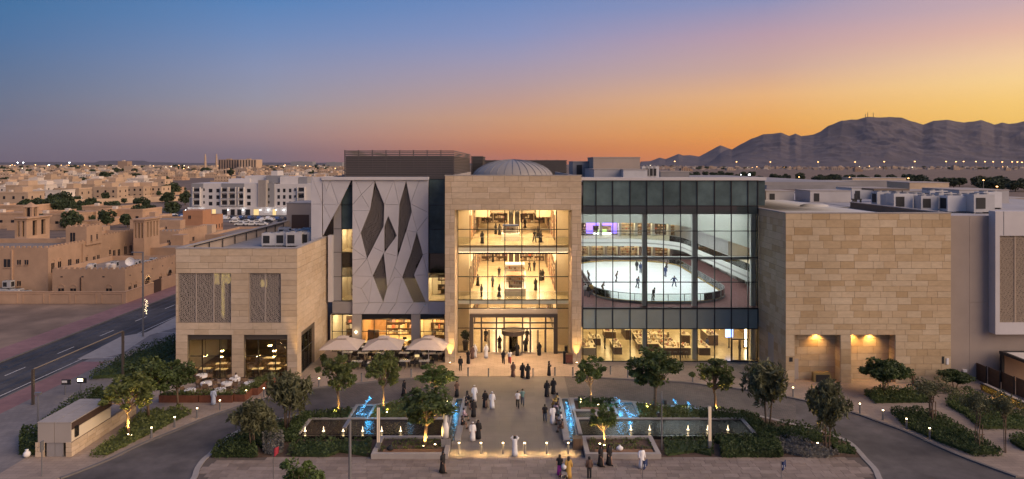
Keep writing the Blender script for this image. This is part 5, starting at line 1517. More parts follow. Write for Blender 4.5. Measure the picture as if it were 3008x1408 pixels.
for i, (x, y) in enumerate(((-80, 130), (-77.4, 133), (-74.2, 135), (-72.5, 138), (-73.5, 132.5), (-71.6, 134.5))):
    AC.place((x, y, 4.95), 0, .62, 'small condenser unit on the corner house roof', 'condensers on the corner house')
# house B (tall left)
hB = thing('merloned_house', 'two storey tan house with a merloned stair tower, tallest beside the sand lot', 'house', (-95, 127, 0))
hbox(hB, -108, -86.3, 127, 143, 0, 9.4, 'house_tan', .9); hbox(hB, -93, -86.25, 143, 156, 0, 9.9, 'house_tan', .9)
hbox(hB, -90.2, -86.0, 138, 143.2, 8.5, 12.3, 'house_tan', .6)
for zx, zy, w, h in ((50, 930, 1.2, 1.5), (135, 912, .7, .9), (188, 912, .7, .9), (50, 1080, 1.2, 1.4), (135, 1062, .7, .9)): hwin(hB, 'f', 127, z1x(zx, 127), z1z(zy, 127), w, h)
for u, z, w, h, ar in ((128.3, 4.6, .9, 1.8, 1), (130.2, 4.6, .9, 1.8, 1), (133.2, 4.4, 1, 2.0, 0), (135.6, 4.8, 1, 1.3, 0), (138.5, 5.3, .6, .8, 1), (141, 4.3, .8, 1.6, 0), (142.4, 4.6, .8, 1.4, 0)): hwin(hB, 'r', -86.3, u, z, w, h, bool(ar))
for u, z, w, h, ar in ((139.6, 9.2, .5, 1.3, 0), (141.5, 9.4, .5, 1.1, 1)): hwin(hB, 'r', -86.0, u, z, w, h, bool(ar))
for u, z, w, h, ar in ((146.5, 5.6, .7, 1.0, 1), (148.0, 4.8, .9, 1.5, 0), (149.8, 4.8, .9, 1.5, 0), (152.3, 4.8, .9, 1.8, 1), (154.4, 4.8, .9, 1.8, 1)): hwin(hB, 'r', -86.25, u, z, w, h, bool(ar))
hwin(hB, 'f', 138, -88.8, 9.2, 1.0, 1.9)
bx('drain_pipe', 'house_tan', hB, z1x(88, 127) - .1, z1x(88, 127) + .1, 126.8, 127, .2, 9)
bx('drain_pipe', 'house_tan', hB, -86.25, -86.05, 136.9, 137.1, .2, 9)
# condensers against house B
for i, (x, z, s) in enumerate(((-93.5, 0, 1.2), (-91.2, 0, 1.15), (-89.5, 0, 1.0), (-92.4, 2.2, .8))):
    AC.place((x, 125.3, z), 0, s, 'white condenser unit stacked against the tall tan house', 'condensers by the tall tan house')
# wind towers
def wind_tower(label, x0, x1, y0, y1, z0, z1, nf, ns, cup=False):
    t = thing('wind_tower', label, 'wind tower', ((x0 + x1) / 2, y0, 0))
    bx('shaft', 'house_tan', t, x0, x1, y0, y1, 0, z1 - 4.2)
    core = .55
    bx('vent_core', 'window_dark', t, x0 + core, x1 - core, y0 + core, y1 - core, z1 - 4.2, z1 - .8)
    def piers(a, c, n, fn):
        w = (c - a) / (2 * n + 1)
        for k in range(n + 1): fn(a + 2 * k * w, a + (2 * k + 1) * w)
    piers(x0, x1, nf, lambda a, c: bx('vent_pier', 'house_tan', t, a, c, y0, y0 + .5, z1 - 4.2, z1 - .8))
    piers(y0 + .5, y1, ns, lambda a, c: bx('vent_pier', 'house_tan', t, x1 - .5, x1, a, c, z1 - 4.2, z1 - .8))
    bx('cap', 'house_tan', t, x0 - .05, x1 + .05, y0 - .05, y1 + .05, z1 - .8, z1 - .3); bx('cornice', 'house_tan', t, x0 - .35, x1 + .35, y0 - .35, y1 + .35, z1 - .3, z1)
    if cup:
        cx_, cy_ = (x0 + x1) / 2 - .4, (y0 + y1) / 2
        for sx in (-1, 1):
            for sy in (-1, 1): bx('cupola_pier', 'house_tan', t, cx_ + sx * .8 - .25, cx_ + sx * .8 + .25, cy_ + sy * .8 - .25, cy_ + sy * .8 + .25, z1, z1 + 2.1)
        bx('cupola_core', 'window_dark', t, cx_ - .5, cx_ + .5, cy_ - .5, cy_ + .5, z1, z1 + 2.0)
        m = MB(); m.raw([(cx_ - 1.15, cy_ - 1.15, z1 + 2.1), (cx_ + 1.15, cy_ - 1.15, z1 + 2.1), (cx_ + 1.15, cy_ + 1.15, z1 + 2.1), (cx_ - 1.15, cy_ + 1.15, z1 + 2.1), (cx_, cy_, z1 + 3.2)],
                        [(0, 1, 4), (1, 2, 4), (2, 3, 4), (3, 0, 4), (3, 2, 1, 0)], 'house_tan'); m.build('cupola_roof', t)
    return t
Yt = 150
wind_tower('tan wind tower with a small cupola on top, left of the trees', z1x(105, Yt), z1x(188, Yt), Yt, Yt + 7.5, 0, z1z(578, Yt), 2, 2, True)
wind_tower('tan wind tower with tall vent slots beside the orange house', z1x(945, Yt), z1x(1022, Yt), Yt, Yt + 6.5, 0, z1z(588, Yt), 3, 4)
# further low houses
rg = random.Random(81)
def flat_house(label, x0, x1, y0, y1, h, mat='house_tan', wins=3, seed=1, mer=False, name='flat_roofed_house'):
    t = thing(name, label, 'house', ((x0 + x1) / 2, y0, 0))
    hbox(t, x0, x1, y0, y1, 0, h, mat, .6, mer)
    r = random.Random(seed)
    for fl in range(max(1, int(h / 3.4))):
        z = 1.2 + fl * 3.3
        for k in range(wins): hwin(t, 'f', y0, x0 + (x1 - x0) * (k + .5) / wins, z, r.uniform(.7, 1.2), 1.3, trim=mat)
        for k in range(max(1, wins - 1)): hwin(t, 'r', x1, y0 + (y1 - y0) * (k + .5) / max(1, wins - 1), z, r.uniform(.7, 1.2), 1.3, trim=mat)
    if r.random() < .8: bx('roof_hut', mat, t, x0 + 1, x0 + 1 + r.uniform(2, 4), y1 - 4, y1 - 1, h - .6, h + 1.8)
    return t
flat_house('low tan house joined to the right wind tower', -82, -73, 152.5, 166, 6.3, wins=2, seed=1)
flat_house('tan courtyard house with arched windows behind the corner house', -73, -66, 146, 175, 5.2, wins=2, seed=2, mer=True)
flat_house('long low tan house right of the right wind tower', -80, -62, 178, 200, 6.6, wins=4, seed=3)
flat_house('tan house left of the cupola wind tower', -125, -112, 146, 160, 7.2, wins=2, seed=4)
flat_house('tan house between cupola tower and stair tower', -107, -96, 160, 176, 7.4, wins=2, seed=5, mer=True)
flat_house('low tan house behind the stair tower', -94, -84, 172, 188, 8.0, wins=2, seed=6, mer=True)
flat_house('long tan terrace with a flat roof next to the orange house', -136, -117.5, 243, 258, 5.2, wins=3, seed=7)
flat_house('pale low shed behind the left block', -78, -60, 214, 226, 4.0, 'house_cream', 3, 8)
flat_house('low beige store beside the side street', -98, -83, 206, 216, 4.2, 'house_cream', 3, 9)
# orange house
Yo = 241
hO = thing('orange_house', 'orange rendered house with a taller square corner block', 'house', (-112, Yo, 0))
bx('wall', 'house_orange', hO, -116.2, -109.2, Yo, Yo + 7, 0, 8.6)
hbox(hO, -114, -109.25, Yo + 7.2, 258, 0, 6.2, 'house_orange', 1.2, False)
hwin(hO, 'f', Yo, -113.8, 5.6, .9, 1.2, trim='house_orange'); hwin(hO, 'f', Yo, -115.2, .9, .8, 1.5, trim='house_orange')
for k in range(4): hwin(hO, 'r', -109.25, Yo + 9 + k * 2.4, 1.2, .8, 1.5, trim='house_orange')
for k in range(3): hwin(hO, 'r', -109.2, Yo + 1.5 + k * 2, 1.2, .6, 1.2, trim='house_orange')

# ------------------------------------------------------------------ white apartment building
Ya = 334
apt = thing('apartment_building', 'white and grey five storey apartment block with recessed balconies', 'apartment building', (wx(740, Ya), Ya, 0))
def z2x(zx, Y=Ya): return wx(450 + zx / 2.4117, Y)
def z2z(zy, Y=Ya): return wz(400 + zy / 2.4117, Y)
zr = z2z(335)
bx('wall', 'apt_white', apt, z2x(270), z2x(745), Ya, Ya + 22, 3.9, zr); bx('wall', 'apt_white', apt, z2x(800), z2x(1120), Ya + 2, Ya + 22, 3.9, zr - .4)
bx('base', 'apt_white', apt, z2x(255), z2x(1120), Ya - 1.5, Ya + 22, 0, 3.9)
bx('grey_band', 'apt_grey', apt, z2x(272), z2x(355), Ya - .15, Ya, zr - 2.5, zr - .02); bx('grey_band', 'apt_grey', apt, z2x(485), z2x(645), Ya - .15, Ya, zr - 2.5, zr - .02)
bx('grey_corner', 'apt_grey', apt, z2x(252), z2x(270), Ya + .5, Ya + 22, 3.9, zr - 7)
bx('grey_core', 'apt_grey', apt, z2x(800), z2x(850), Ya + 1.4, Ya + 2, 3.9, zr)
for k in range(7):
    x = z2x(745) + (z2x(800) - z2x(745)) * k / 7; bx('fin', 'taupe_panel', apt, x, x + .75, Ya - .6, Ya + 3, 3.9, z2z(312))
bx('penthouse', 'apt_white', apt, z2x(485), z2x(640), Ya + 8, Ya + 20, zr, z2z(305)); bx('penthouse', 'apt_white', apt, z2x(598), z2x(760), Ya + 9, Ya + 20, zr, z2z(288) + .3)
bx('penthouse', 'apt_grey', apt, z2x(762), z2x(868), Ya + 7, Ya + 20, zr, z2z(282)); bx('penthouse', 'apt_white', apt, z2x(868), z2x(1000), Ya + 6, Ya + 20, zr - .4, z2z(290))
bx('penthouse', 'apt_white', apt, z2x(790), z2x(835), Ya + 9, Ya + 18, zr, z2z(248)); bx('penthouse', 'apt_grey', apt, z2x(1003), z2x(1065), Ya + 6, Ya + 18, zr - .4, z2z(292))
for zx, w in ((407, 25), (459, 22), (678, 25), (879, 18), (919, 18), (961, 18)):
    for zy in (387, 433, 479): bx('window', 'window_dark', apt, z2x(zx - w / 2), z2x(zx + w / 2), (Ya if zx < 760 else Ya + 2) - .04, (Ya if zx < 760 else Ya + 2) + .02, z2z(zy + 13), z2z(zy - 13))
for zx in (360, 812, 999):
    for zy in (380, 428, 470): bx('window', 'window_dark', apt, z2x(zx - 5), z2x(zx + 5), (Ya if zx < 760 else Ya + 1.4) - .04, (Ya if zx < 760 else Ya + 1.4) + .02, z2z(zy + 9), z2z(zy - 9))
for zx, w in ((312, 46), (509, 42), (564, 44), (627, 34), (1042, 46)):
    yy = Ya if zx < 760 else Ya + 2
    for zy in (383, 430, 476):
        br_ = bx('balcony_recess', 'window_dark', apt, z2x(zx - w / 2), z2x(zx + w / 2), yy - .05, yy + .02, z2z(zy + 15), z2z(zy - 17))
        sub_of(bx('balcony_slab', 'apt_white', apt, z2x(zx - w / 2 - 4), z2x(zx + w / 2 + 4), yy - 1.2, yy, z2z(zy + 20), z2z(zy + 16)), br_); sub_of(bx('balcony_rail', 'apt_grey', apt, z2x(zx - w / 2), z2x(zx + w / 2), yy - 1.15, yy - 1.1, z2z(zy + 16), z2z(zy + 9)), br_)
    for s in (-1, 1): bx('balcony_frame', 'apt_white', apt, z2x(zx + s * (w / 2 + 2) - 2), z2x(zx + s * (w / 2 + 2) + 2), yy - 1.2, yy, z2z(498), z2z(362))
for k in range(9):
    zx = (385, 405, 440, 515, 572, 620, 678, 738, 866)[k]; w = (15, 15, 25, 35, 30, 30, 35, 36, 24)[k]
    bx('arcade_opening', 'window_dark' if k != 2 and k < 7 else 'window_warm', apt, z2x(zx - w / 2), z2x(zx + w / 2), Ya - 1.56, Ya - 1.48, .1, 2.9)
for k, zx in enumerate((245, 298, 352, 543, 648, 770, 825, 879, 935)):
    m = MB(); m.sphere((z2x(zx), Ya - 2.2, z2z(522)), .17, 'glow_cool', 8, 6); m.build('arcade_lamp', apt)
    if k % 2 == 0: lamp('arcade_light', 'POINT', (z2x(zx), Ya - 2.6, z2z(522)), 60, (.9, .97, 1), apt, .3)
# distant hotel, minarets, towers
def tower_block(label, px0, px1, py0, Y, d, mat='house_far', fins=0, name='distant_building', rows=0):
    x0, x1 = wx(px0, Y), wx(px1, Y); z1 = wz(py0, Y)
    t = thing(name, label, 'building', ((x0 + x1) / 2, Y, 0))
    bx('wall', mat, t, x0, x1, Y, Y + d, 0, z1); bx('roof_hut', mat, t, x0 + (x1 - x0) * .3, x0 + (x1 - x0) * .5, Y + d * .3, Y + d * .6, z1, z1 + 3.5)
    for k in range(fins):
        x = x0 + (x1 - x0) * (k + .5) / fins; bx('window_bay', 'window_dark', t, x - (x1 - x0) / fins * .18, x + (x1 - x0) / fins * .18, Y - .3, Y + .1, z1 * .12, z1 * .95)
    return t
Yh = 2600
tower_block('long many-bayed hotel on the horizon, left half', 641, 702, 469, Yh, 60, 'house_far', 8); tower_block('long many-bayed hotel on the horizon, right half with tower', 703, 753, 469, Yh - 60, 60, 'house_cream', 6)
for k, px in enumerate((603, 636)):
    Ym = 2900; x = wx(px, Ym); t = thing('minaret', ('left' if k == 0 else 'right') + ' slender minaret beside the long hotel on the horizon', 'minaret', (x, Ym, 0))
    top = wz(452, Ym); m = MB(); m.rings([(0, 5.5, 5.5), (top * .45, 5, 5), (top * .46, 6.5, 6.5), (top * .5, 4.2, 4.2), (top * .78, 3.8, 3.8), (top * .79, 5, 5), (top * .82, 3, 3), (top * .94, 2.4, 2.4), (top, .4, .4)], 'house_cream', n=8, c=(x, Ym)); m.build('shaft', t)
tower_block('pale cluster of tower blocks left on the horizon, back one', 346, 374, 474, 2400, 30); tower_block('pale stepped tower block left on the horizon', 364, 390, 488, 1700, 25); tower_block('small pale tower block right of the stepped one', 391, 401, 490, 1720, 20)
tower_block('low beige block under the long hotel', 655, 681, 499, 1500, 20, 'house_cream', 3); tower_block('faint long block far on the horizon right of the hotel', 854, 918, 475, 6000, 100, 'apt_grey'); tower_block('faint low block far on the horizon beside the louvred screen', 958, 1005, 477, 6000, 100, 'apt_grey')

# ------------------------------------------------------------------ middle-distance houses: a handful of kinds, copied
def house_proto(kind):
    r = random.Random(900 + kind)
    mat = ['house_cream', 'house_white', 'house_cream', 'house_tan', 'house_white', 'house_cream'][kind]
    t = thing('town_house', 'x', 'house', (0, 0, 0))
    w, d, h = [(14, 12, 7.4), (18, 12, 7), (12, 14, 8.2), (16, 14, 4.4), (11, 11, 7.6), (22, 12, 6.6)][kind]
    bx('wall', mat, t, -w / 2, w / 2, 0, d, 0, h); bx('parapet', mat, t, -w / 2 - .1, w / 2 + .1, -.1, .2, h, h + .7); bx('parapet', mat, t, w / 2 - .2, w / 2 + .1, .2, d + .1, h, h + .7)
    bx('parapet', mat, t, -w / 2 - .1, -w / 2 + .2, .2, d + .1, h, h + .7)
    if kind in (0, 2, 4, 5): bx('upper_storey', mat, t, -w / 2 + r.uniform(0, w * .3), w * r.uniform(.0, .3), d * .4, d, h, h + 3.0)
    if kind in (1, 3): bx('annex', mat, t, w / 2, w / 2 + 4, 2, d, 0, h * .55)
    for fl in range(1 if h < 5 else 2):
        n = max(2, int(w / 3.6))
        for k in range(n):
            u = -w / 2 + w * (k + .5) / n
            bx('window', 'window_dark', t, u - .55, u + .55, -.06, .02, 1.1 + fl * 3.4, 2.5 + fl * 3.4)
        for k in range(2):
            u = d * (k + .5) / 2; bx('window', 'window_dark', t, w / 2 - .02, w / 2 + .06, u - .5, u + .5, 1.1 + fl * 3.4, 2.5 + fl * 3.4)
    bx('yard_wall', mat, t, -w / 2 - 3, w / 2 + 3, -5.2, -5, 0, 2.0); bx('yard_wall', mat, t, w / 2 + 2.8, w / 2 + 3, -5, d, 0, 2.0)
    bx('roof_tank', 'house_white', t, -w * .3, -w * .3 + 1.4, d * .2, d * .2 + 1.4, h, h + 1.5)
    return Proto(t)
HP = [house_proto(k) for k in range(6)]
KINDS = ['cream two storey town house with a roof room', 'wide white two storey town house with a side annex', 'deep cream town house with a roof room',
         'single storey tan town house with a side annex', 'narrow white two storey town house', 'long cream town house with a roof room']
placed = []
rg = random.Random(99)
def blocked(px, py):
    if px > 500 and py > 545: return True
    if 300 < px and 585 < py < 640: return True       # road and car park
    if py > 640: return True
    return False
fixed = [(40, 612, 0), (30, 640, 3), (130, 600, 1), (110, 580, 4), (195, 595, 0), (250, 582, 2), (310, 588, 0), (280, 560, 5), (370, 582, 5), (425, 580, 5), (480, 572, 3), (95, 555, 1), (170, 560, 3), (330, 548, 2), (400, 548, 1), (300, 642, 3), (215, 664, 3), (355, 655, 3), (20, 668, 3), (150, 672, 3)]
for px, py, k in fixed:
    p = at(px, py); HP[k].place((p.x, p.y, 0), 0, 1.15, KINDS[k], KINDS[k] + ' row'); placed.append((p.x, p.y))
tries = 0; nh = 0
while nh < 150 and tries < 6000:
    tries += 1
    py = rg.uniform(506, 600) if tries % 4 else rg.uniform(504, 530); px = rg.uniform(-20, 985)
    if blocked(px, py): continue
    p = at(px, py)
    if any((p.x - q[0]) ** 2 + (p.y - q[1]) ** 2 < (17 + p.y * .004) ** 2 for q in placed): continue
    placed.append((p.x, p.y)); k = rg.randrange(6); nh += 1
    HP[k].place((p.x, p.y, 0), rg.choice((0, 0, .05, -.08)), rg.uniform(.9, 1.3), KINDS[k], KINDS[k] + ' row')
# ------------------------------------------------------------------ far town: simple houses, then a mass too far to count
def far_house(kind):
    r = random.Random(300 + kind); m = MB(); w = r.uniform(12, 22); h = r.uniform(5, 10); d = 12
    m.box(-w / 2, w / 2, 0, d, 0, h, 'house_far'); m.box(-w / 4, w / 5, 4, d, h, h + 3, 'house_far'); m.box(w / 2, w / 2 + 5, 3, d, 0, h * .6, 'house_far')
    n = int(w / 4)
    for fl in range(2):
        for k in range(n): m.box(-w / 2 + w * (k + .3) / n, -w / 2 + w * (k + .7) / n, -.08, .02, 1.2 + fl * 3, 2.6 + fl * 3, 'window_dark')
    return m.mesh('far_house')
FH = [far_house(k) for k in range(6)]
nf = 0; tries = 0
while nf < 150 and tries < 9000:
    tries += 1
    py = rg.uniform(493, 514); px = rg.uniform(-20, 1000)
    if rg.random() < .14: px = rg.uniform(1900, 3010); py = rg.uniform(492, 506)
    p = at(px, py)
    if any((p.x - q[0]) ** 2 + (p.y - q[1]) ** 2 < (26 + p.y * .006) ** 2 for q in placed): continue
    placed.append((p.x, p.y)); nf += 1
    o = bpy.data.objects.new('far_town_house', FH[nf % 6]); COL.objects.link(o); o.location = (p.x, p.y, 0); s = rg.uniform(.9, 1.6); o.scale = (s * 1.2, s, s); o.rotation_euler = (0, 0, rg.uniform(-.2, .2))
    tag(o, 'small pale flat roofed house in the far town' if px < 1200 else 'small pale house on the plain below the mountains', 'house', 'houses of the far town' if px < 1200 else 'houses on the plain below the mountains')
m = MB()
for i in range(5200):
    py = 484.2 + 12 * rg.random() ** 1.5; px = rg.uniform(-60, 1020)
    if rg.random() < .10: px = rg.uniform(1880, 3050); py = rg.uniform(488, 499)
    p = at(px, py); w = rg.uniform(8, 26); h = rg.uniform(3, 9)
    m.box(p.x, p.x + w, p.y, p.y + 12, 0, h, 'house_far_joined')
tag(m.build('distant_town'), 'mass of tiny pale houses fading to the horizon', 'town', kind='stuff')
m = MB()
for i in range(150):
    py = 484 + 20 * rg.random() ** 1.3; px = rg.uniform(-20, 1010)
    if rg.random() < .15: px = rg.uniform(1900, 3000); py = rg.uniform(487, 500)
    p = at(px, py); r = p.y * rg.uniform(.00015, .00042)
    m.box(p.x - r, p.x + r, p.y - r, p.y + r, 7, 7 + 2 * r, rg.choice(['glow_far_amber', 'glow_far_white', 'glow_far_amber']))
tag(m.build('distant_town_lights'), 'scattered street lights of the distant town', 'lights', kind='stuff')
# street lamps one can tell apart
def mast(px, py, z, glow, label, group, rad, name='street_lamp', arm=True):
    Y = (HC - z) * F / (py - HZ) if abs(py - HZ) > 20 and z < 24 else None
    if Y is None: Y = 2600
    p = on(px, py, Y)
    m = MB(); m.tube([(p.x, p.y, 0), (p.x, p.y, p.z)], [rad * .5, rad * .3], 'grey_steel', n=5)
    t = thing(name, label, 'street lamp', (p.x, p.y, 0), group); 
    m.build('pole', t); h = MB(); h.sphere((p.x, p.y, p.z), rad, glow, 8, 5, (1.3, 1.3, .7)); h.build('lamp_head', t)
for zx, zy in ((388,372),(775,375),(987,376),(1286,376),(1518,376),(1700,374),(1892,373),(2088,373),(2150,374),(2198,373),(2275,373),(2332,374),(2383,374),(2440,376),(2502,375),(2535,376),(2563,378)):
    mast(1800 + zx / 2.1325, 300 + zy / 2.1325, 30, 'glow_far_amber', 'tall amber highway light in the row below the mountains', 'highway lights below the mountains', 1.9, 'highway_light')
for i, (zx, zy) in enumerate(((1167,470),(1483,472),(1852,478),(2322,490),(2407,530),(928,484))):
    mast(1800 + zx / 2.1325, 300 + zy / 2.1325, 11, 'glow_far_amber', ['first', 'second', 'third', 'fourth', 'fifth', 'leftmost low'][i] + ' amber street lamp behind the right roofs', 'amber lamps behind the right roofs', (.55, .55, .6, .5, .45, .4)[i])
for i, (zx, zy) in enumerate(((803,455),(856,455))):
    mast(1800 + zx / 2.1325, 300 + zy / 2.1325, 12, 'glow_cool', ('left dim', 'right bright')[i] + ' white floodlight in the trees right of the glass wing', 'white floodlights', (.5, 1.0)[i])
for i, (px, py) in enumerate(((68, 478), (204, 478), (52, 478), (144, 485))):
    p = on(px, py, 2000); t = thing('floodlight_mast', ('tall left', 'tall right', 'far left', 'middle')[i] + ' white floodlight mast in the left town', 'floodlight', (p.x, p.y, 0))
    m = MB(); m.tube([(p.x, p.y, 0), (p.x, p.y, p.z)], [.7, .5], 'grey_steel', n=5); m.build('pole', t); h = MB(); h.sphere(p, 1.5, 'glow_cool', 8, 5, (1.5, 1, .6)); h.build('lamp_head', t)
# roads beyond the tan houses
b = MB(); b.prism([(-190, 355), (-60, 300), (-30, 300), (-30, 318), (-60, 320), (-190, 380)], -.02, .02, 'asphalt'); structure(b.build('cross_road'))
b = MB(); b.prism([(-170, 312), (-60, 272), (-40, 272), (-40, 296), (-60, 296), (-170, 338)], -.02, .015, 'paving_grey'); structure(b.build('car_park'))
lw = thing('boundary_wall', 'long cream boundary wall along the far road', 'wall', (-230, 470, 0)); 
for (xa, ya), (xb, yb) in zip(((-300, 400), (-240, 440), (-200, 500)), ((-240, 440), (-200, 500), (-180, 560))):
    m = MB(); d = Vector((xb - xa, yb - ya)).normalized(); n = Vector((-d.y, d.x)) * .2
    m.prism([Vector((xa, ya)) + n, Vector((xa, ya)) - n, Vector((xb, yb)) - n, Vector((xb, yb)) + n], 0, 3.2, 'house_cream'); m.build('wall_panel', lw)
# parked cars
def car_proto(paint):
    t = thing('parked_car', 'x', 'car', (0, 0, 0)); m = MB()
    prof_ = [(-2.2, .35), (-2.25, .75), (-2.0, .95), (-1.2, 1.0), (-.6, 1.45), (.9, 1.48), (1.6, 1.0), (2.15, .92), (2.25, .55), (2.2, .35)]
    n = len(prof_); vs = [(x, -.85, z) for x, z in prof_] + [(x, .85, z) for x, z in prof_]
    m.raw(vs, [tuple(range(n)), tuple(reversed(range(n, 2 * n)))] + [(i, i + n, (i + 1) % n + n, (i + 1) % n) for i in range(n)], paint); m.build('body', t)
    for s in (-1, 1): bx('window', 'window_dark', t, -.55, 1.0, s * .86 - .01, s * .86 + .01, 1.02, 1.38)
    for x in (-1.4, 1.4):
        for s in (-1, 1):
            w = MB(); w.tube([(x, s * .72, .33), (x, s * .9, .33)], .33, 'black_plastic', n=10); w.build('wheel', t)
    return Proto(t)
mk('paint_white', (.6, .6, .6), .3, spec=.6); mk('paint_dark', (.03, .032, .04), .25, spec=.6); mk('paint_blue', (.05, .09, .22), .3, spec=.6)
CP = [car_proto('paint_white'), car_proto('paint_dark'), car_proto('paint_blue')]
CN = ['white', 'black', 'blue']
for i in range(46):
    r_, c_ = divmod(i, 23); k = rg.choice((0, 0, 1, 1, 2)); x = -160 + c_ * 4.6; y = 322 - (x + 160) * .33 + r_ * 7 - 6
    if x > -62: continue
    CP[k].place((x, y, .02), PI / 2 + rg.uniform(-.05, .05), 1.0, CN[k] + ' car parked in the rows before the apartment block', CN[k] + ' cars in the far car park')
for i in range(7):
    k = rg.choice((0, 0, 1)); p = at(690 + i * 16, 655 + (i % 2) * 8); CP[k].place((p.x, p.y, 0), rg.uniform(0, .3), 1.0, CN[k] + ' car on the lot right of the orange house', CN[k] + ' cars right of the orange house')
for p_ in HP + CP: p_.finish()
# ================================================================== PLANTING
def leaf_cloud(m, C, size, mat, rg, stretch=1.0, down=0.0):
    """C: n x 3 leaf centres; each leaf is one small quad"""
    n = len(C)
    if n == 0: return
    d1 = rg.normal(size=(n, 3)); d1[:, 2] -= down; d1 /= np.linalg.norm(d1, axis=1)[:, None]
    d2 = np.cross(d1, rg.normal(size=(n, 3))); d2 /= np.linalg.norm(d2, axis=1)[:, None]
    s = (size[0] + (size[1] - size[0]) * rg.random(n))[:, None]
    a = d1 * s * stretch * .5; b_ = d2 * s * .5 / math.sqrt(stretch)
    V = np.stack([C - a, C + b_ * .9, C + a, C - b_ * .9], axis=1).reshape(-1, 3)
    base = len(m.v); m.v.extend(map(tuple, V.tolist())); k = m.mi(mat)
    for i in range(n): m.f.append((base + 4 * i, base + 4 * i + 1, base + 4 * i + 2, base + 4 * i + 3))
    m.m.extend([k] * n)
def tree_proto(name, seed, h, cr, z0, leaf, bark='bark', nclump=26, per=170, lsize=(.10, .22), stems=1, weep=0, flat=1.0, clump_r=(.38, .7), shell=.55):
    rg = np.random.default_rng(seed); t = thing(name, 'x', 'tree', (0, 0, 0))
    cz = (z0 + h) / 2; rz = (h - z0) / 2
    tops = []; cl = []
    for i in range(nclump):
        d = rg.normal(size=3); d /= np.linalg.norm(d); r = (rg.uniform(shell, 1.0) if i > 4 else rg.uniform(0, .5)) * (.82 + .55 * noise.noise(Vector((d[0] * 1.3 + seed * 7, d[1] * 1.3, d[2] * 1.3))))
        w = 1.0 - .25 * max(0, d[2] * r)
        p = np.array([d[0] * r * cr * w, d[1] * r * cr * w, cz + d[2] * r * rz * flat]) + rg.normal(size=3) * .12
        cl.append((p, rg.uniform(*clump_r)))
    tk = MB()
    for s in range(stems):
        a = 2 * PI * s / max(1, stems) + seed; o = .0 if stems == 1 else .12
        top = (rg.normal() * .1 + math.cos(a) * o * 2, rg.normal() * .1 + math.sin(a) * o * 2, z0 + rz * .5)
        b0 = (math.cos(a) * o, math.sin(a) * o, 0)
        r0 = .11 if stems == 1 else .06
        tk.tube([b0, ((b0[0] + top[0]) / 2 + rg.normal() * .06, (b0[1] + top[1]) / 2 + rg.normal() * .06, top[2] * .5), top], [r0, r0 * .8, r0 * .55], bark, n=7); tops.append(top)
    tk.build('trunk', t, smooth=True)
    lm = MB()
    for i, (p, r) in enumerate(cl):
        b0 = Vector(tops[i % stems]); b0.z *= rg.uniform(.62, 1.0); e = Vector(p.tolist()); mid = (b0 + e) / 2 + Vector((0, 0, .12))
        lm.tube([b0, mid, e], [.04, .025, .01], bark, n=4, cap=False)
    lm.build('limbs', t)
    cm = MB()
    for p, r in cl:
        if weep:
            for k in range(per // 16):
                d = rg.normal(size=3); d /= np.linalg.norm(d); st = p + d * r * np.array([1, 1, .6]); L_ = rg.uniform(.5, 1.0) * weep
                tt = np.sort(rg.random(15))[:, None]
                pts = st + d * np.array([1, 1, 0]) * tt * .25 - np.array([0, 0, 1]) * tt * L_ + rg.normal(size=(15, 3)) * .05
                leaf_cloud(cm, pts, lsize, leaf, rg, 2.4, 1.2)
        else:
            d = rg.normal(size=(per, 3)); d /= np.linalg.norm(d, axis=1)[:, None]
            rr = r * (.35 + .65 * rg.random(per)) ** .6
            leaf_cloud(cm, p + d * rr[:, None] * np.array([1, 1, .8]), lsize, leaf, rg, 1.5)
    cm.build('crown', t)
    return Proto(t)
TP = {
 'dark': tree_proto('broadleaf_tree', 1, 6.0, 1.75, 2.3, 'leaf_dark', nclump=30, per=105, lsize=(.13, .28), clump_r=(.25, .68)),
 'mid': tree_proto('broadleaf_tree', 2, 5.8, 1.75, 2.2, 'leaf_mid', nclump=28, per=95, lsize=(.13, .28), clump_r=(.22, .62)),
 'fresh': tree_proto('broadleaf_tree', 3, 5.4, 1.9, 1.9, 'leaf_fresh', 'bark_pale', nclump=26, per=95, lsize=(.12, .26), clump_r=(.22, .6)),
 'willow': tree_proto('weeping_tree', 4, 6.2, 1.5, 2.6, 'leaf_olive', nclump=30, per=125, lsize=(.14, .3), weep=1.5, stems=3, clump_r=(.3, .6), shell=.3),
 'willow2': tree_proto('weeping_tree', 5, 5.6, 1.8, 2.3, 'leaf_olive', nclump=30, per=150, lsize=(.14, .3), weep=1.25, stems=3, clump_r=(.3, .65), shell=.3),
 'airy': tree_proto('airy_tree', 6, 5.2, 2.3, 3.0, 'leaf_olive', nclump=22, per=90, lsize=(.10, .20), stems=3, flat=.8, clump_r=(.4, .8)),
 'round': tree_proto('round_tree', 7, 4.2, 1.9, 1.5, 'leaf_hedge', nclump=26, per=220, lsize=(.14, .28), stems=2, clump_r=(.5, .8)),
}
NAT = {'dark': (6.0, 1.75), 'mid': (5.8, 1.75), 'fresh': (5.4, 1.9), 'willow': (6.2, 1.7), 'willow2': (5.6, 2.0), 'airy': (5.2, 2.5), 'round': (4.2, 2.1)}
def plant_tree(kind, px, py, ptop, pw, rz, label, z=PV, Y=None):
    p = at(px, py, z); h = (py - ptop) * p.y / F; w = pw * p.y / F / 2
    nh, nw = NAT[kind]
    return TP[kind].place((p.x, p.y, z), rz, (1.3 * w / nw, 1.3 * w / nw, 1.05 * h / nh), label)
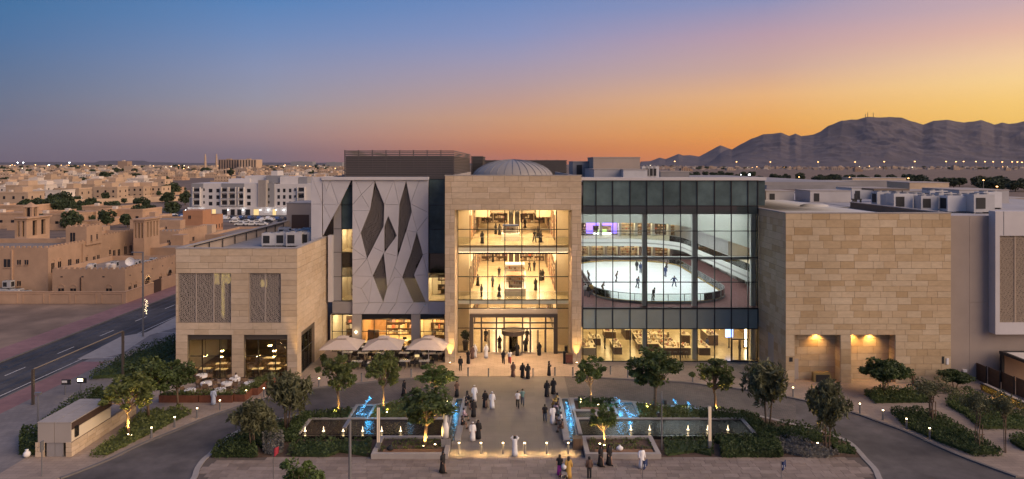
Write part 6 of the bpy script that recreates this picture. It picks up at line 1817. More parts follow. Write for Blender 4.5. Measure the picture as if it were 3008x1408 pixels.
trees = [('mid', 997, 1220, 1040, 100, .3, 'uplit broadleaf tree at the left end of the parasol terrace'), ('mid', 1126, 1212, 1033, 90, 1.7, 'dark green slim-trunked tree in front of the middle parasol'),
 ('dark', 1249, 1318, 1128, 142, 2.4, 'large broadleaf tree with a lit twin trunk in the left bench planter'), ('fresh', 1281, 1180, 1072, 112, .9, 'airy yellow-lit tree beside the left water channel'),
 ('willow', 841, 1265, 1075, 108, .2, 'tall weeping tree behind the left pool'), ('willow2', 742, 1318, 1172, 122, 1.1, 'wide weeping tree at the left tip of the planted island'),
 ('mid', 377, 1283, 1096, 128, 2.0, 'uplit tree beside the stone ramp wall on the left'), ('dark', 437, 1232, 1040, 112, .5, 'tall dark tree behind the uplit one on the left'), ('dark', 523, 1202, 1050, 84, 1.4, 'slim dark tree in front of the left restaurant window'),
 ('fresh', 1735, 1189, 1047, 86, 2.2, 'small lit tree by the right entrance column'), ('dark', 1921, 1212, 1014, 138, 3.0, 'large dark tree in front of the glass wing'), ('mid', 2102, 1212, 1052, 96, .7, 'light broadleaf tree in front of the glass wing corner'),
 ('fresh', 1776, 1316, 1190, 80, 1.5, 'small bushy lit tree in the right bench planter'), ('willow', 2254, 1264, 1046, 118, 1.9, 'tall weeping tree right of the right pool'), ('willow2', 2427, 1322, 1120, 128, 2.8, 'wide weeping tree at the right tip of the planted island'),
 ('round', 2599, 1163, 1055, 112, .4, 'dense round tree in front of the stone block'), ('round', 2804, 1148, 1088, 84, 1.3, 'low dark round tree by the plain wing'), ('airy', 2739, 1244, 1112, 120, 2.1, 'thin feathery tree with a staked trunk in the right beds'),
 ('airy', 2876, 1318, 1152, 92, .8, 'feathery staked tree nearest the right picture edge'), ('airy', 2953, 1330, 1150, 80, 2.6, 'sparse dark tree among the far right beds')]
for kd, px, py, pt, pw, rz, lb in trees: plant_tree(kd, px, py, pt, pw, rz, lb)
TP['fresh'].place((wx(873, 46), 46.5, 0.05), 1.0, (1.15, 1.15, .93), 'green tree top cut by the bottom edge, left of centre')
TP['dark'].place((wx(300, 62) - 2.5, 66.0, PV), 2.0, (.8, .8, .62), 'short dark tree at the back of the ramp roof')
for p_ in TP.values(): p_.finish()
# wooden stakes beside young trees
for px, py, lb in ((2739, 1244, 'timber stakes round the feathery tree in the right beds'), (2876, 1318, 'timber stakes round the feathery tree at the right edge'), (2427, 1322, 'timber stakes at the right weeping tree')):
    p = at(px, py, PV); t = thing('tree_stake', lb, 'stake', p)
    for k in range(3):
        a = k * 2.1; bx('post', 'bark', t, p.x + .3 * math.cos(a) - .03, p.x + .3 * math.cos(a) + .03, p.y + .3 * math.sin(a) - .03, p.y + .3 * math.sin(a) + .03, PV, PV + 2.1)
    bx('tie', 'bark', t, p.x - .3, p.x + .3, p.y - .28, p.y - .24, PV + 1.3, PV + 1.36)

def hedge(name, label, pts, h, mat='leaf_hedge', den=70, seed=1, lump=.35, lsize=(.10, .22), z=PV, cat='hedge', group=None, px=True):
    """leafy mass over a ground polygon"""
    poly = [at(x, y, z).to_2d() for x, y in pts] if px else [Vector(p) for p in pts]
    rg = np.random.default_rng(seed); x0 = min(p.x for p in poly); x1 = max(p.x for p in poly); y0 = min(p.y for p in poly); y1 = max(p.y for p in poly)
    area = abs(sum(poly[i].x * poly[(i + 1) % len(poly)].y - poly[(i + 1) % len(poly)].x * poly[i].y for i in range(len(poly)))) / 2
    c = sum(poly, Vector((0, 0))) / len(poly); m = MB()
    core = [c + (p - c) * .93 for p in poly]
    m.prism(core, z, z + h * (.80 if lump < .2 else .35), mat)
    C = []; n = int(area * den)
    while len(C) < n:
        k = n * 2; X = rg.uniform(x0, x1, k); Yv = rg.uniform(y0, y1, k); U = rg.random(k)
        for x, y, u in zip(X, Yv, U):
            if in_poly(x, y, poly):
                hh = h * (1 - lump + lump * 1.6 * (.5 + noise.noise(Vector((x * 1.1, y * 1.1, seed * 3.7)))))
                C.append((x, y, z + hh * (1 - .55 * u * u * (1 if lump >= .2 else .2))))
                if len(C) >= n: break
    per = list(zip(poly, poly[1:] + poly[:1]))
    for a, b_ in per:
        l = (b_ - a).length
        for k in range(int(l * den * h * .7)):
            p = a + (b_ - a) * rg.random(); q = p + (c - p).normalized() * rg.uniform(-.08, .12)
            C.append((q.x, q.y, z + h * rg.random() * .95))
    leaf_cloud(m, np.array(C), lsize, mat, rg, 1.3)
    o = m.build(name, org=(c.x, c.y, z)); return tag(o, label, cat, group)
hg = [('clipped_hedge', 'low rounded hedge at the left tip of the island', [(622,1345),(640,1318),(680,1296),(735,1294),(756,1345)], .75, 'leaf_hedge', 90, .25),
 ('shrub_bed', 'dark shrubs beneath the left weeping trees', [(690,1290),(745,1258),(830,1245),(838,1290),(770,1320),(740,1296)], .7, 'leaf_hedge', 60, .6),
 ('clipped_hedge', 'hedge strip along the left end of the left pool', [(838,1300),(862,1245),(896,1224),(908,1238),(868,1302)], .8, 'leaf_hedge', 90, .2),
 ('clipped_hedge', 'hedge strip behind the left pool', [(868,1243),(905,1222),(1020,1208),(1034,1214),(1018,1240),(912,1242)], .55, 'leaf_hedge', 80, .3),
 ('grass_bed', 'tufted planting between the left blue basin and the channel', [(1085,1238),(1108,1200),(1200,1182),(1215,1196),(1180,1238)], .45, 'leaf_mid', 70, .6),
 ('shrub_bed', 'bushy shrubs along the front left of the pool', [(845,1342),(866,1302),(1000,1302),(1090,1302),(1084,1343),(1000,1330),(960,1345)], .65, 'leaf_hedge', 60, .75),
 ('grey_shrub', 'pale grey twiggy bush at the front left of the island', [(775,1334),(772,1300),(800,1280),(830,1296),(832,1330),(805,1340)], .95, 'leaf_grey', 70, .5),
 ('shrub_bed', 'low planting in the left bench planter', [(1106,1334),(1124,1300),(1292,1300),(1300,1322),(1230,1330)], .40, 'leaf_mid', 45, .9),
 ('grass_bed', 'small lit planting bed beside the left channel head', [(1290,1204),(1302,1178),(1328,1178),(1322,1204)], .35, 'leaf_mid', 70, .6),
 ('clipped_hedge', 'narrow hedge at the top of the right channel bed', [(1700,1188),(1700,1177),(1795,1180),(1806,1188)], .5, 'leaf_hedge', 80, .4),
 ('grass_bed', 'low grass in the bed beside the right channel', [(1702,1203),(1702,1190),(1810,1190),(1812,1203)], .35, 'leaf_fresh', 70, .6),
 ('grass_bed', 'long planting behind the right pool, left of the light tree', [(1880,1238),(1872,1196),(1960,1200),(2050,1210),(2055,1240)], .55, 'leaf_mid', 75, .6),
 ('clipped_hedge', 'long hedge behind the right pool, right of the light tree', [(2060,1240),(2056,1212),(2150,1218),(2225,1232),(2245,1262),(2190,1244)], .7, 'leaf_hedge', 80, .35),
 ('clipped_hedge', 'hedge strip along the right end of the right pool', [(2200,1250),(2250,1262),(2290,1300),(2230,1300)], .8, 'leaf_hedge', 90, .25),
 ('shrub_bed', 'patchy shrubs along the front of the right pool', [(1955,1342),(1952,1298),(2090,1298),(2095,1342),(2040,1330)], .6, 'leaf_hedge', 50, .85),
 ('clipped_hedge', 'thick low hedge behind the square clipped hedge', [(2098,1305),(2106,1290),(2230,1290),(2235,1302)], .6, 'leaf_hedge', 90, .25),
 ('clipped_hedge', 'square clipped hedge at the front right of the island', [(2118,1345),(2118,1308),(2285,1308),(2300,1345)], .75, 'leaf_hedge', 110, .12),
 ('shrub_bed', 'dark shrubs round the right weeping trees', [(2240,1262),(2340,1258),(2400,1272),(2470,1300),(2400,1300),(2300,1290)], .8, 'leaf_hedge', 60, .6),
 ('grey_shrub', 'pale grey twiggy shrubs at the right tip of the island', [(2290,1330),(2282,1298),(2330,1288),(2380,1310),(2462,1336),(2440,1346),(2360,1345)], .6, 'leaf_grey', 55, .6),
 ('shrub_bed', 'low dark shrubs at the very right tip of the island', [(2440,1310),(2490,1312),(2515,1336),(2460,1330)], .5, 'leaf_hedge', 60, .5),
 ('shrub_bed', 'low planting in the right bench planter', [(1735,1332),(1732,1300),(1905,1300),(1918,1326),(1840,1332)], .45, 'leaf_mid', 45, .9),
 ('clipped_hedge', 'dark hedge round the foot of the round tree', [(2540,1160),(2596,1150),(2724,1154),(2732,1184),(2570,1186)], .7, 'leaf_dark', 70, .5),
 ('shrub_bed', 'broad dark shrub bed by the lit pierced wall', [(2778,1192),(2800,1170),(2850,1160),(3030,1240),(3030,1264),(2885,1264),(2830,1220)], .8, 'leaf_dark', 60, .6),
 ('clipped_hedge', 'long tapered hedge bed along the right driveway', [(2616,1213),(2704,1211),(2770,1232),(2850,1280),(2948,1340),(2866,1342),(2780,1310),(2662,1258)], .65, 'leaf_hedge', 80, .35),
 ('clipped_hedge', 'small dark hedge at the right picture edge', [(2964,1298),(3030,1280),(3040,1330),(3008,1326)], .7, 'leaf_dark', 70, .4),
 ('shrub_bed', 'lit planting bed below the left trees', [(262,1344),(306,1344),(562,1216),(532,1202),(416,1214),(346,1280)], .45, 'leaf_mid', 60, .8),
 ('clipped_hedge', 'tall rounded hedge on the far side of the ramp', [(58,1338),(60,1306),(70,1286),(105,1286),(110,1338)], 1.3, 'leaf_hedge', 80, .25),
 ('clipped_hedge', 'hedge strip along the back of the ramp roof', [(110,1290),(222,1196),(300,1170),(300,1182),(240,1210),(125,1300)], 1.6, 'leaf_hedge', 60, .3),
 ('clipped_hedge', 'long hedge beside the street pavement left of the restaurant', [(262,1118),(300,1092),(420,1035),(512,1000),(517,1040),(440,1080),(350,1112)], 1.1, 'leaf_hedge', 40, .4),
 ('shrub_bed', 'bushes against the left flank of the restaurant block', [(400,1110),(440,1080),(517,1045),(520,1110),(470,1130)], 1.3, 'leaf_dark', 40, .7)]
for i, (nm, lb, pts, h, mt, dn, lp) in enumerate(hg): hedge(nm, lb, pts, h, mt, dn, 200 + i, lp)
# flowers-and-leaf plants in tubs are built with the planters below
# ------------------------------------------------------------------ town trees (several kinds, copied)
def town_tree(seed, r, h):
    rg = np.random.default_rng(seed); t = thing('town_tree', 'x', 'tree', (0, 0, 0))
    m = MB(); m.tube([(0, 0, 0), (.1, 0, h * .45)], [.3, .2], 'bark', n=6); m.build('trunk', t)
    m = MB(); C = []
    for i in range(16):
        d = rg.normal(size=3); d /= np.linalg.norm(d); p = np.array([d[0] * r * .65, d[1] * r * .65, h * .6 + d[2] * h * .27]); q = rg.normal(size=(52, 3)); q /= np.linalg.norm(q, axis=1)[:, None]
        C.append(p + q * r * rg.uniform(.25, .42))
    leaf_cloud(m, np.concatenate(C), (.6, 1.15), 'town_foliage', rg, 1.2); m.build('crown', t); return Proto(t)
TT = [town_tree(11, 3.6, 7), town_tree(12, 4.4, 7), town_tree(13, 3.2, 8)]
rgt = random.Random(17)
near_t = [(295,668,130),(250,668,100),(500,664,150),(560,650,90),(757,655,150),(905,648,120),(985,610,140),(930,600,90),(645,525,100),(700,515,60),(750,465,75),(825,520,75),(970,505,75),(140,462,85),(185,465,60),(235,432,60),(1235,415,95),(1175,400,65),(460,490,110),(375,490,90),(190,555,120),(250,555,110),(300,555,120),(360,555,130),(430,560,120),(490,556,120),(545,548,100),(1300,400,45),(845,308,70),(750,308,100),(790,300,70),(1090,332,80),(1130,332,70),(1185,332,85),(580,352,70),(40,352,80),(85,345,70),(115,272,60),(60,262,60),(410,268,30),(510,245,60),(950,302,60),(990,300,60),(1150,470,60),(1180,480,50),(590,600,50),(388,590,50),(1060,460,30),(640,640,90),(680,600,70),(830,590,80),(860,560,60),(1010,560,70),(1080,540,60),(700,560,60),(780,545,60),(560,600,90),(440,620,80),(340,610,80),(1120,590,60),(880,480,50),(1210,470,60),(60,600,80),(20,560,70)]
for zx, zy, w in near_t:
    p = at(zx / 2.412, 400 + zy / 2.412); k = rgt.randrange(3); s = (w / 2.412 * p.y / F / 2) / 4.2
    TT[k].place((p.x, p.y, 0), rgt.uniform(0, 6), (s, s, max(.7 * s, min(s, 1.3))), 'dark green tree standing among the houses of the left town', 'trees among the left town houses')
for i in range(55):
    px = rgt.uniform(0, 560); py = rgt.uniform(535, 640); p = at(px, py); s = rgt.uniform(.6, 1.15)
    if any((p.x - q[0]) ** 2 + (p.y - q[1]) ** 2 < 12 ** 2 for q in placed): continue
    TT[rgt.randrange(3)].place((p.x, p.y, 0), rgt.uniform(0, 6), s, 'small garden tree between the near town houses', 'garden trees of the near town')
for i in range(85):
    py = 490 + 30 * rgt.random() ** 1.4; px = rgt.uniform(0, 1000); p = at(px, py); s = rgt.uniform(.9, 1.5) * (1 + p.y / 5000)
    TT[rgt.randrange(3)].place((p.x, p.y, 0), rgt.uniform(0, 6), (s * 1.6, s, s), 'small dark tree far off in the left town', 'far trees of the left town')
for i in range(105):
    px = rgt.uniform(1960, 3040); py = 527 + max(0, px - 2200) * .04 + rgt.uniform(-8, 8); p = at(px, py); s = rgt.uniform(.9, 1.5)
    TT[rgt.randrange(3)].place((p.x, p.y, 0), rgt.uniform(0, 6), (s * 1.6, s * 1.4, s * 1.1), 'dark tree in the belt behind the right roofs', 'tree belt behind the right roofs')
for i in range(26):
    px = rgt.uniform(1880, 3000); py = rgt.uniform(490, 500); p = at(px, py); s = rgt.uniform(1.2, 2.2)
    TT[rgt.randrange(3)].place((p.x, p.y, 0), 0, (s * 2, s, s * .8), 'dark scrub tree on the plain below the mountains', 'scrub trees on the plain')
for p_ in TT: p_.finish()

# ================================================================== WATER GARDEN
def pool(label, x0, x1, y0, y1, z, mat, rim=.35, wall='pool_stone', front_black=True, name='reflecting_pool'):
    t = thing(name, label, 'pool', ((x0 + x1) / 2, y0, 0))
    bx('rim', wall, t, x0, x1, y1 - rim, y1, 0, z + .08); bx('rim', wall, t, x0, x0 + rim, y0 + rim, y1 - rim, 0, z + .08); bx('rim', wall, t, x1 - rim, x1, y0 + rim, y1 - rim, 0, z + .08)
    bx('front_edge', 'pool_black' if front_black else wall, t, x0, x1, y0, y0 + rim, 0, z - .02 if front_black else z + .08)
    bx('water', mat, t, x0 + rim - .01, x1 - rim + .01, y0 + rim - .01, y1 - rim + .01, 0, z); return t
PL = pool('long dark reflecting pool with lit jets left of the plaza', -19.6, -6.05, 61.7, 66.0, .42, 'water_dark')
PR = pool('long rippled reflecting pool with lit jets right of the plaza', 6.05, 22.3, 61.7, 66.0, .42, 'water_dark')
pool('narrow blue-lit water channel along the left plaza edge', -6.0, -5.1, 60.6, 72.0, .22, 'water_teal', .12, front_black=False, name='water_channel')
pool('narrow blue-lit water channel along the right plaza edge', 5.1, 6.0, 60.6, 72.0, .22, 'water_teal', .12, front_black=False, name='water_channel')
pool('square blue fountain basin behind the left pool', -16.0, -13.8, 66.05, 70.0, .3, 'water_teal', .3, front_black=False, name='fountain_basin')
pool('blue cascade basin behind the right pool', 10.2, 12.7, 66.05, 70.8, .3, 'water_teal', .3, front_black=False, name='fountain_basin')
pool('small dark side basin between channel and right pool', 6.1, 8.4, 66.05, 68.3, .3, 'water_dark', .2, front_black=False, name='fountain_basin')
for sx, lb in ((-1, 'stone seat ledge along the left water channel'), (1, 'stone seat ledge along the right water channel')):
    xa, xb = sorted((sx * 5.09, sx * 4.6)); t = thing('seat_ledge', lb, 'bench', ((xa + xb) / 2, 60.6, PV)); bx('seat', 'pool_stone', t, xa, xb, 60.6, 72, PV, .48)
def planter_wall(label, x0, x1, y0, y1, h, name='bench_planter'):
    t = thing(name, label, 'planter', ((x0 + x1) / 2, y0, 0)); w = .4
    bx('wall', 'concrete', t, x0, x1, y0, y0 + w, 0, h); bx('wall', 'concrete', t, x0, x0 + w, y0 + w, y1, 0, h); bx('wall', 'concrete', t, x1 - w, x1, y0 + w, y1, 0, h); bx('wall', 'concrete', t, x0 + w, x1 - w, y1 - w, y1, 0, h)
    bx('soil', 'soil', t, x0 + w, x1 - w, y0 + w + .5, y1 - w, 0, h - .18)
    n = 3
    for k in range(n): bx('bench_slat', 'bench_wood', t, x0 + .9, x1 - .6, y0 + .42 + k * .18, y0 + .57 + k * .18, h - .12, h + .03)
    return t
planter_wall('concrete planter with a timber bench top, left of the plaza', -11.9, -5.4, 57.6, 61.55, .52); planter_wall('concrete planter with a timber bench top, right of the plaza', 6.2, 12.6, 57.6, 61.55, .52)
planter_wall('square raised bed at the head of the right channel', 6.05, 9.9, 68.4, 72.2, .3, 'raised_bed'); planter_wall('small raised bed at the head of the left channel', -8.6, -6.05, 69.4, 72.2, .3, 'raised_bed')
# jets
def jet_proto():
    t = thing('fountain_jet', 'x', 'fountain', (0, 0, 0)); m = MB()
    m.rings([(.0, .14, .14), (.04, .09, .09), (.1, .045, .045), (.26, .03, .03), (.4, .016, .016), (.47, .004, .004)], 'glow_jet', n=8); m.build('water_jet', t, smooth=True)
    m = MB(); m.rings([(-.02, .09, .09), (.03, .09, .09)], 'steel', n=8); m.build('nozzle', t)
    lamp('jet_light', 'POINT', (0, 0, .35), 8, WARM, t, .08); return Proto(t)
JP = jet_proto()
ordn = ['first', 'second', 'third', 'fourth', 'fifth', 'sixth']
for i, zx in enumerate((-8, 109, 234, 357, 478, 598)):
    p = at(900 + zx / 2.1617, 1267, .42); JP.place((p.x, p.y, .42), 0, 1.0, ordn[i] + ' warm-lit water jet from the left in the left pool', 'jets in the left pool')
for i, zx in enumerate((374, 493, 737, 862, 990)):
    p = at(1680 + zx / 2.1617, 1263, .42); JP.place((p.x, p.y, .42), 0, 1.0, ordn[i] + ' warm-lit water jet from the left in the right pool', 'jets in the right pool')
def blue_fountain(label, pts, n, spread, energy):
    p0 = Vector(pts[0]); t = thing('blue_fountain', label, 'fountain', p0); rg_ = random.Random(len(label)); m = MB()
    for i in range(n):
        k = rg_.random() * (len(pts) - 1); j = int(k); q = Vector(pts[j]).lerp(Vector(pts[j + 1]), k - j)
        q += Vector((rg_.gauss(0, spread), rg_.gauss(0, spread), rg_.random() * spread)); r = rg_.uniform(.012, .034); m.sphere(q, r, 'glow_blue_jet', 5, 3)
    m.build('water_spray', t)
    for k in range(2):
        q = Vector(pts[0]).lerp(Vector(pts[-1]), .25 + .5 * k); lamp('underwater_light', 'POINT', (q.x, q.y, q.z + .35), energy * 2.2, (.06, .5, 1.0), t, .15)
    return t
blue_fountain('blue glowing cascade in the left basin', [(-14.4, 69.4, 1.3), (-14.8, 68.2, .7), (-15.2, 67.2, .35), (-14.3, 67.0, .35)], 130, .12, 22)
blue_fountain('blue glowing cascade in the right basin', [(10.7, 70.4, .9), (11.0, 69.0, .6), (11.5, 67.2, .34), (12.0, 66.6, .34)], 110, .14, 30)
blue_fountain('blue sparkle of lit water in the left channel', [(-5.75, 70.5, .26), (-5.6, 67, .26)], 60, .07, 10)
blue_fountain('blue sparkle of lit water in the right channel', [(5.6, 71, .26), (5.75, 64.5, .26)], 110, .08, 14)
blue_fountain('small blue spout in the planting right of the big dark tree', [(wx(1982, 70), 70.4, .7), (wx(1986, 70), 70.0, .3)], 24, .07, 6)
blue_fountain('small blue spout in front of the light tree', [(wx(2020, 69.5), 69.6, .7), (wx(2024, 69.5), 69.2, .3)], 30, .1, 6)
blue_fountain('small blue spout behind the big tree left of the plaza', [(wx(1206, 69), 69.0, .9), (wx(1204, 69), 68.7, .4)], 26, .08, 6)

# ================================================================== LAMPS
def bollard_proto(lit):
    t = thing('bollard_light' if lit else 'bollard', 'x', 'bollard', (0, 0, 0)); m = MB()
    m.rings([(0, .11, .11), (.04, .11, .11), (.05, .085, .085), (.92, .085, .085)], 'grey_steel', n=12); m.build('post', t, smooth=False)
    if lit:
        m = MB(); m.rings([(.92, .07, .07), (1.02, .07, .07)], 'glow_lamp', n=12); m.build('lens', t)
        [lamp('bollard_glow', 'SPOT', (s * .2, 0, 1.0), 1.0, (1.0, .62, .22), t, .06, R(100), (0, 0, -1), 1.0) for s in (-1, 1)]
    m = MB(); m.rings([(1.02 if lit else .92, .09, .09), (1.06 if lit else .97, .085, .085)], 'dark_metal', n=12); m.build('cap', t); return t
bl = bollard_proto(True)
for c in bl.children:
    if c.type == 'LIGHT': c.data.energy = 170
BL = Proto(bl); BD = Proto(bollard_proto(False))
for i, px in enumerate((1348.5, 1412.8, 1477.6, 1541, 1605.8, 1669)):
    p = at(px, 1333.6, PV); BL.place((p.x, p.y, PV), 0, 1.0, ordn[i] + ' glowing bollard from the left in the row across the plaza front', 'glowing bollards across the plaza')
for i, (px, py) in enumerate(((1375, 1104.5), (1435, 1107), (1566, 1107), (1630, 1103.6), (1683, 1103.6), (1793, 1100), (1844, 1109), (2035, 1122), (1208, 1108), (1062, 1121))):
    p = at(px, py, PV); BD.place((p.x, p.y, PV), 0, 1.0, ['unlit bollard left of the entrance doors', 'unlit bollard left in front of the revolving door', 'unlit bollard right in front of the revolving door', 'unlit bollard right of the entrance doors', 'unlit bollard by the right entrance column',
        'unlit bollard behind the small lit tree', 'unlit bollard left of the large dark tree', 'unlit bollard left of the light tree by the glass wing', 'unlit bollard before the right parasol', 'unlit bollard before the left parasol'][i], 'unlit bollards by the entrance')
blp = bollard_proto(True)
for c in blp.children:
    if c.type == 'LIGHT': c.data.energy = 5
BP = Proto(blp)
for i, (px, py) in enumerate(((445, 1287), (513, 1255), (579, 1228), (646, 1204), (723, 1174), (775, 1167), (937, 1137))):
    p = at(px, py, PV); BP.place((p.x, p.y, PV), 0, 1.0, (ordn + ['seventh'])[i] + ' path bollard from the left along the left driveway kerb', 'path bollards on the left')
for i, (px, py) in enumerate(((2329.6, 1164.7), (2526, 1214), (2594, 1234), (2663, 1260), (2731, 1289))):
    p = at(px, py, PV); BP.place((p.x, p.y, PV), 0, 1.0, ordn[i] + ' path bollard from the left along the right driveway kerb', 'path bollards on the right')
# tree and wall uplights
def uplight_proto(energy, aim, color=(1.0, .60, .15), spot=95):
    t = thing('uplight', 'x', 'uplight', (0, 0, 0)); m = MB(); m.rings([(0, .09, .09), (.14, .11, .11)], 'dark_metal', n=10); m.build('housing', t)
    m = MB(); m.rings([(.14, .085, .085), (.16, .085, .085)], 'glow_lamp', n=10); m.build('lens', t)
    lamp('uplight_beam', 'SPOT', (0, 0, .24), energy, color, t, .07, R(spot), aim, .7); return Proto(t)
UP = uplight_proto(750, (0, .25, 1))
for px, py, lb in ((377, 1290, 'at the foot of the tree by the ramp wall'), (385, 1292, 'second one at the tree by the ramp wall'), (983, 1226, 'below the tree left of the blue basin'), (1137, 1216, 'below the slim tree before the middle parasol'), (1280, 1184, 'below the yellow-lit tree by the left channel'),
                   (1278, 1320, 'in the left bench planter'), (1244, 1324, 'at the twin trunk in the left bench planter'), (1706, 1186, 'in the bed at the right channel head'), (1758, 1194, 'front one in the bed at the right channel head'), (1903, 1208, 'left of the large dark tree'), (1762, 1318, 'in the right bench planter'), (1775, 1322, 'at the small bushy tree in the right planter'),
                   (2106, 1218, 'below the light tree'), (2402, 1316, 'beside the right weeping tree'), (1312, 1184, 'in the small bed at the left channel head'), (2017, 1216, 'in the long planting behind the right pool')):
    p = at(px, py, PV); UP.place((p.x, p.y, PV + .02 if py < 1290 else PV + .28), 0, 1.0, 'small warm ground uplight ' + lb, 'ground uplights')
WU = uplight_proto(2600, (0, .06, 1), (1.0, .58, .16), 42)
for px, lb in ((1320, 'left'), (1696, 'right')):
    p = at(px, 1075, PV); WU.place((p.x, YP - .42, PV), 0, 1.0, 'bright uplight washing the ' + lb + ' entrance column', 'column uplights')
p = at(879, 1122, PV); WU.place((p.x + .1, p.y - .3, PV), 0, .9, 'small uplight at the corner of the restaurant block')
for q in (JP, BL, BD, BP, UP, WU): q.finish()
# luminous columns
for px, py, lb in ((1111.7, 1329, 'tall glowing light column left of the plaza'), (2084.8, 1325, 'tall glowing light column right of the plaza')):
    p = at(px, py, PV); t = thing('light_column', lb, 'light column', (p.x, p.y, PV))
    bx('base', 'grey_steel', t, p.x - .14, p.x + .14, p.y - .14, p.y + .14, PV, PV + .9)
    for dx in (-.07, .07): bx('light_bar', 'light_column', t, p.x + dx - .04, p.x + dx + .04, p.y - .12, p.y + .0, PV + .9, PV + 3.85)
    bx('back_plate', 'grey_steel', t, p.x - .13, p.x + .13, p.y + .01, p.y + .08, PV + .9, PV + 3.9)
# street lights and poles
def pole(label, x, y, h, arm, name='street_light', r=.1):
    t = thing(name, label, 'street light', (x, y, 0)); m = MB(); m.tube([(x, y, 0), (x, y, h)], [r, r * .8], 'grey_steel', n=8); m.build('post', t)
    for (dx, dy, l, w) in arm:
        bx('arm', 'grey_steel', t, x + min(0, dx) - .05, x + max(0, dx) + .05, y + min(0, dy) - .12, y + max(0, dy) + .12, h - .05, h + .06)
    return t
pole('tall square lamp post with a flat arm, cut by the bottom edge left of centre', wx(1028, 50), 50, wz(1236, 50), [(-.15, -1.3, 0, 0)], r=.12)
t = pole('slim dark post with two camera boxes behind the right bench planter', wx(1944, 59.5), 59.5, wz(1150, 59.5), [], 'camera_post', .06)
for dx, z in ((.25, 4.1), (-.28, 3.0)): bx('camera', 'black_plastic', t, wx(1944, 59.5) + dx - .13, wx(1944, 59.5) + dx + .13, 59.3, 59.7, z, z + .35)
p = at(420, 989); t = pole('tall street light pole beside the road left of the restaurant block', p.x, p.y, 12.2, [(-1.6, 0, 0, 0)], r=.14)
m = MB(); rg_ = random.Random(4)
for k in range(40): m.sphere((p.x + .45 + rg_.gauss(0, .13), p.y, 3.2 + rg_.random() * 2.2), .045, 'glow_jet', 5, 3)
m.build('festive_light', t)
bx('lamp_bracket', 'grey_steel', t, p.x, p.x + .5, p.y - .03, p.y + .03, 4.4, 4.5)
for lb, px, py, h in (('short post with a spotlight by the hedge', 111, 1262, 4.4), ):
    p = at(px, py); t = pole(lb, p.x, p.y, h * .75, [], 'spotlight_post', .07); bx('spot_head', 'grey_steel', t, p.x - .25, p.x + .3, p.y - .15, p.y + .15, h * .75, h * .75 + .2)
p = at(123, 1403); t = pole('thin sign pole on the pavement at the bottom left', p.x, p.y, 2.9, [], 'sign_pole', .05)
bx('sign_plate', 'grey_steel', t, p.x - .03, p.x + .03, p.y - .2, p.y + .2, 2.1, 2.9)
# height gantry over the car-park ramp approach
g0, g1 = at(97, 1192), at(361, 1111); t = thing('height_gantry', 'slanting steel height gantry beside the left street', 'gantry', (g0.x, g0.y, 0))
bx('post', 'bronze_metal', t, g0.x - .11, g0.x + .11, g0.y - .11, g0.y + .11, 0, 3.8); bx('post', 'bronze_metal', t, g1.x - .11, g1.x + .11, g1.y - .11, g1.y + .11, 0, 5.5)
m = MB(); m.tube([(g0.x, g0.y, 3.75), (g1.x, g1.y, 5.5)], [.08, .08], 'bronze_metal', n=6); m.build('beam', t)
# lit information boards
for px, py, lb, gm in ((191, 1160, 'left pole-mounted lit board on the pavement', 'linen'), (237, 1155, 'right pole-mounted amber lit board on the pavement', 'glow_lamp')):
    p = at(px, py, PV); t = thing('information_board', lb, 'sign', (p.x, p.y, PV)); bx('post', 'grey_steel', t, p.x - .04, p.x + .04, p.y - .04, p.y + .04, PV, 1.5); bx('board', 'black_plastic', t, p.x - .35, p.x + .65, p.y - .06, p.y, 1.2, 1.75); bx('lit_strip', gm, t, p.x - .3, p.x + .25, p.y - .075, p.y - .06, 1.4, 1.65)
# ramp house
rh = thing('ramp_house', 'grey metal-clad ramp cover with stone side wall at the bottom left', 'ramp', (-38.9, 58, 0))
ZR = 3.05
for k in range(8):
    y0 = 58 + k * .73; bx('roof_sheet', 'concrete', rh, -40.35, -38.92, y0, y0 + .71, ZR - .08, ZR); bx('roof_sheet', 'concrete', rh, -38.88, -37.45, y0, y0 + .71, ZR - .08, ZR)
bx('front_cladding', 'taupe_panel', rh, -40.3, -38.92, 58.02, 58.12, 1.3, ZR - .09); bx('front_cladding', 'taupe_panel', rh, -38.88, -37.5, 58.02, 58.12, 1.3, ZR - .09)
bx('door', 'grey_panel', rh, -39.6, -38.92, 58.1, 58.2, .1, 1.28); bx('door', 'grey_panel', rh, -38.88, -38.2, 58.1, 58.2, .1, 1.28)
bx('wall', 'grey_panel', rh, -40.3, -40.1, 58.2, 63.8, .1, ZR - .09); bx('beam', 'door_brown', rh, -37.75, -37.5, 58.12, 64, ZR - .7, ZR - .09)
bx('low_wall', 'joint', rh, -37.75, -37.45, 58.0, 68.0, 0, 1.3); bx('side_panel', 'cream_wall', rh, -37.7, -37.5, 58.13, 63.8, 1.33, 2.3)
stones(rh, 'stone_left', 'x+', -37.45, 58.0, 68.0, .1, 1.3, ch=(.38, .42), w=(.8, 1.4), seed=91); stones(rh, 'stone_left', 'y', 58.0, -37.9, -37.45, .1, 1.35, ch=(.4, .5), w=(.4, .5), seed=92); stones(rh, 'stone_left', 'y', 58.0, -40.5, -39.7, .1, 1.35, ch=(.4, .5), w=(.4, .8), seed=93)
bx('bracket', 'dark_metal', rh, -37.49, -37.35, 58.5, 58.9, 1.6, 2.5)
p = at(79, 1344, PV); t = thing('litter_bag', 'small white bag on the pavement by the hedge', 'bag', p); m = MB(); m.sphere((p.x, p.y, PV + .28), .3, 'linen', 8, 6, (1, 1, .95)); m.rings([(PV + .5, .1, .1), (PV + .68, .16, .12)], 'linen', n=8, c=(p.x, p.y)); m.build('sack', t, smooth=True)
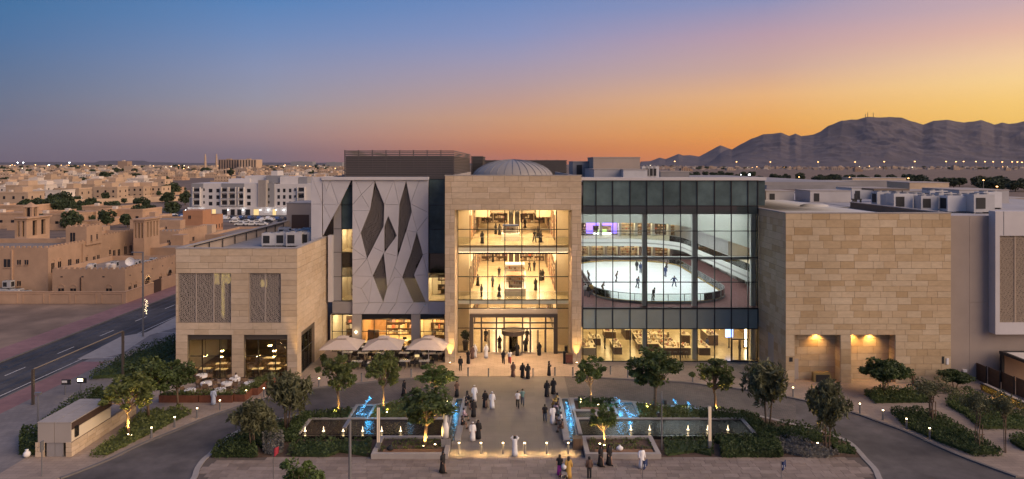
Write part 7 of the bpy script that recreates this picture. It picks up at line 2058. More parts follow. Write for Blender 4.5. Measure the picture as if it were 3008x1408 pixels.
# lit pierced wall, fence, pergola at the right
t = thing('lit_pierced_wall', 'low wall with a glowing gold pierced pattern at the far right', 'wall', (51.6, 66, 0))
bx('wall', 'concrete', t, 51.75, 52.1, 64, 75, 0, .9); bx('glow_panel', 'glow_pattern', t, 51.72, 51.75, 64, 75, .15, .72)
m = MB()
for (a, c) in lattice_mesh(lambda u, v: True, 64, 75, .15, .72, .3, .05, .05, 4):
    a = (a[0], min(max(a[1], .12), .75)); c = (c[0], min(max(c[1], .12), .75)); dx, dz = c[0] - a[0], c[1] - a[1]; l = math.hypot(dx, dz)
    if l < .02: continue
    nx, nz = -dz / l * .04, dx / l * .04; q = [(a[0] + nx, a[1] + nz), (c[0] + nx, c[1] + nz), (c[0] - nx, c[1] - nz), (a[0] - nx, a[1] - nz)]
    m.raw([(51.68, u, v) for u, v in q] + [(51.72, u, v) for u, v in q], [(0, 1, 2, 3), (4, 5, 1, 0), (6, 7, 3, 2)], 'gold_box')
m.build('pierced_screen', t)
for y in (72.5, 70.5): lamp('wall_wash', 'POINT', (51.2, y, .5), 14, AMBER, t, .15)
fn = thing('slat_fence', 'dark woven fence running towards the pergola on the right', 'fence', (53.6, 72, 0))
for k in range(5):
    y0 = 70 + k * 1.85; x = 54.6 - k * .22; bx('fence_panel', 'dark_wood', fn, x, x + .08, y0, y0 + 1.8, .1, 2.0); bx('fence_post', 'black_plastic', fn, x - .02, x + .1, y0 - .05, y0, .1, 2.1)
pg = thing('pergola', 'black framed pergola with a white roof at the right picture edge', 'pergola', (60, 72, 0))
for x in (56.0, 63.8):
    for y in (72.2, 78.0): bx('post', 'black_plastic', pg, x - .16, x + .16, y - .16, y + .16, 0, 3.3)
bx('beam', 'black_plastic', pg, 55.8, 64, 77.9, 78.2, 3.3, 3.6); bx('beam', 'black_plastic', pg, 55.8, 64, 72.0, 72.3, 3.3, 3.6); bx('beam', 'black_plastic', pg, 55.8, 56.15, 72.3, 77.9, 3.3, 3.6)
bx('roof_panel', 'sail_white', pg, 56.15, 64, 72.3, 77.9, 3.42, 3.5)
bx('back_wall', 'house_tan', pg, 56.2, 64, 78.3, 78.4, .1, 3.2)
# gold bench block in the recess and red hydrant
p = at(2410, 1119, PV); t = thing('gold_plinth', 'tapered dark-gold bench block in the left lit recess', 'bench', p)
m = MB(); x, y = p.x, YS + .35; m.raw([(x - 1.0, y - .2, PV), (x + 1.25, y - .2, PV), (x + 1.0, y + .5, PV), (x - .95, y + .5, PV), (x - 1.0, y - .15, 1.15), (x + .9, y - .15, 1.15), (x + .85, y + .45, 1.15), (x - .95, y + .45, 1.15)], [(0, 1, 5, 4), (1, 2, 6, 5), (2, 3, 7, 6), (3, 0, 4, 7), (4, 5, 6, 7)], 'gold_box'); m.build('block', t); bx('front_panel', 'black_plastic', t, x - .75, x + .8, y - .24, y - .2, PV + .05, .95)
p = at(2682, 1131, PV); t = thing('fire_hydrant', 'dark red standpipe in front of the stone block', 'hydrant', p); m = MB(); m.rings([(PV, .12, .12), (PV + .6, .12, .12), (PV + .65, .2, .18), (PV + 1.0, .2, .18), (PV + 1.2, .05, .05)], 'red_paint', n=10, c=(p.x, p.y)); m.build('standpipe', t); bx('outlet', 'red_paint', t, p.x - .26, p.x + .26, p.y - .06, p.y + .06, PV + .75, PV + .88)
# small flags
for x, y, h, lb, mt in ((wx(803, 52.5), 52.5, wz(1330, 52.5) + .4, 'small red flag on a thin pole at the bottom left of the front paving', 'flag_red'), (wx(1888, 52.5), 52.5, wz(1352, 52.5), 'folded blue and white flag on a pole before the right bench planter', 'cloth_navy'), (wx(2295, 52.5), 52.5, wz(1362, 52.5) + .2, 'dark blue pennant on a pole at the bottom right', 'cloth_navy')):
    t = thing('flag_pole', lb, 'flag', (x, y, 0)); m = MB(); m.tube([(x, y, 0), (x, y, h)], .035, 'steel', n=6); m.build('pole', t); m = MB()
    n = 5; vs = []
    for k in range(n + 1):
        u = k / n; vs += [(x + .04 + u * .35, y - .1 * math.sin(u * 5), h - .05 - .15 * u + .25 * u), (x + .04 + u * .35, y - .1 * math.sin(u * 5 + .4), h - .75 + .3 * u)]
    m.raw(vs + [(v[0], v[1] + .02, v[2]) for v in vs], [(2 * k, 2 * k + 1, 2 * k + 3, 2 * k + 2) for k in range(n)] + [(2 * k + 2 + 12, 2 * k + 3 + 12, 2 * k + 1 + 12, 2 * k + 12) for k in range(n)], mt); m.build('cloth', t)
    if mt == 'cloth_navy': bx('white_stripe', 'linen', t, x + .04, x + .22, y - .06, y - .03, h - .5, h - .3)
# plinths beside the channels, folded white parasol
for sx, lb in ((-1, 'dark plinth at the front end of the left channel'), (1, 'timber clad plinth at the front end of the right channel')):
    x = sx * 5.75; t = thing('channel_plinth', lb, 'plinth', (x, 59.6, PV)); 
    for k in range(5): bx('cladding_slat', 'chair_tan' if sx > 0 else 'grey_panel', t, x - .42 + k * .17, x - .27 + k * .17, 59.45, 59.5, PV, 1.05)
    bx('core', 'dark_wood' if sx > 0 else 'panel_backing', t, x - .42, x + .42, 59.5, 60.3, PV, 1.03)
x = -5.85; t = thing('folded_parasol', 'closed white parasol standing on the plinth at the left channel', 'parasol', (x, 59.7, 1.05)); m = MB()
m.rings([(1.05, .3, .26), (1.9, .32, .26), (2.3, .24, .2), (2.35, .16, .16), (3.3, .2, .18), (3.95, .15, .14), (4.1, .03, .03)], 'linen', n=10, c=(x, 59.8)); m.build('canopy', t, smooth=True)
m = MB(); m.tube([(x, 59.8, 1.04), (x, 59.8, 4.2)], .03, 'steel', n=6); m.build('pole', t)

# ================================================================== TERRACES
def parasol_proto():
    t = thing('parasol', 'x', 'parasol', (0, 0, 0)); m = MB(); s = 2.35; ze, za = 2.45, 3.45
    edge = [(-s, -s), (0, -s * 1.0), (s, -s), (s, 0), (s, s), (0, s), (-s, s), (-s, 0)]
    for k in range(8):
        a, c = edge[k], edge[(k + 1) % 8]; f = .22
        A = (a[0], a[1], ze - (.06 if k % 2 else 0) + (.1 if k % 2 else 0)); C = (c[0], c[1], ze + (.04 if (k + 1) % 2 else 0)); ai = (a[0] * f, a[1] * f, za - .12); ci = (c[0] * f, c[1] * f, za - .12)
        m.raw([A, C, ci, ai], [(0, 1, 2, 3)], 'canvas'); m.raw([(p_[0], p_[1], p_[2] - .02) for p_ in (A, C, ci, ai)], [(3, 2, 1, 0)], 'canvas')
    m.build('canopy', t); m = MB()
    for k in range(8):
        a, c = edge[k], edge[(k + 1) % 8]; f = .3; m.raw([(a[0] * f, a[1] * f, za - .02), (c[0] * f, c[1] * f, za - .02), (0, 0, za + .22)], [(0, 1, 2)], 'canvas')
    m.build('vent_cap', t); m = MB(); m.tube([(0, 0, 0), (0, 0, za)], .045, 'linen', n=8); m.build('pole', t)
    for k in range(8):
        m = MB(); m.tube([(0, 0, za - .15), (edge[k][0] * .97, edge[k][1] * .97, ze - .03)], .015, 'grey_steel', n=4, cap=False); m.build('rib', t)
    bx('base', 'dark_metal', t, -.4, .4, -.4, .4, 0, .08); return Proto(t)
PS = parasol_proto()
for i, (px, lb) in enumerate(((1007, 'left'), (1128, 'middle'), (1259, 'right'))):
    PS.place((wx(px, 84.6), 84.6, PV), (0, .05, -.08)[i], 1.0, lb + ' square beige parasol on the mall terrace', 'parasols on the mall terrace')
def table_proto(round_, cloth):
    t = thing('dining_table', 'x', 'table', (0, 0, 0))
    if round_:
        m = MB(); m.rings([(.45, .62, .62), (.72, .6, .6), (.75, .58, .58)], cloth, n=16); m.build('tablecloth', t); m = MB(); m.tube([(0, 0, 0), (0, 0, .72)], .05, 'dark_metal', n=6); m.build('leg', t); m = MB(); m.rings([(0, .28, .28), (.04, .26, .26)], 'dark_metal', n=10); m.build('foot', t)
    else:
        bx('table_top', cloth, t, -.65, .65, -.4, .4, .70, .75)
        for sx in (-1, 1):
            for sy in (-1, 1): bx('leg', 'dark_metal', t, sx * .58 - .03, sx * .58 + .03, sy * .34 - .03, sy * .34 + .03, 0, .7)
    rg_ = random.Random(3); m = MB()
    for k in range(6):
        a = k * 1.05; x, y = .38 * math.cos(a), (.38 if round_ else .25) * math.sin(a); m.rings([(.75, .09, .09), (.765, .11, .11)], 'linen', n=8, c=(x, y)); m.rings([(.75, .03, .03), (.9, .035, .035)], 'glass_clear', n=6, c=(x * .5 + .03, y * .5))
    m.build('place_settings', t); return Proto(t)
def chair_proto(mat):
    t = thing('dining_chair', 'x', 'chair', (0, 0, 0)); bx('seat', mat, t, -.26, .26, -.26, .26, .40, .48); bx('backrest', mat, t, -.26, .26, .22, .29, .48, .92)
    for s in (-1, 1):
        bx('armrest', mat, t, s * .26 - .03, s * .26 + .03, -.24, .22, .48, .68)
        for y in (-.22, .22): bx('leg', mat, t, s * .22 - .025, s * .22 + .025, y - .025, y + .025, 0, .4)
    return Proto(t)
TR, TQ = table_proto(True, 'linen'), table_proto(False, 'linen'); TW = table_proto(False, 'cream_wall')
CW, CT = chair_proto('wicker'), chair_proto('chair_tan')
rgd = random.Random(8)
def dining(x, y, tp, cp, z, tl, tg, cl, cg, rz=0, n=4, d=.85):
    tp.place((x, y, z), rz, 1.0, tl, tg)
    for k in range(n):
        a = rz + k * 2 * PI / n + (PI / 2 if n == 4 else 0); cp.place((x + d * math.cos(a), y + d * math.sin(a), z), a - PI / 2 + rgd.uniform(-.2, .2), 1.0, cl, cg)
def tz(zx, zy): return at(960 + zx / 5.481, 900 + zy / 5.481, PV)
for i, (zx, zy) in enumerate(((640, 740), (580, 840), (490, 980), (330, 830), (870, 850), (740, 1000), (1100, 740), (1250, 840), (1000, 880), (1260, 970), (1570, 970), (1780, 850), (1620, 850), (1330, 740), (400, 720))):
    p = tz(zx, zy); dining(p.x, p.y, TQ, CW, PV, 'set table under or beside the mall terrace parasols', 'tables on the parasol terrace', 'black wicker chair at a parasol terrace table', 'chairs on the parasol terrace', rgd.choice((0, .1, -.1)), 4, .9)
def tl_(zx, zy): return at(500 + zx / 4.639, 960 + zy / 4.639, PV)
for i, (zx, zy) in enumerate(((490, 850), (770, 850), (270, 950), (680, 940), (880, 790), (1080, 850), (430, 740))):
    p = tl_(zx, zy); dining(p.x, p.y, TR, CT, PV, 'round white-clothed table on the restaurant terrace', 'tables on the restaurant terrace', 'brown chair at a round table on the restaurant terrace', 'chairs on the restaurant terrace', rgd.uniform(0, 1), 3, .85)
for i, (x, y) in enumerate(((-36.2, 80.6), (-34.2, 80.4), (-33.0, 82.4), (-35.2, 82.8), (-30, 80.6), (-28, 80.5), (-26.6, 82.2), (-28.8, 82.8), (-30.2, 85.2), (-27.4, 86), (-34, 85.5))):
    dining(x, y, TW, CT, .11, 'wood table inside the left restaurant windows', 'tables inside the restaurant', 'brown chair inside the left restaurant windows', 'chairs inside the restaurant', rgd.uniform(-.2, .2), 4, .9)
for i, (px, k) in enumerate(((1080, 92.6), (1110, 93.4), (1150, 92.6), (1185, 93.5), (1255, 92.8), (1285, 93.2))):
    dining(wx(px, k), k, TQ, CW, .11, 'set table just inside the street-level shop fronts', 'tables inside the shop fronts', 'black chair just inside the street-level shop fronts', 'chairs inside the shop fronts', 0, 4, .9)
for q in (PS, TR, TQ, TW, CW, CT): q.finish()
# corten planters
def planter_box(label, x0, x1, y0, y1, h=.75, seed=1):
    t = thing('corten_planter', label, 'planter', ((x0 + x1) / 2, (y0 + y1) / 2, PV)); e = .05
    bx('side', 'corten', t, x0, x1, y0, y0 + e, PV, PV + h); bx('side', 'corten', t, x0, x1, y1 - e, y1, PV, PV + h); bx('side', 'corten', t, x0, x0 + e, y0 + e, y1 - e, PV, PV + h); bx('side', 'corten', t, x1 - e, x1, y0 + e, y1 - e, PV, PV + h); bx('soil', 'soil', t, x0 + e, x1 - e, y0 + e, y1 - e, PV, PV + h - .08)
    rg_ = np.random.default_rng(seed); m = MB(); n = int(180 * (x1 - x0) * (y1 - y0)); C = np.stack([rg_.uniform(x0, x1, n), rg_.uniform(y0, y1, n), PV + h + rg_.random(n) ** 1.5 * .45], axis=1); leaf_cloud(m, C, (.08, .18), 'leaf_mid', rg_, 1.6); m.build('foliage', t)
def pq(zx, zy): return at(500 + zx / 4.639, 960 + zy / 4.639, PV)
a = pq(0, 1036); c = pq(385, 1036); e = pq(845, 1036); y0 = a.y
planter_box('long rust-brown planter box at the left of the restaurant terrace', a.x - 1.2, c.x - .05, y0, y0 + .8, seed=1); planter_box('long rust-brown planter box in front of the restaurant terrace tables', c.x + .05, e.x, y0, y0 + .8, seed=2)
a = pq(872, 1025); planter_box('square rust-brown planter at the terrace corner', a.x, a.x + 1.1, a.y, a.y + 2.2, seed=3)
a = pq(1045, 935); planter_box('rust-brown planter beside the round tables', a.x, a.x + 1.2, a.y, a.y + 3.0, seed=4); a = pq(1225, 838); planter_box('rust-brown planter nearest the restaurant windows', a.x, a.x + 1.1, a.y, a.y + 2.0, seed=5)
def pot(label, x, y, z, s=1.0, tall=.9, seed=1, name='plant_pot'):
    t = thing(name, label, 'plant', (x, y, z)); m = MB(); m.rings([(z, .18 * s, .18 * s), (z + tall * .6 * s, .28 * s, .28 * s), (z + tall * .6 * s, .24 * s, .24 * s)], 'black_plastic', n=12, c=(x, y)); m.build('pot', t)
    rg_ = np.random.default_rng(seed); d = rg_.normal(size=(150, 3)); d /= np.linalg.norm(d, axis=1)[:, None]; m = MB(); leaf_cloud(m, np.array([x, y, z + tall * s]) + d * .42 * s * rg_.random((150, 1)) ** .5, (.12 * s, .26 * s), 'leaf_hedge', rg_, 1.8); m.build('leaves', t)
p = at(1368, 1016, PV); pot('tall potted plant left inside the entrance glazing', -6.2, YG + .9, .11, 1.6, 1.3, 1)
p = at(1009, 1026, PV); p = tl_(2090, 545); pot('potted shrub against the right flank of the restaurant block', p.x, p.y, PV, 1.1, 1.0, 2); p = tz(665, 1110); pot('small square pot on the parasol terrace edge', p.x, p.y, PV, .8, 1.0, 3)
p = at(1663, 1036, PV); t = thing('litter_bin', 'dark bin beside the right side of the entrance doors', 'bin', p); m = MB(); m.rings([(PV, .2, .2), (PV + .8, .22, .22), (PV + .82, .17, .17)], 'black_plastic', n=12, c=(p.x, p.y)); m.build('body', t); bx('lid', 'bronze_metal', t, p.x - .2, p.x + .2, p.y - .2, p.y + .2, PV + .83, PV + .88)
p = at(1672, 1068, PV); t = thing('valet_stand', 'dark red valet stand with a front panel by the right entrance column', 'stand', p); bx('desk', 'red_wood', t, p.x - .42, p.x + .42, p.y - .3, p.y + .3, PV + .15, PV + 1.15); bx('top', 'dark_wood', t, p.x - .48, p.x + .48, p.y - .36, p.y + .36, PV + 1.15, PV + 1.22)
for sx in (-.36, .36): bx('leg', 'dark_wood', t, p.x + sx - .04, p.x + sx + .04, p.y - .26, p.y + .26, PV, PV + .15)
bx('side_bag', 'cloth_black', t, p.x - .75, p.x - .45, p.y - .15, p.y + .2, PV, PV + 1.5)
p = tz(1455, 960); t = thing('menu_stand', 'lit menu stand on the parasol terrace', 'sign', p)
for sx in (-.2, .2): bx('leg', 'bronze_metal', t, p.x + sx - .02, p.x + sx + .02, p.y - .02, p.y + .02, PV, 1.25)
bx('menu', 'window_warm', t, p.x - .28, p.x + .28, p.y - .06, p.y - .02, 1.2, 1.5)
# things left on the bench tops
for x, y, lb, mt in ((-10.4, 58.3, 'dark bag left on the left bench planter', 'cloth_black'), (9.2, 58.3, 'white bag left on the right bench planter', 'linen')):
    t = thing('bag', lb, 'bag', (x, y, .55)); m = MB(); m.sphere((x, y, .72), .26, mt, 8, 6, (1.2, .8, .8)); m.rings([(.86, .05, .05), (1.0, .1, .06)], mt, n=8, c=(x, y)); m.build('sack', t, smooth=True)
# ================================================================== PEOPLE
def joints(pose):
    J = dict(pelvis=(0, 0, .95), spine=(0, 0, 1.12), chest=(0, -.01, 1.31), neck=(0, 0, 1.47), head=(0, -.025, 1.575), crown=(0, -.01, 1.69))
    for s, n in ((1, 'L'), (-1, 'R')):
        J['sh' + n] = (s * .17, 0, 1.39); J['el' + n] = (s * .235, .03, 1.12); J['wr' + n] = (s * .235, -.07, .89); J['ha' + n] = (s * .225, -.10, .81)
        J['hi' + n] = (s * .09, 0, .90); J['kn' + n] = (s * .10, -.02, .50); J['an' + n] = (s * .10, .02, .09); J['to' + n] = (s * .115, -.14, .045)
    def up(**k): J.update(k)
    if pose == 'walk':
        up(knL=(.10, -.16, .51), anL=(.10, -.22, .10), toL=(.11, -.37, .06), knR=(-.10, .06, .50), anR=(-.10, .30, .16), toR=(-.11, .20, .05), elL=(.235, .12, 1.14), wrL=(.22, .10, .91), haL=(.21, .09, .83), elR=(-.235, -.06, 1.12), wrR=(-.22, -.22, .95), haR=(-.21, -.27, .88))
    elif pose == 'sit':
        d = -.47
        for k in list(J):
            x, y, z = J[k]
            if k[:2] in ('pe', 'sp', 'ch', 'ne', 'he', 'cr', 'sh', 'el', 'wr', 'ha', 'hi'): J[k] = (x, y, z + d)
        for s, n in ((1, 'L'), (-1, 'R')): up(**{'kn' + n: (s * .12, -.42, .45), 'an' + n: (s * .12, -.42, .09), 'to' + n: (s * .13, -.58, .045), 'el' + n: (s * .24, -.05, .68), 'wr' + n: (s * .14, -.28, .58), 'ha' + n: (s * .10, -.35, .55)})
    elif pose == 'skate':
        up(spine=(0, -.05, 1.08), chest=(0, -.14, 1.25), neck=(0, -.20, 1.40), head=(0, -.25, 1.50), crown=(0, -.24, 1.61), shL=(.17, -.16, 1.33), shR=(-.17, -.16, 1.33), elL=(.34, -.10, 1.14), wrL=(.44, -.22, .98), haL=(.47, -.26, .92), elR=(-.33, -.02, 1.16), wrR=(-.46, .02, 1.02), haR=(-.51, .03, .96),
           knL=(.20, -.14, .52), anL=(.28, .02, .12), toL=(.33, -.13, .07), knR=(-.16, -.10, .52), anR=(-.24, .10, .12), toR=(-.28, -.05, .07))
    elif pose == 'armsup':
        for s, n in ((1, 'L'), (-1, 'R')): up(**{'el' + n: (s * .30, -.12, 1.50), 'wr' + n: (s * .12, -.16, 1.62), 'ha' + n: (s * .06, -.17, 1.68)})
    elif pose == 'phone':
        up(elR=(-.25, -.02, 1.12), wrR=(-.12, -.24, 1.22), haR=(-.08, -.28, 1.28))
    return {k: Vector(v) for k, v in J.items()}
RAD = dict(pe=.13, sp=.115, ch=.14, ne=.052, he=.088, cr=.07, sh=.062, el=.042, wr=.028, ha=.030, hi=.085, kn=.056, an=.036, to=.034)
EDG = [('pelvis', 'spine'), ('spine', 'chest'), ('chest', 'neck'), ('neck', 'head'), ('head', 'crown')] + [e for n in 'LR' for e in (('chest', 'sh' + n), ('sh' + n, 'el' + n), ('el' + n, 'wr' + n), ('wr' + n, 'ha' + n), ('pelvis', 'hi' + n), ('hi' + n, 'kn' + n), ('kn' + n, 'an' + n), ('an' + n, 'to' + n))]
POSES = ['stand', 'walk', 'sit', 'skate', 'armsup', 'phone']
_tmp = {}
for ps in POSES:
    J = joints(ps); ks = list(J); me = bpy.data.meshes.new('sk'); me.from_pydata([J[k] for k in ks], [(ks.index(a), ks.index(c)) for a, c in EDG], [])
    o = bpy.data.objects.new('sk_' + ps, me); COL.objects.link(o)
    o.modifiers.new('skin', 'SKIN'); sub = o.modifiers.new('sub', 'SUBSURF'); sub.levels = 1; sub.render_levels = 1
    for i, k in enumerate(ks):
        r = RAD[k[:2]]; me.skin_vertices[0].data[i].radius = (r, r); me.skin_vertices[0].data[i].use_root = (k == 'pelvis')
    _tmp[ps] = o
_dg = bpy.context.evaluated_depsgraph_get()
BODY = {}
for ps, o in _tmp.items():
    ev = bpy.data.meshes.new_from_object(o.evaluated_get(_dg)); J = joints(ps)
    m = MB(); m.raw([v.co[:] for v in ev.vertices], [tuple(p.vertices) for p in ev.polygons], 'skin')
    h = J['head']
    m.sphere(h + Vector((0, -.088, -.005)), .016, 'skin', 6, 4, (.8, 1.3, 1.5))
    for s in (-1, 1):
        m.sphere(h + Vector((s * .032, -.078, .02)), .012, 'hair', 6, 4); m.sphere(h + Vector((s * .088, .0, .0)), .02, 'skin', 6, 4, (.5, 1, 1.4))
    m.sphere(h + Vector((0, -.08, -.042)), .018, 'robe_brown', 6, 4, (1.3, .5, .4))
    for n, s in (('L', 1), ('R', -1)):
        a, b_ = J['wr' + n], J['ha' + n]; d = (b_ - a).normalized(); side = d.cross(Vector((0, 1, 0)) if abs(d.y) < .8 else Vector((0, 0, 1))).normalized(); nr = side.cross(d)
        for k, (off, ln) in enumerate(((-.022, .065), (-.008, .078), (.008, .074), (.022, .058))):
            p0 = b_ + side * off; p1 = p0 + d * ln * .55 + nr * .006; m.tube([p0, p1, p1 + d * ln * .4 + nr * .022], [.0085, .008, .006], 'skin', n=5)
        m.tube([a + d * .03 + side * s * .02, a + d * .06 + side * s * .045 + nr * .01, b_ + side * s * .045 + nr * .02], [.010, .009, .007], 'skin', n=5)
    BODY[ps] = m.mesh('person_body', smooth=True)
    bpy.data.objects.remove(o)
_CL = {}
def cloth(kind, pose, mat):
    key = (kind, pose, mat)
    if key in _CL: return _CL[key]
    J = joints(pose); m = MB(); ch = J['chest']; pe = J['pelvis']; lean = ch - pe
    def torso(z_top, z_bot, fat=1.0, hem=None):
        rs = []
        for f, rx, ry in ((1.13, .075, .07), (1.02, .175, .105), (.85, .205, .135), (.5, .185, .13), (.1, .185, .14), (-.12, .20, .15)):
            c = pe + lean * (f * 1.33); rs.append((c.z, rx * fat, ry * fat, c.x, c.y))
        return rs
    def sleeves(r0, r1, full=True):
        for n in 'LR':
            pts = [J['sh' + n] + Vector((0, 0, .03)), J['el' + n]] + ([J['wr' + n]] if full else []); 
            if not full: pts[1] = J['sh' + n].lerp(J['el' + n], .75)
            m.tube(pts, [r0, (r0 + r1) / 2, r1][:len(pts)] if full else [r0, r0 * .95], mat, n=9)
    if kind == 'robe':
        rs = torso(0, 0, 1.08)
        if pose == 'sit':
            m.rings(list(reversed(rs)), mat, n=16)
            for n in 'LR': m.tube([J['hi' + n], J['kn' + n] + Vector((0, -.02, .02)), J['an' + n] + Vector((0, 0, -.02))], [.15, .13, .17], mat, n=10)
        else:
            dy = {'walk': .05, 'skate': 0}.get(pose, 0)
            rs += [(.70, .215, .175, 0, dy * .5), (.38, .235, .205, 0, dy), (.06, .265, .235 + dy * 2, 0, dy)]
            m.rings(list(reversed(rs)), mat, n=18)
        sleeves(.085, .10)
    elif kind in ('shirt', 'tee'):
        m.rings(list(reversed(torso(0, 0))), mat, n=16); sleeves(.075, .055, kind == 'shirt')
    elif kind == 'trousers':
        m.rings([(pe.z - .12, .17, .14, pe.x, pe.y), (pe.z + .08, .172, .132, pe.x, pe.y)], mat, n=14)
        for n in 'LR': m.tube([J['hi' + n] + Vector((0, 0, .03)), J['kn' + n], J['an' + n]], [.105, .08, .07], mat, n=10)
    elif kind == 'skirt':
        m.rings([(.12, .24, .22), (.5, .21, .18), (pe.z + .02, .17, .135, pe.x, pe.y), (pe.z + .1, .165, .13, pe.x, pe.y)], mat, n=16)
    elif kind == 'hair' or kind == 'hair_long':
        h = J['head']; rs = []
        for f, r in ((-.06, .092), (0, .099), (.06, .101), (.12, .088), (.155, .05)): rs.append((h.z + f, r, r * 1.06, h.x, h.y + .018))
        m.rings(rs, mat, n=14, cap=True, skip=lambda i, a: i < 2 and PI * 1.18 < a < PI * 1.82)
        if kind == 'hair_long': m.rings([(h.z - .28, .08, .045, h.x, h.y + .09), (h.z + .02, .095, .06, h.x, h.y + .05)], mat, n=10)
    elif kind == 'scarf':
        h = J['head']; nk = J['neck']
        rs = [(nk.z - .12, .17, .125, nk.x, nk.y), (nk.z - .02, .125, .11, nk.x, nk.y + .01), (h.z - .08, .105, .11, h.x, h.y + .012), (h.z - .03, .108, .115, h.x, h.y + .012), (h.z + .05, .108, .116, h.x, h.y + .015), (h.z + .12, .088, .1, h.x, h.y + .015), (h.z + .16, .03, .04, h.x, h.y + .015)]
        m.rings(rs, mat, n=16, skip=lambda i, a: 2 <= i <= 3 and PI * 1.28 < a < PI * 1.72)
    elif kind == 'cap':
        h = J['head']; m.rings([(h.z + .05, .1, .105, h.x, h.y + .01), (h.z + .13, .088, .095, h.x, h.y + .01), (h.z + .155, .05, .05, h.x, h.y)], mat, n=12)
    elif kind == 'shoes':
        for n in 'LR':
            a, t_ = J['an' + n], J['to' + n]; m.tube([a + Vector((0, .05, -.04)), a.lerp(t_, .5) + Vector((0, 0, -.01)), t_ + Vector((0, -.03, .0))], [.045, .05, .036], mat, n=8, sq=.9)
    elif kind == 'skates':
        for n in 'LR':
            a, t_ = J['an' + n], J['to' + n]; m.tube([a + Vector((0, .05, .03)), a.lerp(t_, .5), t_ + Vector((0, -.03, .02))], [.06, .055, .04], mat, n=8); c = a.lerp(t_, .5); m.box(c.x - .006, c.x + .006, c.y - .17, c.y + .17, c.z - .11, c.z - .04, 'steel')
    elif kind == 'agal':
        h = J['head']; m.rings([(h.z + .085, .108, .116, h.x, h.y + .015), (h.z + .115, .104, .112, h.x, h.y + .015)], mat, n=16, cap=False)
    elif kind == 'handbag':
        w = J['haL']; m.box(w.x - .05, w.x + .06, w.y - .13, w.y + .13, w.z - .32, w.z - .08, mat); m.tube([w + Vector((0, -.1, -.08)), w, w + Vector((0, .1, -.08))], .012, mat, n=5, cap=False)
    _CL[key] = m.mesh(kind, smooth=True); return _CL[key]
OUTFIT = {
 'thobe': lambda c: [('robe', c or 'robe_white'), ('scarf', 'robe_white'), ('agal', 'cloth_black'), ('shoes', 'shoe')],
 'kandura': lambda c: [('robe', c or 'robe_white'), ('cap', 'cloth_white'), ('hair', 'hair'), ('shoes', 'shoe')],
 'bare': lambda c: [('robe', c or 'robe_white'), ('hair', 'hair'), ('shoes', 'shoe')],
 'abaya': lambda c: [('robe', c or 'robe_black'), ('scarf', 'robe_black'), ('shoes', 'shoe')],
}
def person(label, x, y, z, rz, pose='stand', wear='abaya', c=None, top='cloth_white', low='cloth_black', head='hair', extra=(), sc=1.0, group=None):
    o = bpy.data.objects.new('person', BODY[pose]); COL.objects.link(o)
    o.location = (x, y, z); o.rotation_euler = (0, 0, rz); o.scale = (sc, sc, sc); tag(o, label, 'person', group)
    if wear == 'casual': parts = [('shirt' if pose != 'walk' else 'tee', top), ('trousers', low), (head, 'hair' if head.startswith('hair') else top), ('shoes', 'shoe')]
    elif wear == 'skater': parts = [('shirt', top), ('trousers', low), ('hair', 'hair'), ('skates', 'shoe')]
    elif wear == 'skirt': parts = [('tee', top), ('skirt', low), ('hair_long', 'hair'), ('shoes', 'shoe')]
    else: parts = OUTFIT[wear](c)
    NM = {'tee': 'shirt', 'hair_long': 'hair', 'scarf': 'headscarf', 'agal': 'head_cord'}
    for k, mt in list(parts) + list(extra):
        ch = bpy.data.objects.new(NM.get(k, k), cloth(k, pose, mt)); COL.objects.link(ch); ch.parent = o
    return o
def pp(zx, zy): return at(1280 + zx / 2.1609, 850 + zy / 2.1609, PV)
B, Fw = PI, 0.0      # back to / facing the camera
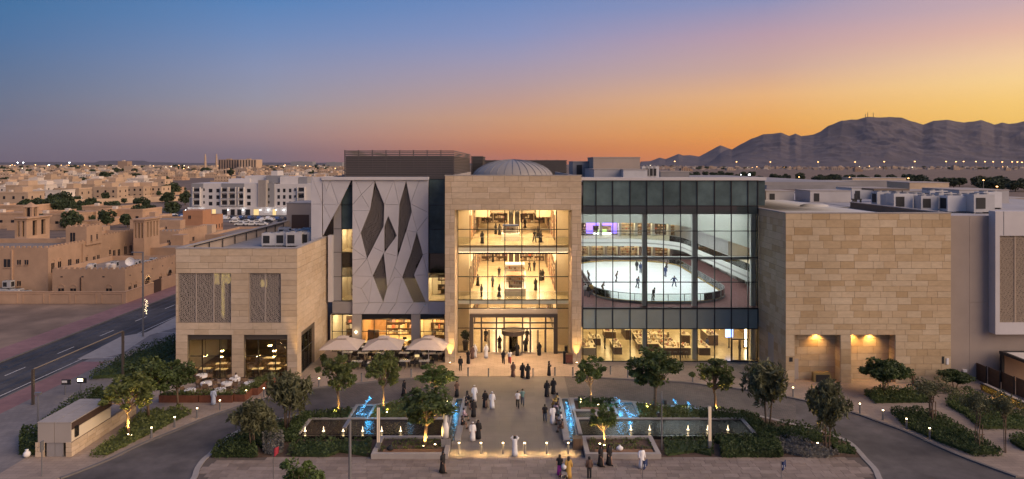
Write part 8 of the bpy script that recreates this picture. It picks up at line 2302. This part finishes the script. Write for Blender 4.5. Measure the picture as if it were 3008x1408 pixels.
outdoor = [
 (157, 517, .2, 'stand', 'casual', dict(top='cloth_black', low='cloth_black', head='cap'), 'man in black with a cap standing left of the entrance'),
 (206, 475, 2.6, 'stand', 'skirt', dict(top='cloth_black', low='cloth_black'), 'short woman in black by the left entrance column'),
 (232, 442, .5, 'stand', 'abaya', dict(c='robe_brown'), 'woman in a brown robe beside a man in white left of the doors'),
 (249, 434, 2.8, 'stand', 'thobe', {}, 'man in a white robe beside the woman in brown left of the doors'),
 (320, 435, PI, 'walk', 'thobe', {}, 'man in a white robe walking to the left entrance doors'),
 (429, 476, PI, 'walk', 'casual', dict(top='cloth_black', low='cloth_black'), 'person in black walking beside the woman with a red skirt'),
 (470, 474, PI, 'walk', 'casual', dict(top='cloth_white', low='cloth_red', head='hair_long'), 'woman in a white top and red trousers near the revolving door'),
 (517, 423, PI, 'stand', 'abaya', {}, 'woman in black right in front of the revolving door'),
 (570, 392, PI, 'stand', 'abaya', {}, 'woman in black at the right door leaf'), (657, 420, PI, 'walk', 'abaya', {}, 'tall woman in black at the right end of the doors'),
 (491, 556, .1, 'walk', 'abaya', dict(c='robe_brown'), 'woman in a reddish patterned robe leaving the entrance'), (551, 561, PI, 'walk', 'abaya', {}, 'left of two women in black walking to the entrance'), (585, 566, PI, 'walk', 'abaya', {}, 'right of two women in black walking to the entrance'),
 (719, 549, 1.6, 'phone', 'bare', dict(c='cloth_black'), 'slim person in a long dark robe right of the entrance'),
 (134, 685, .4, 'stand', 'skirt', dict(top='cloth_brown', low='cloth_black'), 'woman in brown top and dark skirt behind the left channel'),
 (245, 713, .2, 'stand', 'kandura', {}, 'man in white with a cap standing by the left channel'), (313, 750, .0, 'walk', 'abaya', {}, 'woman in black beside the man in a wide white cloak'),
 (358, 757, .0, 'stand', 'thobe', {}, 'man in a wide white cloak in the middle of the plaza'), (520, 752, .0, 'walk', 'casual', dict(top='cloth_white', low='cloth_black'), 'man in a white shirt and dark trousers walking in mid plaza'),
 (551, 738, .0, 'walk', 'casual', dict(top='cloth_teal', low='cloth_jeans', head='hair_long'), 'woman in a teal top and jeans walking in mid plaza'),
 (706, 680, 2.9, 'walk', 'abaya', {}, 'left of two women in black on the right of the crossing'), (747, 664, 3.0, 'walk', 'bare', dict(c='robe_black'), 'slim person in black on the right of the crossing, farther one'),
 (693, 842, PI, 'walk', 'casual', dict(top='cloth_black', low='cloth_jeans'), 'man in a black shirt and jeans walking away on the right'), (742, 852, PI, 'walk', 'bare', {}, 'man in a white robe seen from behind on the right of the plaza'),
 (240, 810, .3, 'stand', 'abaya', {}, 'woman in black standing near the people seated on the left ledge'), (234, 963, .2, 'stand', 'kandura', {}, 'man in a white robe in the left front of the plaza'), (270, 950, .1, 'stand', 'abaya', {}, 'woman in black in the left front of the plaza'),
 (502, 1060, PI, 'armsup', 'bare', {}, 'person in a white robe with raised arms in the bollard row'), (45, 1165, .8, 'walk', 'abaya', {}, 'woman in black walking on the front paving left of the plaza'),
 (787, 1185, 2.7, 'walk', 'skirt', dict(top='cloth_black', low='cloth_magenta'), 'woman with long black hair and a magenta skirt at the bottom right of the plaza'), (843, 1198, PI, 'stand', 'abaya', dict(c='robe_gold'), 'person in a golden robe at the bottom right of the plaza'),
 (975, 1200, PI, 'stand', 'casual', dict(top='cloth_brown', low='cloth_black'), 'person in brown and black at the bottom edge right of the plaza')]
for zx, zy, rz, pose, wear, kw, lb in outdoor:
    p = pp(zx, zy); person(lb, p.x, p.y, PV, rz, pose, wear, **kw)
p = pp(62, 685); person('small child in dark clothes beside the woman in a dark skirt', p.x, p.y, PV, .6, 'stand', 'casual', top='cloth_brown', low='cloth_black', sc=.62)
for px, py, rz, pose, wear, kw, lb in ((1765, 1370, .6, 'walk', 'abaya', {}, 'left of two women in black before the right bench planter'), (1790, 1366, .4, 'walk', 'abaya', {}, 'right of two women in black before the right bench planter'), (1885, 1376, .2, 'stand', 'bare', {}, 'tall man in a white robe before the right bench planter'),
        (627, 1190, PI, 'stand', 'bare', dict(c='robe_blue'), 'man in a pale blue robe with hands low before the terrace planters'), (1187, 1164, .9, 'walk', 'abaya', {}, 'woman in black crossing the driveway left of the plaza')):
    p = at(px, py, PV if px != 1187 else 0.0); person(lb, p.x, p.y, p.z, rz, pose, wear, **kw)
seat = [(-1, 71.2, 'abaya', {}, 'woman in black seated highest up on the left ledge'), (-1, 69.3, 'skirt2', dict(top='cloth_black', low='cloth_brown'), 'person in black and brown seated second on the left ledge'), (-1, 66.2, 'casual', dict(top='cloth_lilac', low='cloth_black'), 'person in a lilac shirt seated on the left ledge'), (-1, 64.2, 'casual', dict(top='cloth_black', low='cloth_brown'), 'person in black seated lowest on the left ledge'),
        (1, 70.6, 'abaya', dict(c='robe_gold'), 'woman in a golden robe seated highest on the right ledge'), (1, 69.0, 'casual', dict(top='cloth_brown', low='cloth_lilac'), 'person with pale trousers seated second on the right ledge'), (1, 66.6, 'casual', dict(top='cloth_teal', low='cloth_black'), 'person in pale teal seated third on the right ledge'), (1, 65.2, 'casual', dict(top='cloth_white', low='cloth_brown'), 'person in white seated fourth on the right ledge'), (1, 63.4, 'casual', dict(top='cloth_brown', low='cloth_brown'), 'person in brown seated lowest on the right ledge')]
for sx, y, wear, kw, lb in seat:
    person(lb, sx * 4.68, y, PV, PI / 2 if sx < 0 else -PI / 2, 'sit', 'casual' if wear == 'skirt2' else wear, **kw)
p = tl_(895, 780); person('person in a white robe seated at a terrace table', p.x, p.y, PV + .02, 1.2, 'sit', 'bare')
# pushchair by the golden robe
p = pp(815, 1200); t = thing('pushchair', 'grey pushchair with a white canopy at the bottom right of the plaza', 'pushchair', (p.x, p.y, PV)); bx('seat', 'grey_panel', t, p.x - .22, p.x + .22, p.y - .3, p.y + .3, .5, .62); bx('back', 'grey_panel', t, p.x - .22, p.x + .22, p.y + .25, p.y + .32, .62, 1.0)
m = MB(); m.sphere((p.x, p.y + .12, .98), .28, 'linen', 10, 6, (.85, 1, .8)); m.build('canopy', t, smooth=True); m = MB(); m.tube([(p.x - .2, p.y + .3, .6), (p.x - .2, p.y + .62, 1.1), (p.x + .2, p.y + .62, 1.1), (p.x + .2, p.y + .3, .6)], .02, 'black_plastic', n=5); m.build('handle', t)
for sx in (-1, 1):
    for sy in (-1, 1):
        m = MB(); m.tube([(p.x + sx * .25 - .02, p.y + sy * .3, PV + .12), (p.x + sx * .25 + .02, p.y + sy * .3, PV + .12)], .12, 'black_plastic', n=10); m.build('wheel', t); m = MB(); m.tube([(p.x + sx * .23, p.y + sy * .3, PV + .14), (p.x + sx * .2, p.y + sy * .18, .55)], .016, 'steel', n=5); m.build('strut', t)
# skaters
for i, (zx, zy, rz, tp, lw, lb, ps) in enumerate(((1250, 912, 0, 'cloth_navy', 'cloth_navy', 'skater in blue standing wide in the middle of the ice', 'skate'), (770, 925, 2.2, 'cloth_jeans', 'cloth_jeans', 'skater in grey-blue gliding left of the columns', 'skate'), (975, 1086, 1.9, 'cloth_black', 'cloth_brown', 'skater in brown striding at the near boards', 'skate'),
    (310, 995, 1.2, 'cloth_brown', 'cloth_brown', 'skater in brown at the left curve of the rink', 'skate'), (490, 842, 1.4, 'cloth_brown', 'cloth_black', 'skater in dark brown left on the ice', 'skate'), (762, 700, PI, 'cloth_black', 'cloth_black', 'skater in black at the far side, left of two', 'stand'), (812, 730, 0, 'cloth_navy', 'cloth_jeans', 'skater in navy at the far side, right of two', 'stand'),
    (1137, 778, 2.4, 'cloth_navy', 'cloth_navy', 'slim skater in blue right of the far middle', 'stand'), (1150, 690, 1.8, 'cloth_brown', 'cloth_black', 'farthest skater in brown bending forward', 'skate'), (135, 835, -1.2, 'cloth_brown', 'cloth_black', 'skater in brown leaning at the far left boards', 'skate'))):
    p = at(1700 + zx / 4.466, 640 + zy / 4.466, 7.04); person(lb, p.x, p.y, 7.04 + (.05 if ps == 'skate' else .06), rz, ps, 'skater', top=tp, low=lw)
for zx, zy, lb, tp in ((88, 1030, 'spectator in white at the left of the rink', 'cloth_white'), (130, 1045, 'spectator in black at the left of the rink', 'cloth_black'), (165, 1020, 'spectator in orange-brown at the left of the rink', 'robe_gold')):
    p = at(1700 + zx / 4.466, 640 + zy / 4.466, 6.9); person(lb, max(p.x, 9.2), p.y, 6.9, PI, 'stand', 'casual', top=tp, low='cloth_jeans')
# shoppers in the atrium
shop = [(340, 1105, 6.9, 'man in dark clothes standing at the left front of the middle atrium floor'), (550, 1108, 6.9, 'shopper in black near the kiosk front on the middle floor'), (470, 982, 6.9, 'shopper in brown walking left of the kiosk'), (548, 868, 6.9, 'shopper in grey beside the rear kiosk'), (905, 795, 6.9, 'left of two shoppers far right on the middle floor'), (963, 793, 6.9, 'right of two shoppers far right on the middle floor'),
        (1040, 905, 6.9, 'left of the pair by the right shop fronts'), (1065, 900, 6.9, 'right of the pair by the right shop fronts'), (978, 1018, 6.9, 'shopper in a dark suit right of the kiosk'), (295, 965, 6.9, 'shopper at the left shop fronts'), (475, 670, 6.9, 'farthest shopper on the left of the middle floor'),
        (347, 465, 14.0, 'man standing left behind the upper glass rail'), (508, 355, 14.0, 'left of two people far back on the upper floor'), (553, 365, 14.0, 'right of two people far back on the upper floor'), (965, 452, 14.0, 'man right behind the upper glass rail'), (1040, 455, 14.0, 'woman right behind the upper glass rail'), (1005, 400, 14.0, 'person behind the pair at the upper right rail'), (850, 285, 14.0, 'person in dark red far back on the upper right')]
rgp = random.Random(23)
for zx, zy, z, lb in shop:
    p = at(1330 + zx / 4.02, 600 + zy / 4.02, z); y_ = min(max(p.y, 93.0), 126); tp = rgp.choice(['cloth_black', 'cloth_brown', 'cloth_jeans', 'cloth_black', 'cloth_navy'])
    person(lb, p.x * y_ / p.y, y_, z, rgp.uniform(0, 6), rgp.choice(('stand', 'walk')), rgp.choice(('casual', 'casual', 'abaya')), top=tp, low='cloth_black')
for zx, zy, lb in ((318, 330, 'person in black inside the left door leaf'), (405, 375, 'person in black inside left of the revolving door'), (580, 330, 'person inside right of the revolving door')):
    p = at(1280 + zx / 2.1609, 850 + zy / 2.1609, .11); person(lb, p.x, max(p.y, YG + 1.4), .11, 0, 'walk', 'abaya')
for x, y, lb in ((12.5, 92, 'customer in black at the left of the food court'), (21.5, 94, 'customer in brown at the food court bar'), (26.0, 91, 'customer in navy right in the food court'), (29.5, 88.5, 'customer in black near the food court door')):
    person(lb, x, y, .11, rgp.uniform(0, 6), 'stand', 'casual', top='cloth_black' if 'black' in lb else 'cloth_brown' if 'brown' in lb else 'cloth_navy', low='cloth_black')
AC.finish(); TK.finish()
# ================================================================== AIR
mh = bpy.data.materials.new('haze_air'); mh.use_nodes = True; MATS['haze_air'] = mh
_n = mh.node_tree.nodes; _n.remove(_n['Principled BSDF'])
_v = _n.new('ShaderNodeVolumePrincipled'); _v.inputs['Color'].default_value = (0.80, 0.78, 0.84, 1); _v.inputs['Density'].default_value = 1.1e-5; _v.inputs['Anisotropy'].default_value = 0.2
mh.node_tree.links.new(_v.outputs[0], _n['Material Output'].inputs['Volume'])
b = MB(); b.box(-16000, 16000, -300, 16500, -7, 900, 'haze_air'); tag(b.build('haze'), kind='stuff')
# ================================================================== LABELS BY PLACE for look-alikes one can still point at
_ones = ['', 'first', 'second', 'third', 'fourth', 'fifth', 'sixth', 'seventh', 'eighth', 'ninth', 'tenth', 'eleventh', 'twelfth', 'thirteenth', 'fourteenth', 'fifteenth', 'sixteenth', 'seventeenth', 'eighteenth', 'nineteenth']
_tens = {2: ('twentieth', 'twenty'), 3: ('thirtieth', 'thirty'), 4: ('fortieth', 'forty'), 5: ('fiftieth', 'fifty'), 6: ('sixtieth', 'sixty')}
def ordinal(n):
    if n < 20: return _ones[n]
    a, c = divmod(n, 10); return _tens[a][0] if c == 0 else _tens[a][1] + '-' + _ones[c]
_by = {}
for o in COL.objects:
    if o.parent is None and 'label' in o and 'group' in o: _by.setdefault(o['label'], []).append(o)
for lb, os_ in _by.items():
    g_ = os_[0]['group']
    if len(os_) < 2 or any(w in g_ for w in ('far t', 'the far town', 'tree belt', 'scrub', 'on the plain', 'chairs', 'highway', 'cars')): continue
    os_.sort(key=lambda o: o.location.x / o.location.y)
    for i, o in enumerate(os_): o['label'] = lb + ', ' + ordinal(i + 1) + ' from the left'
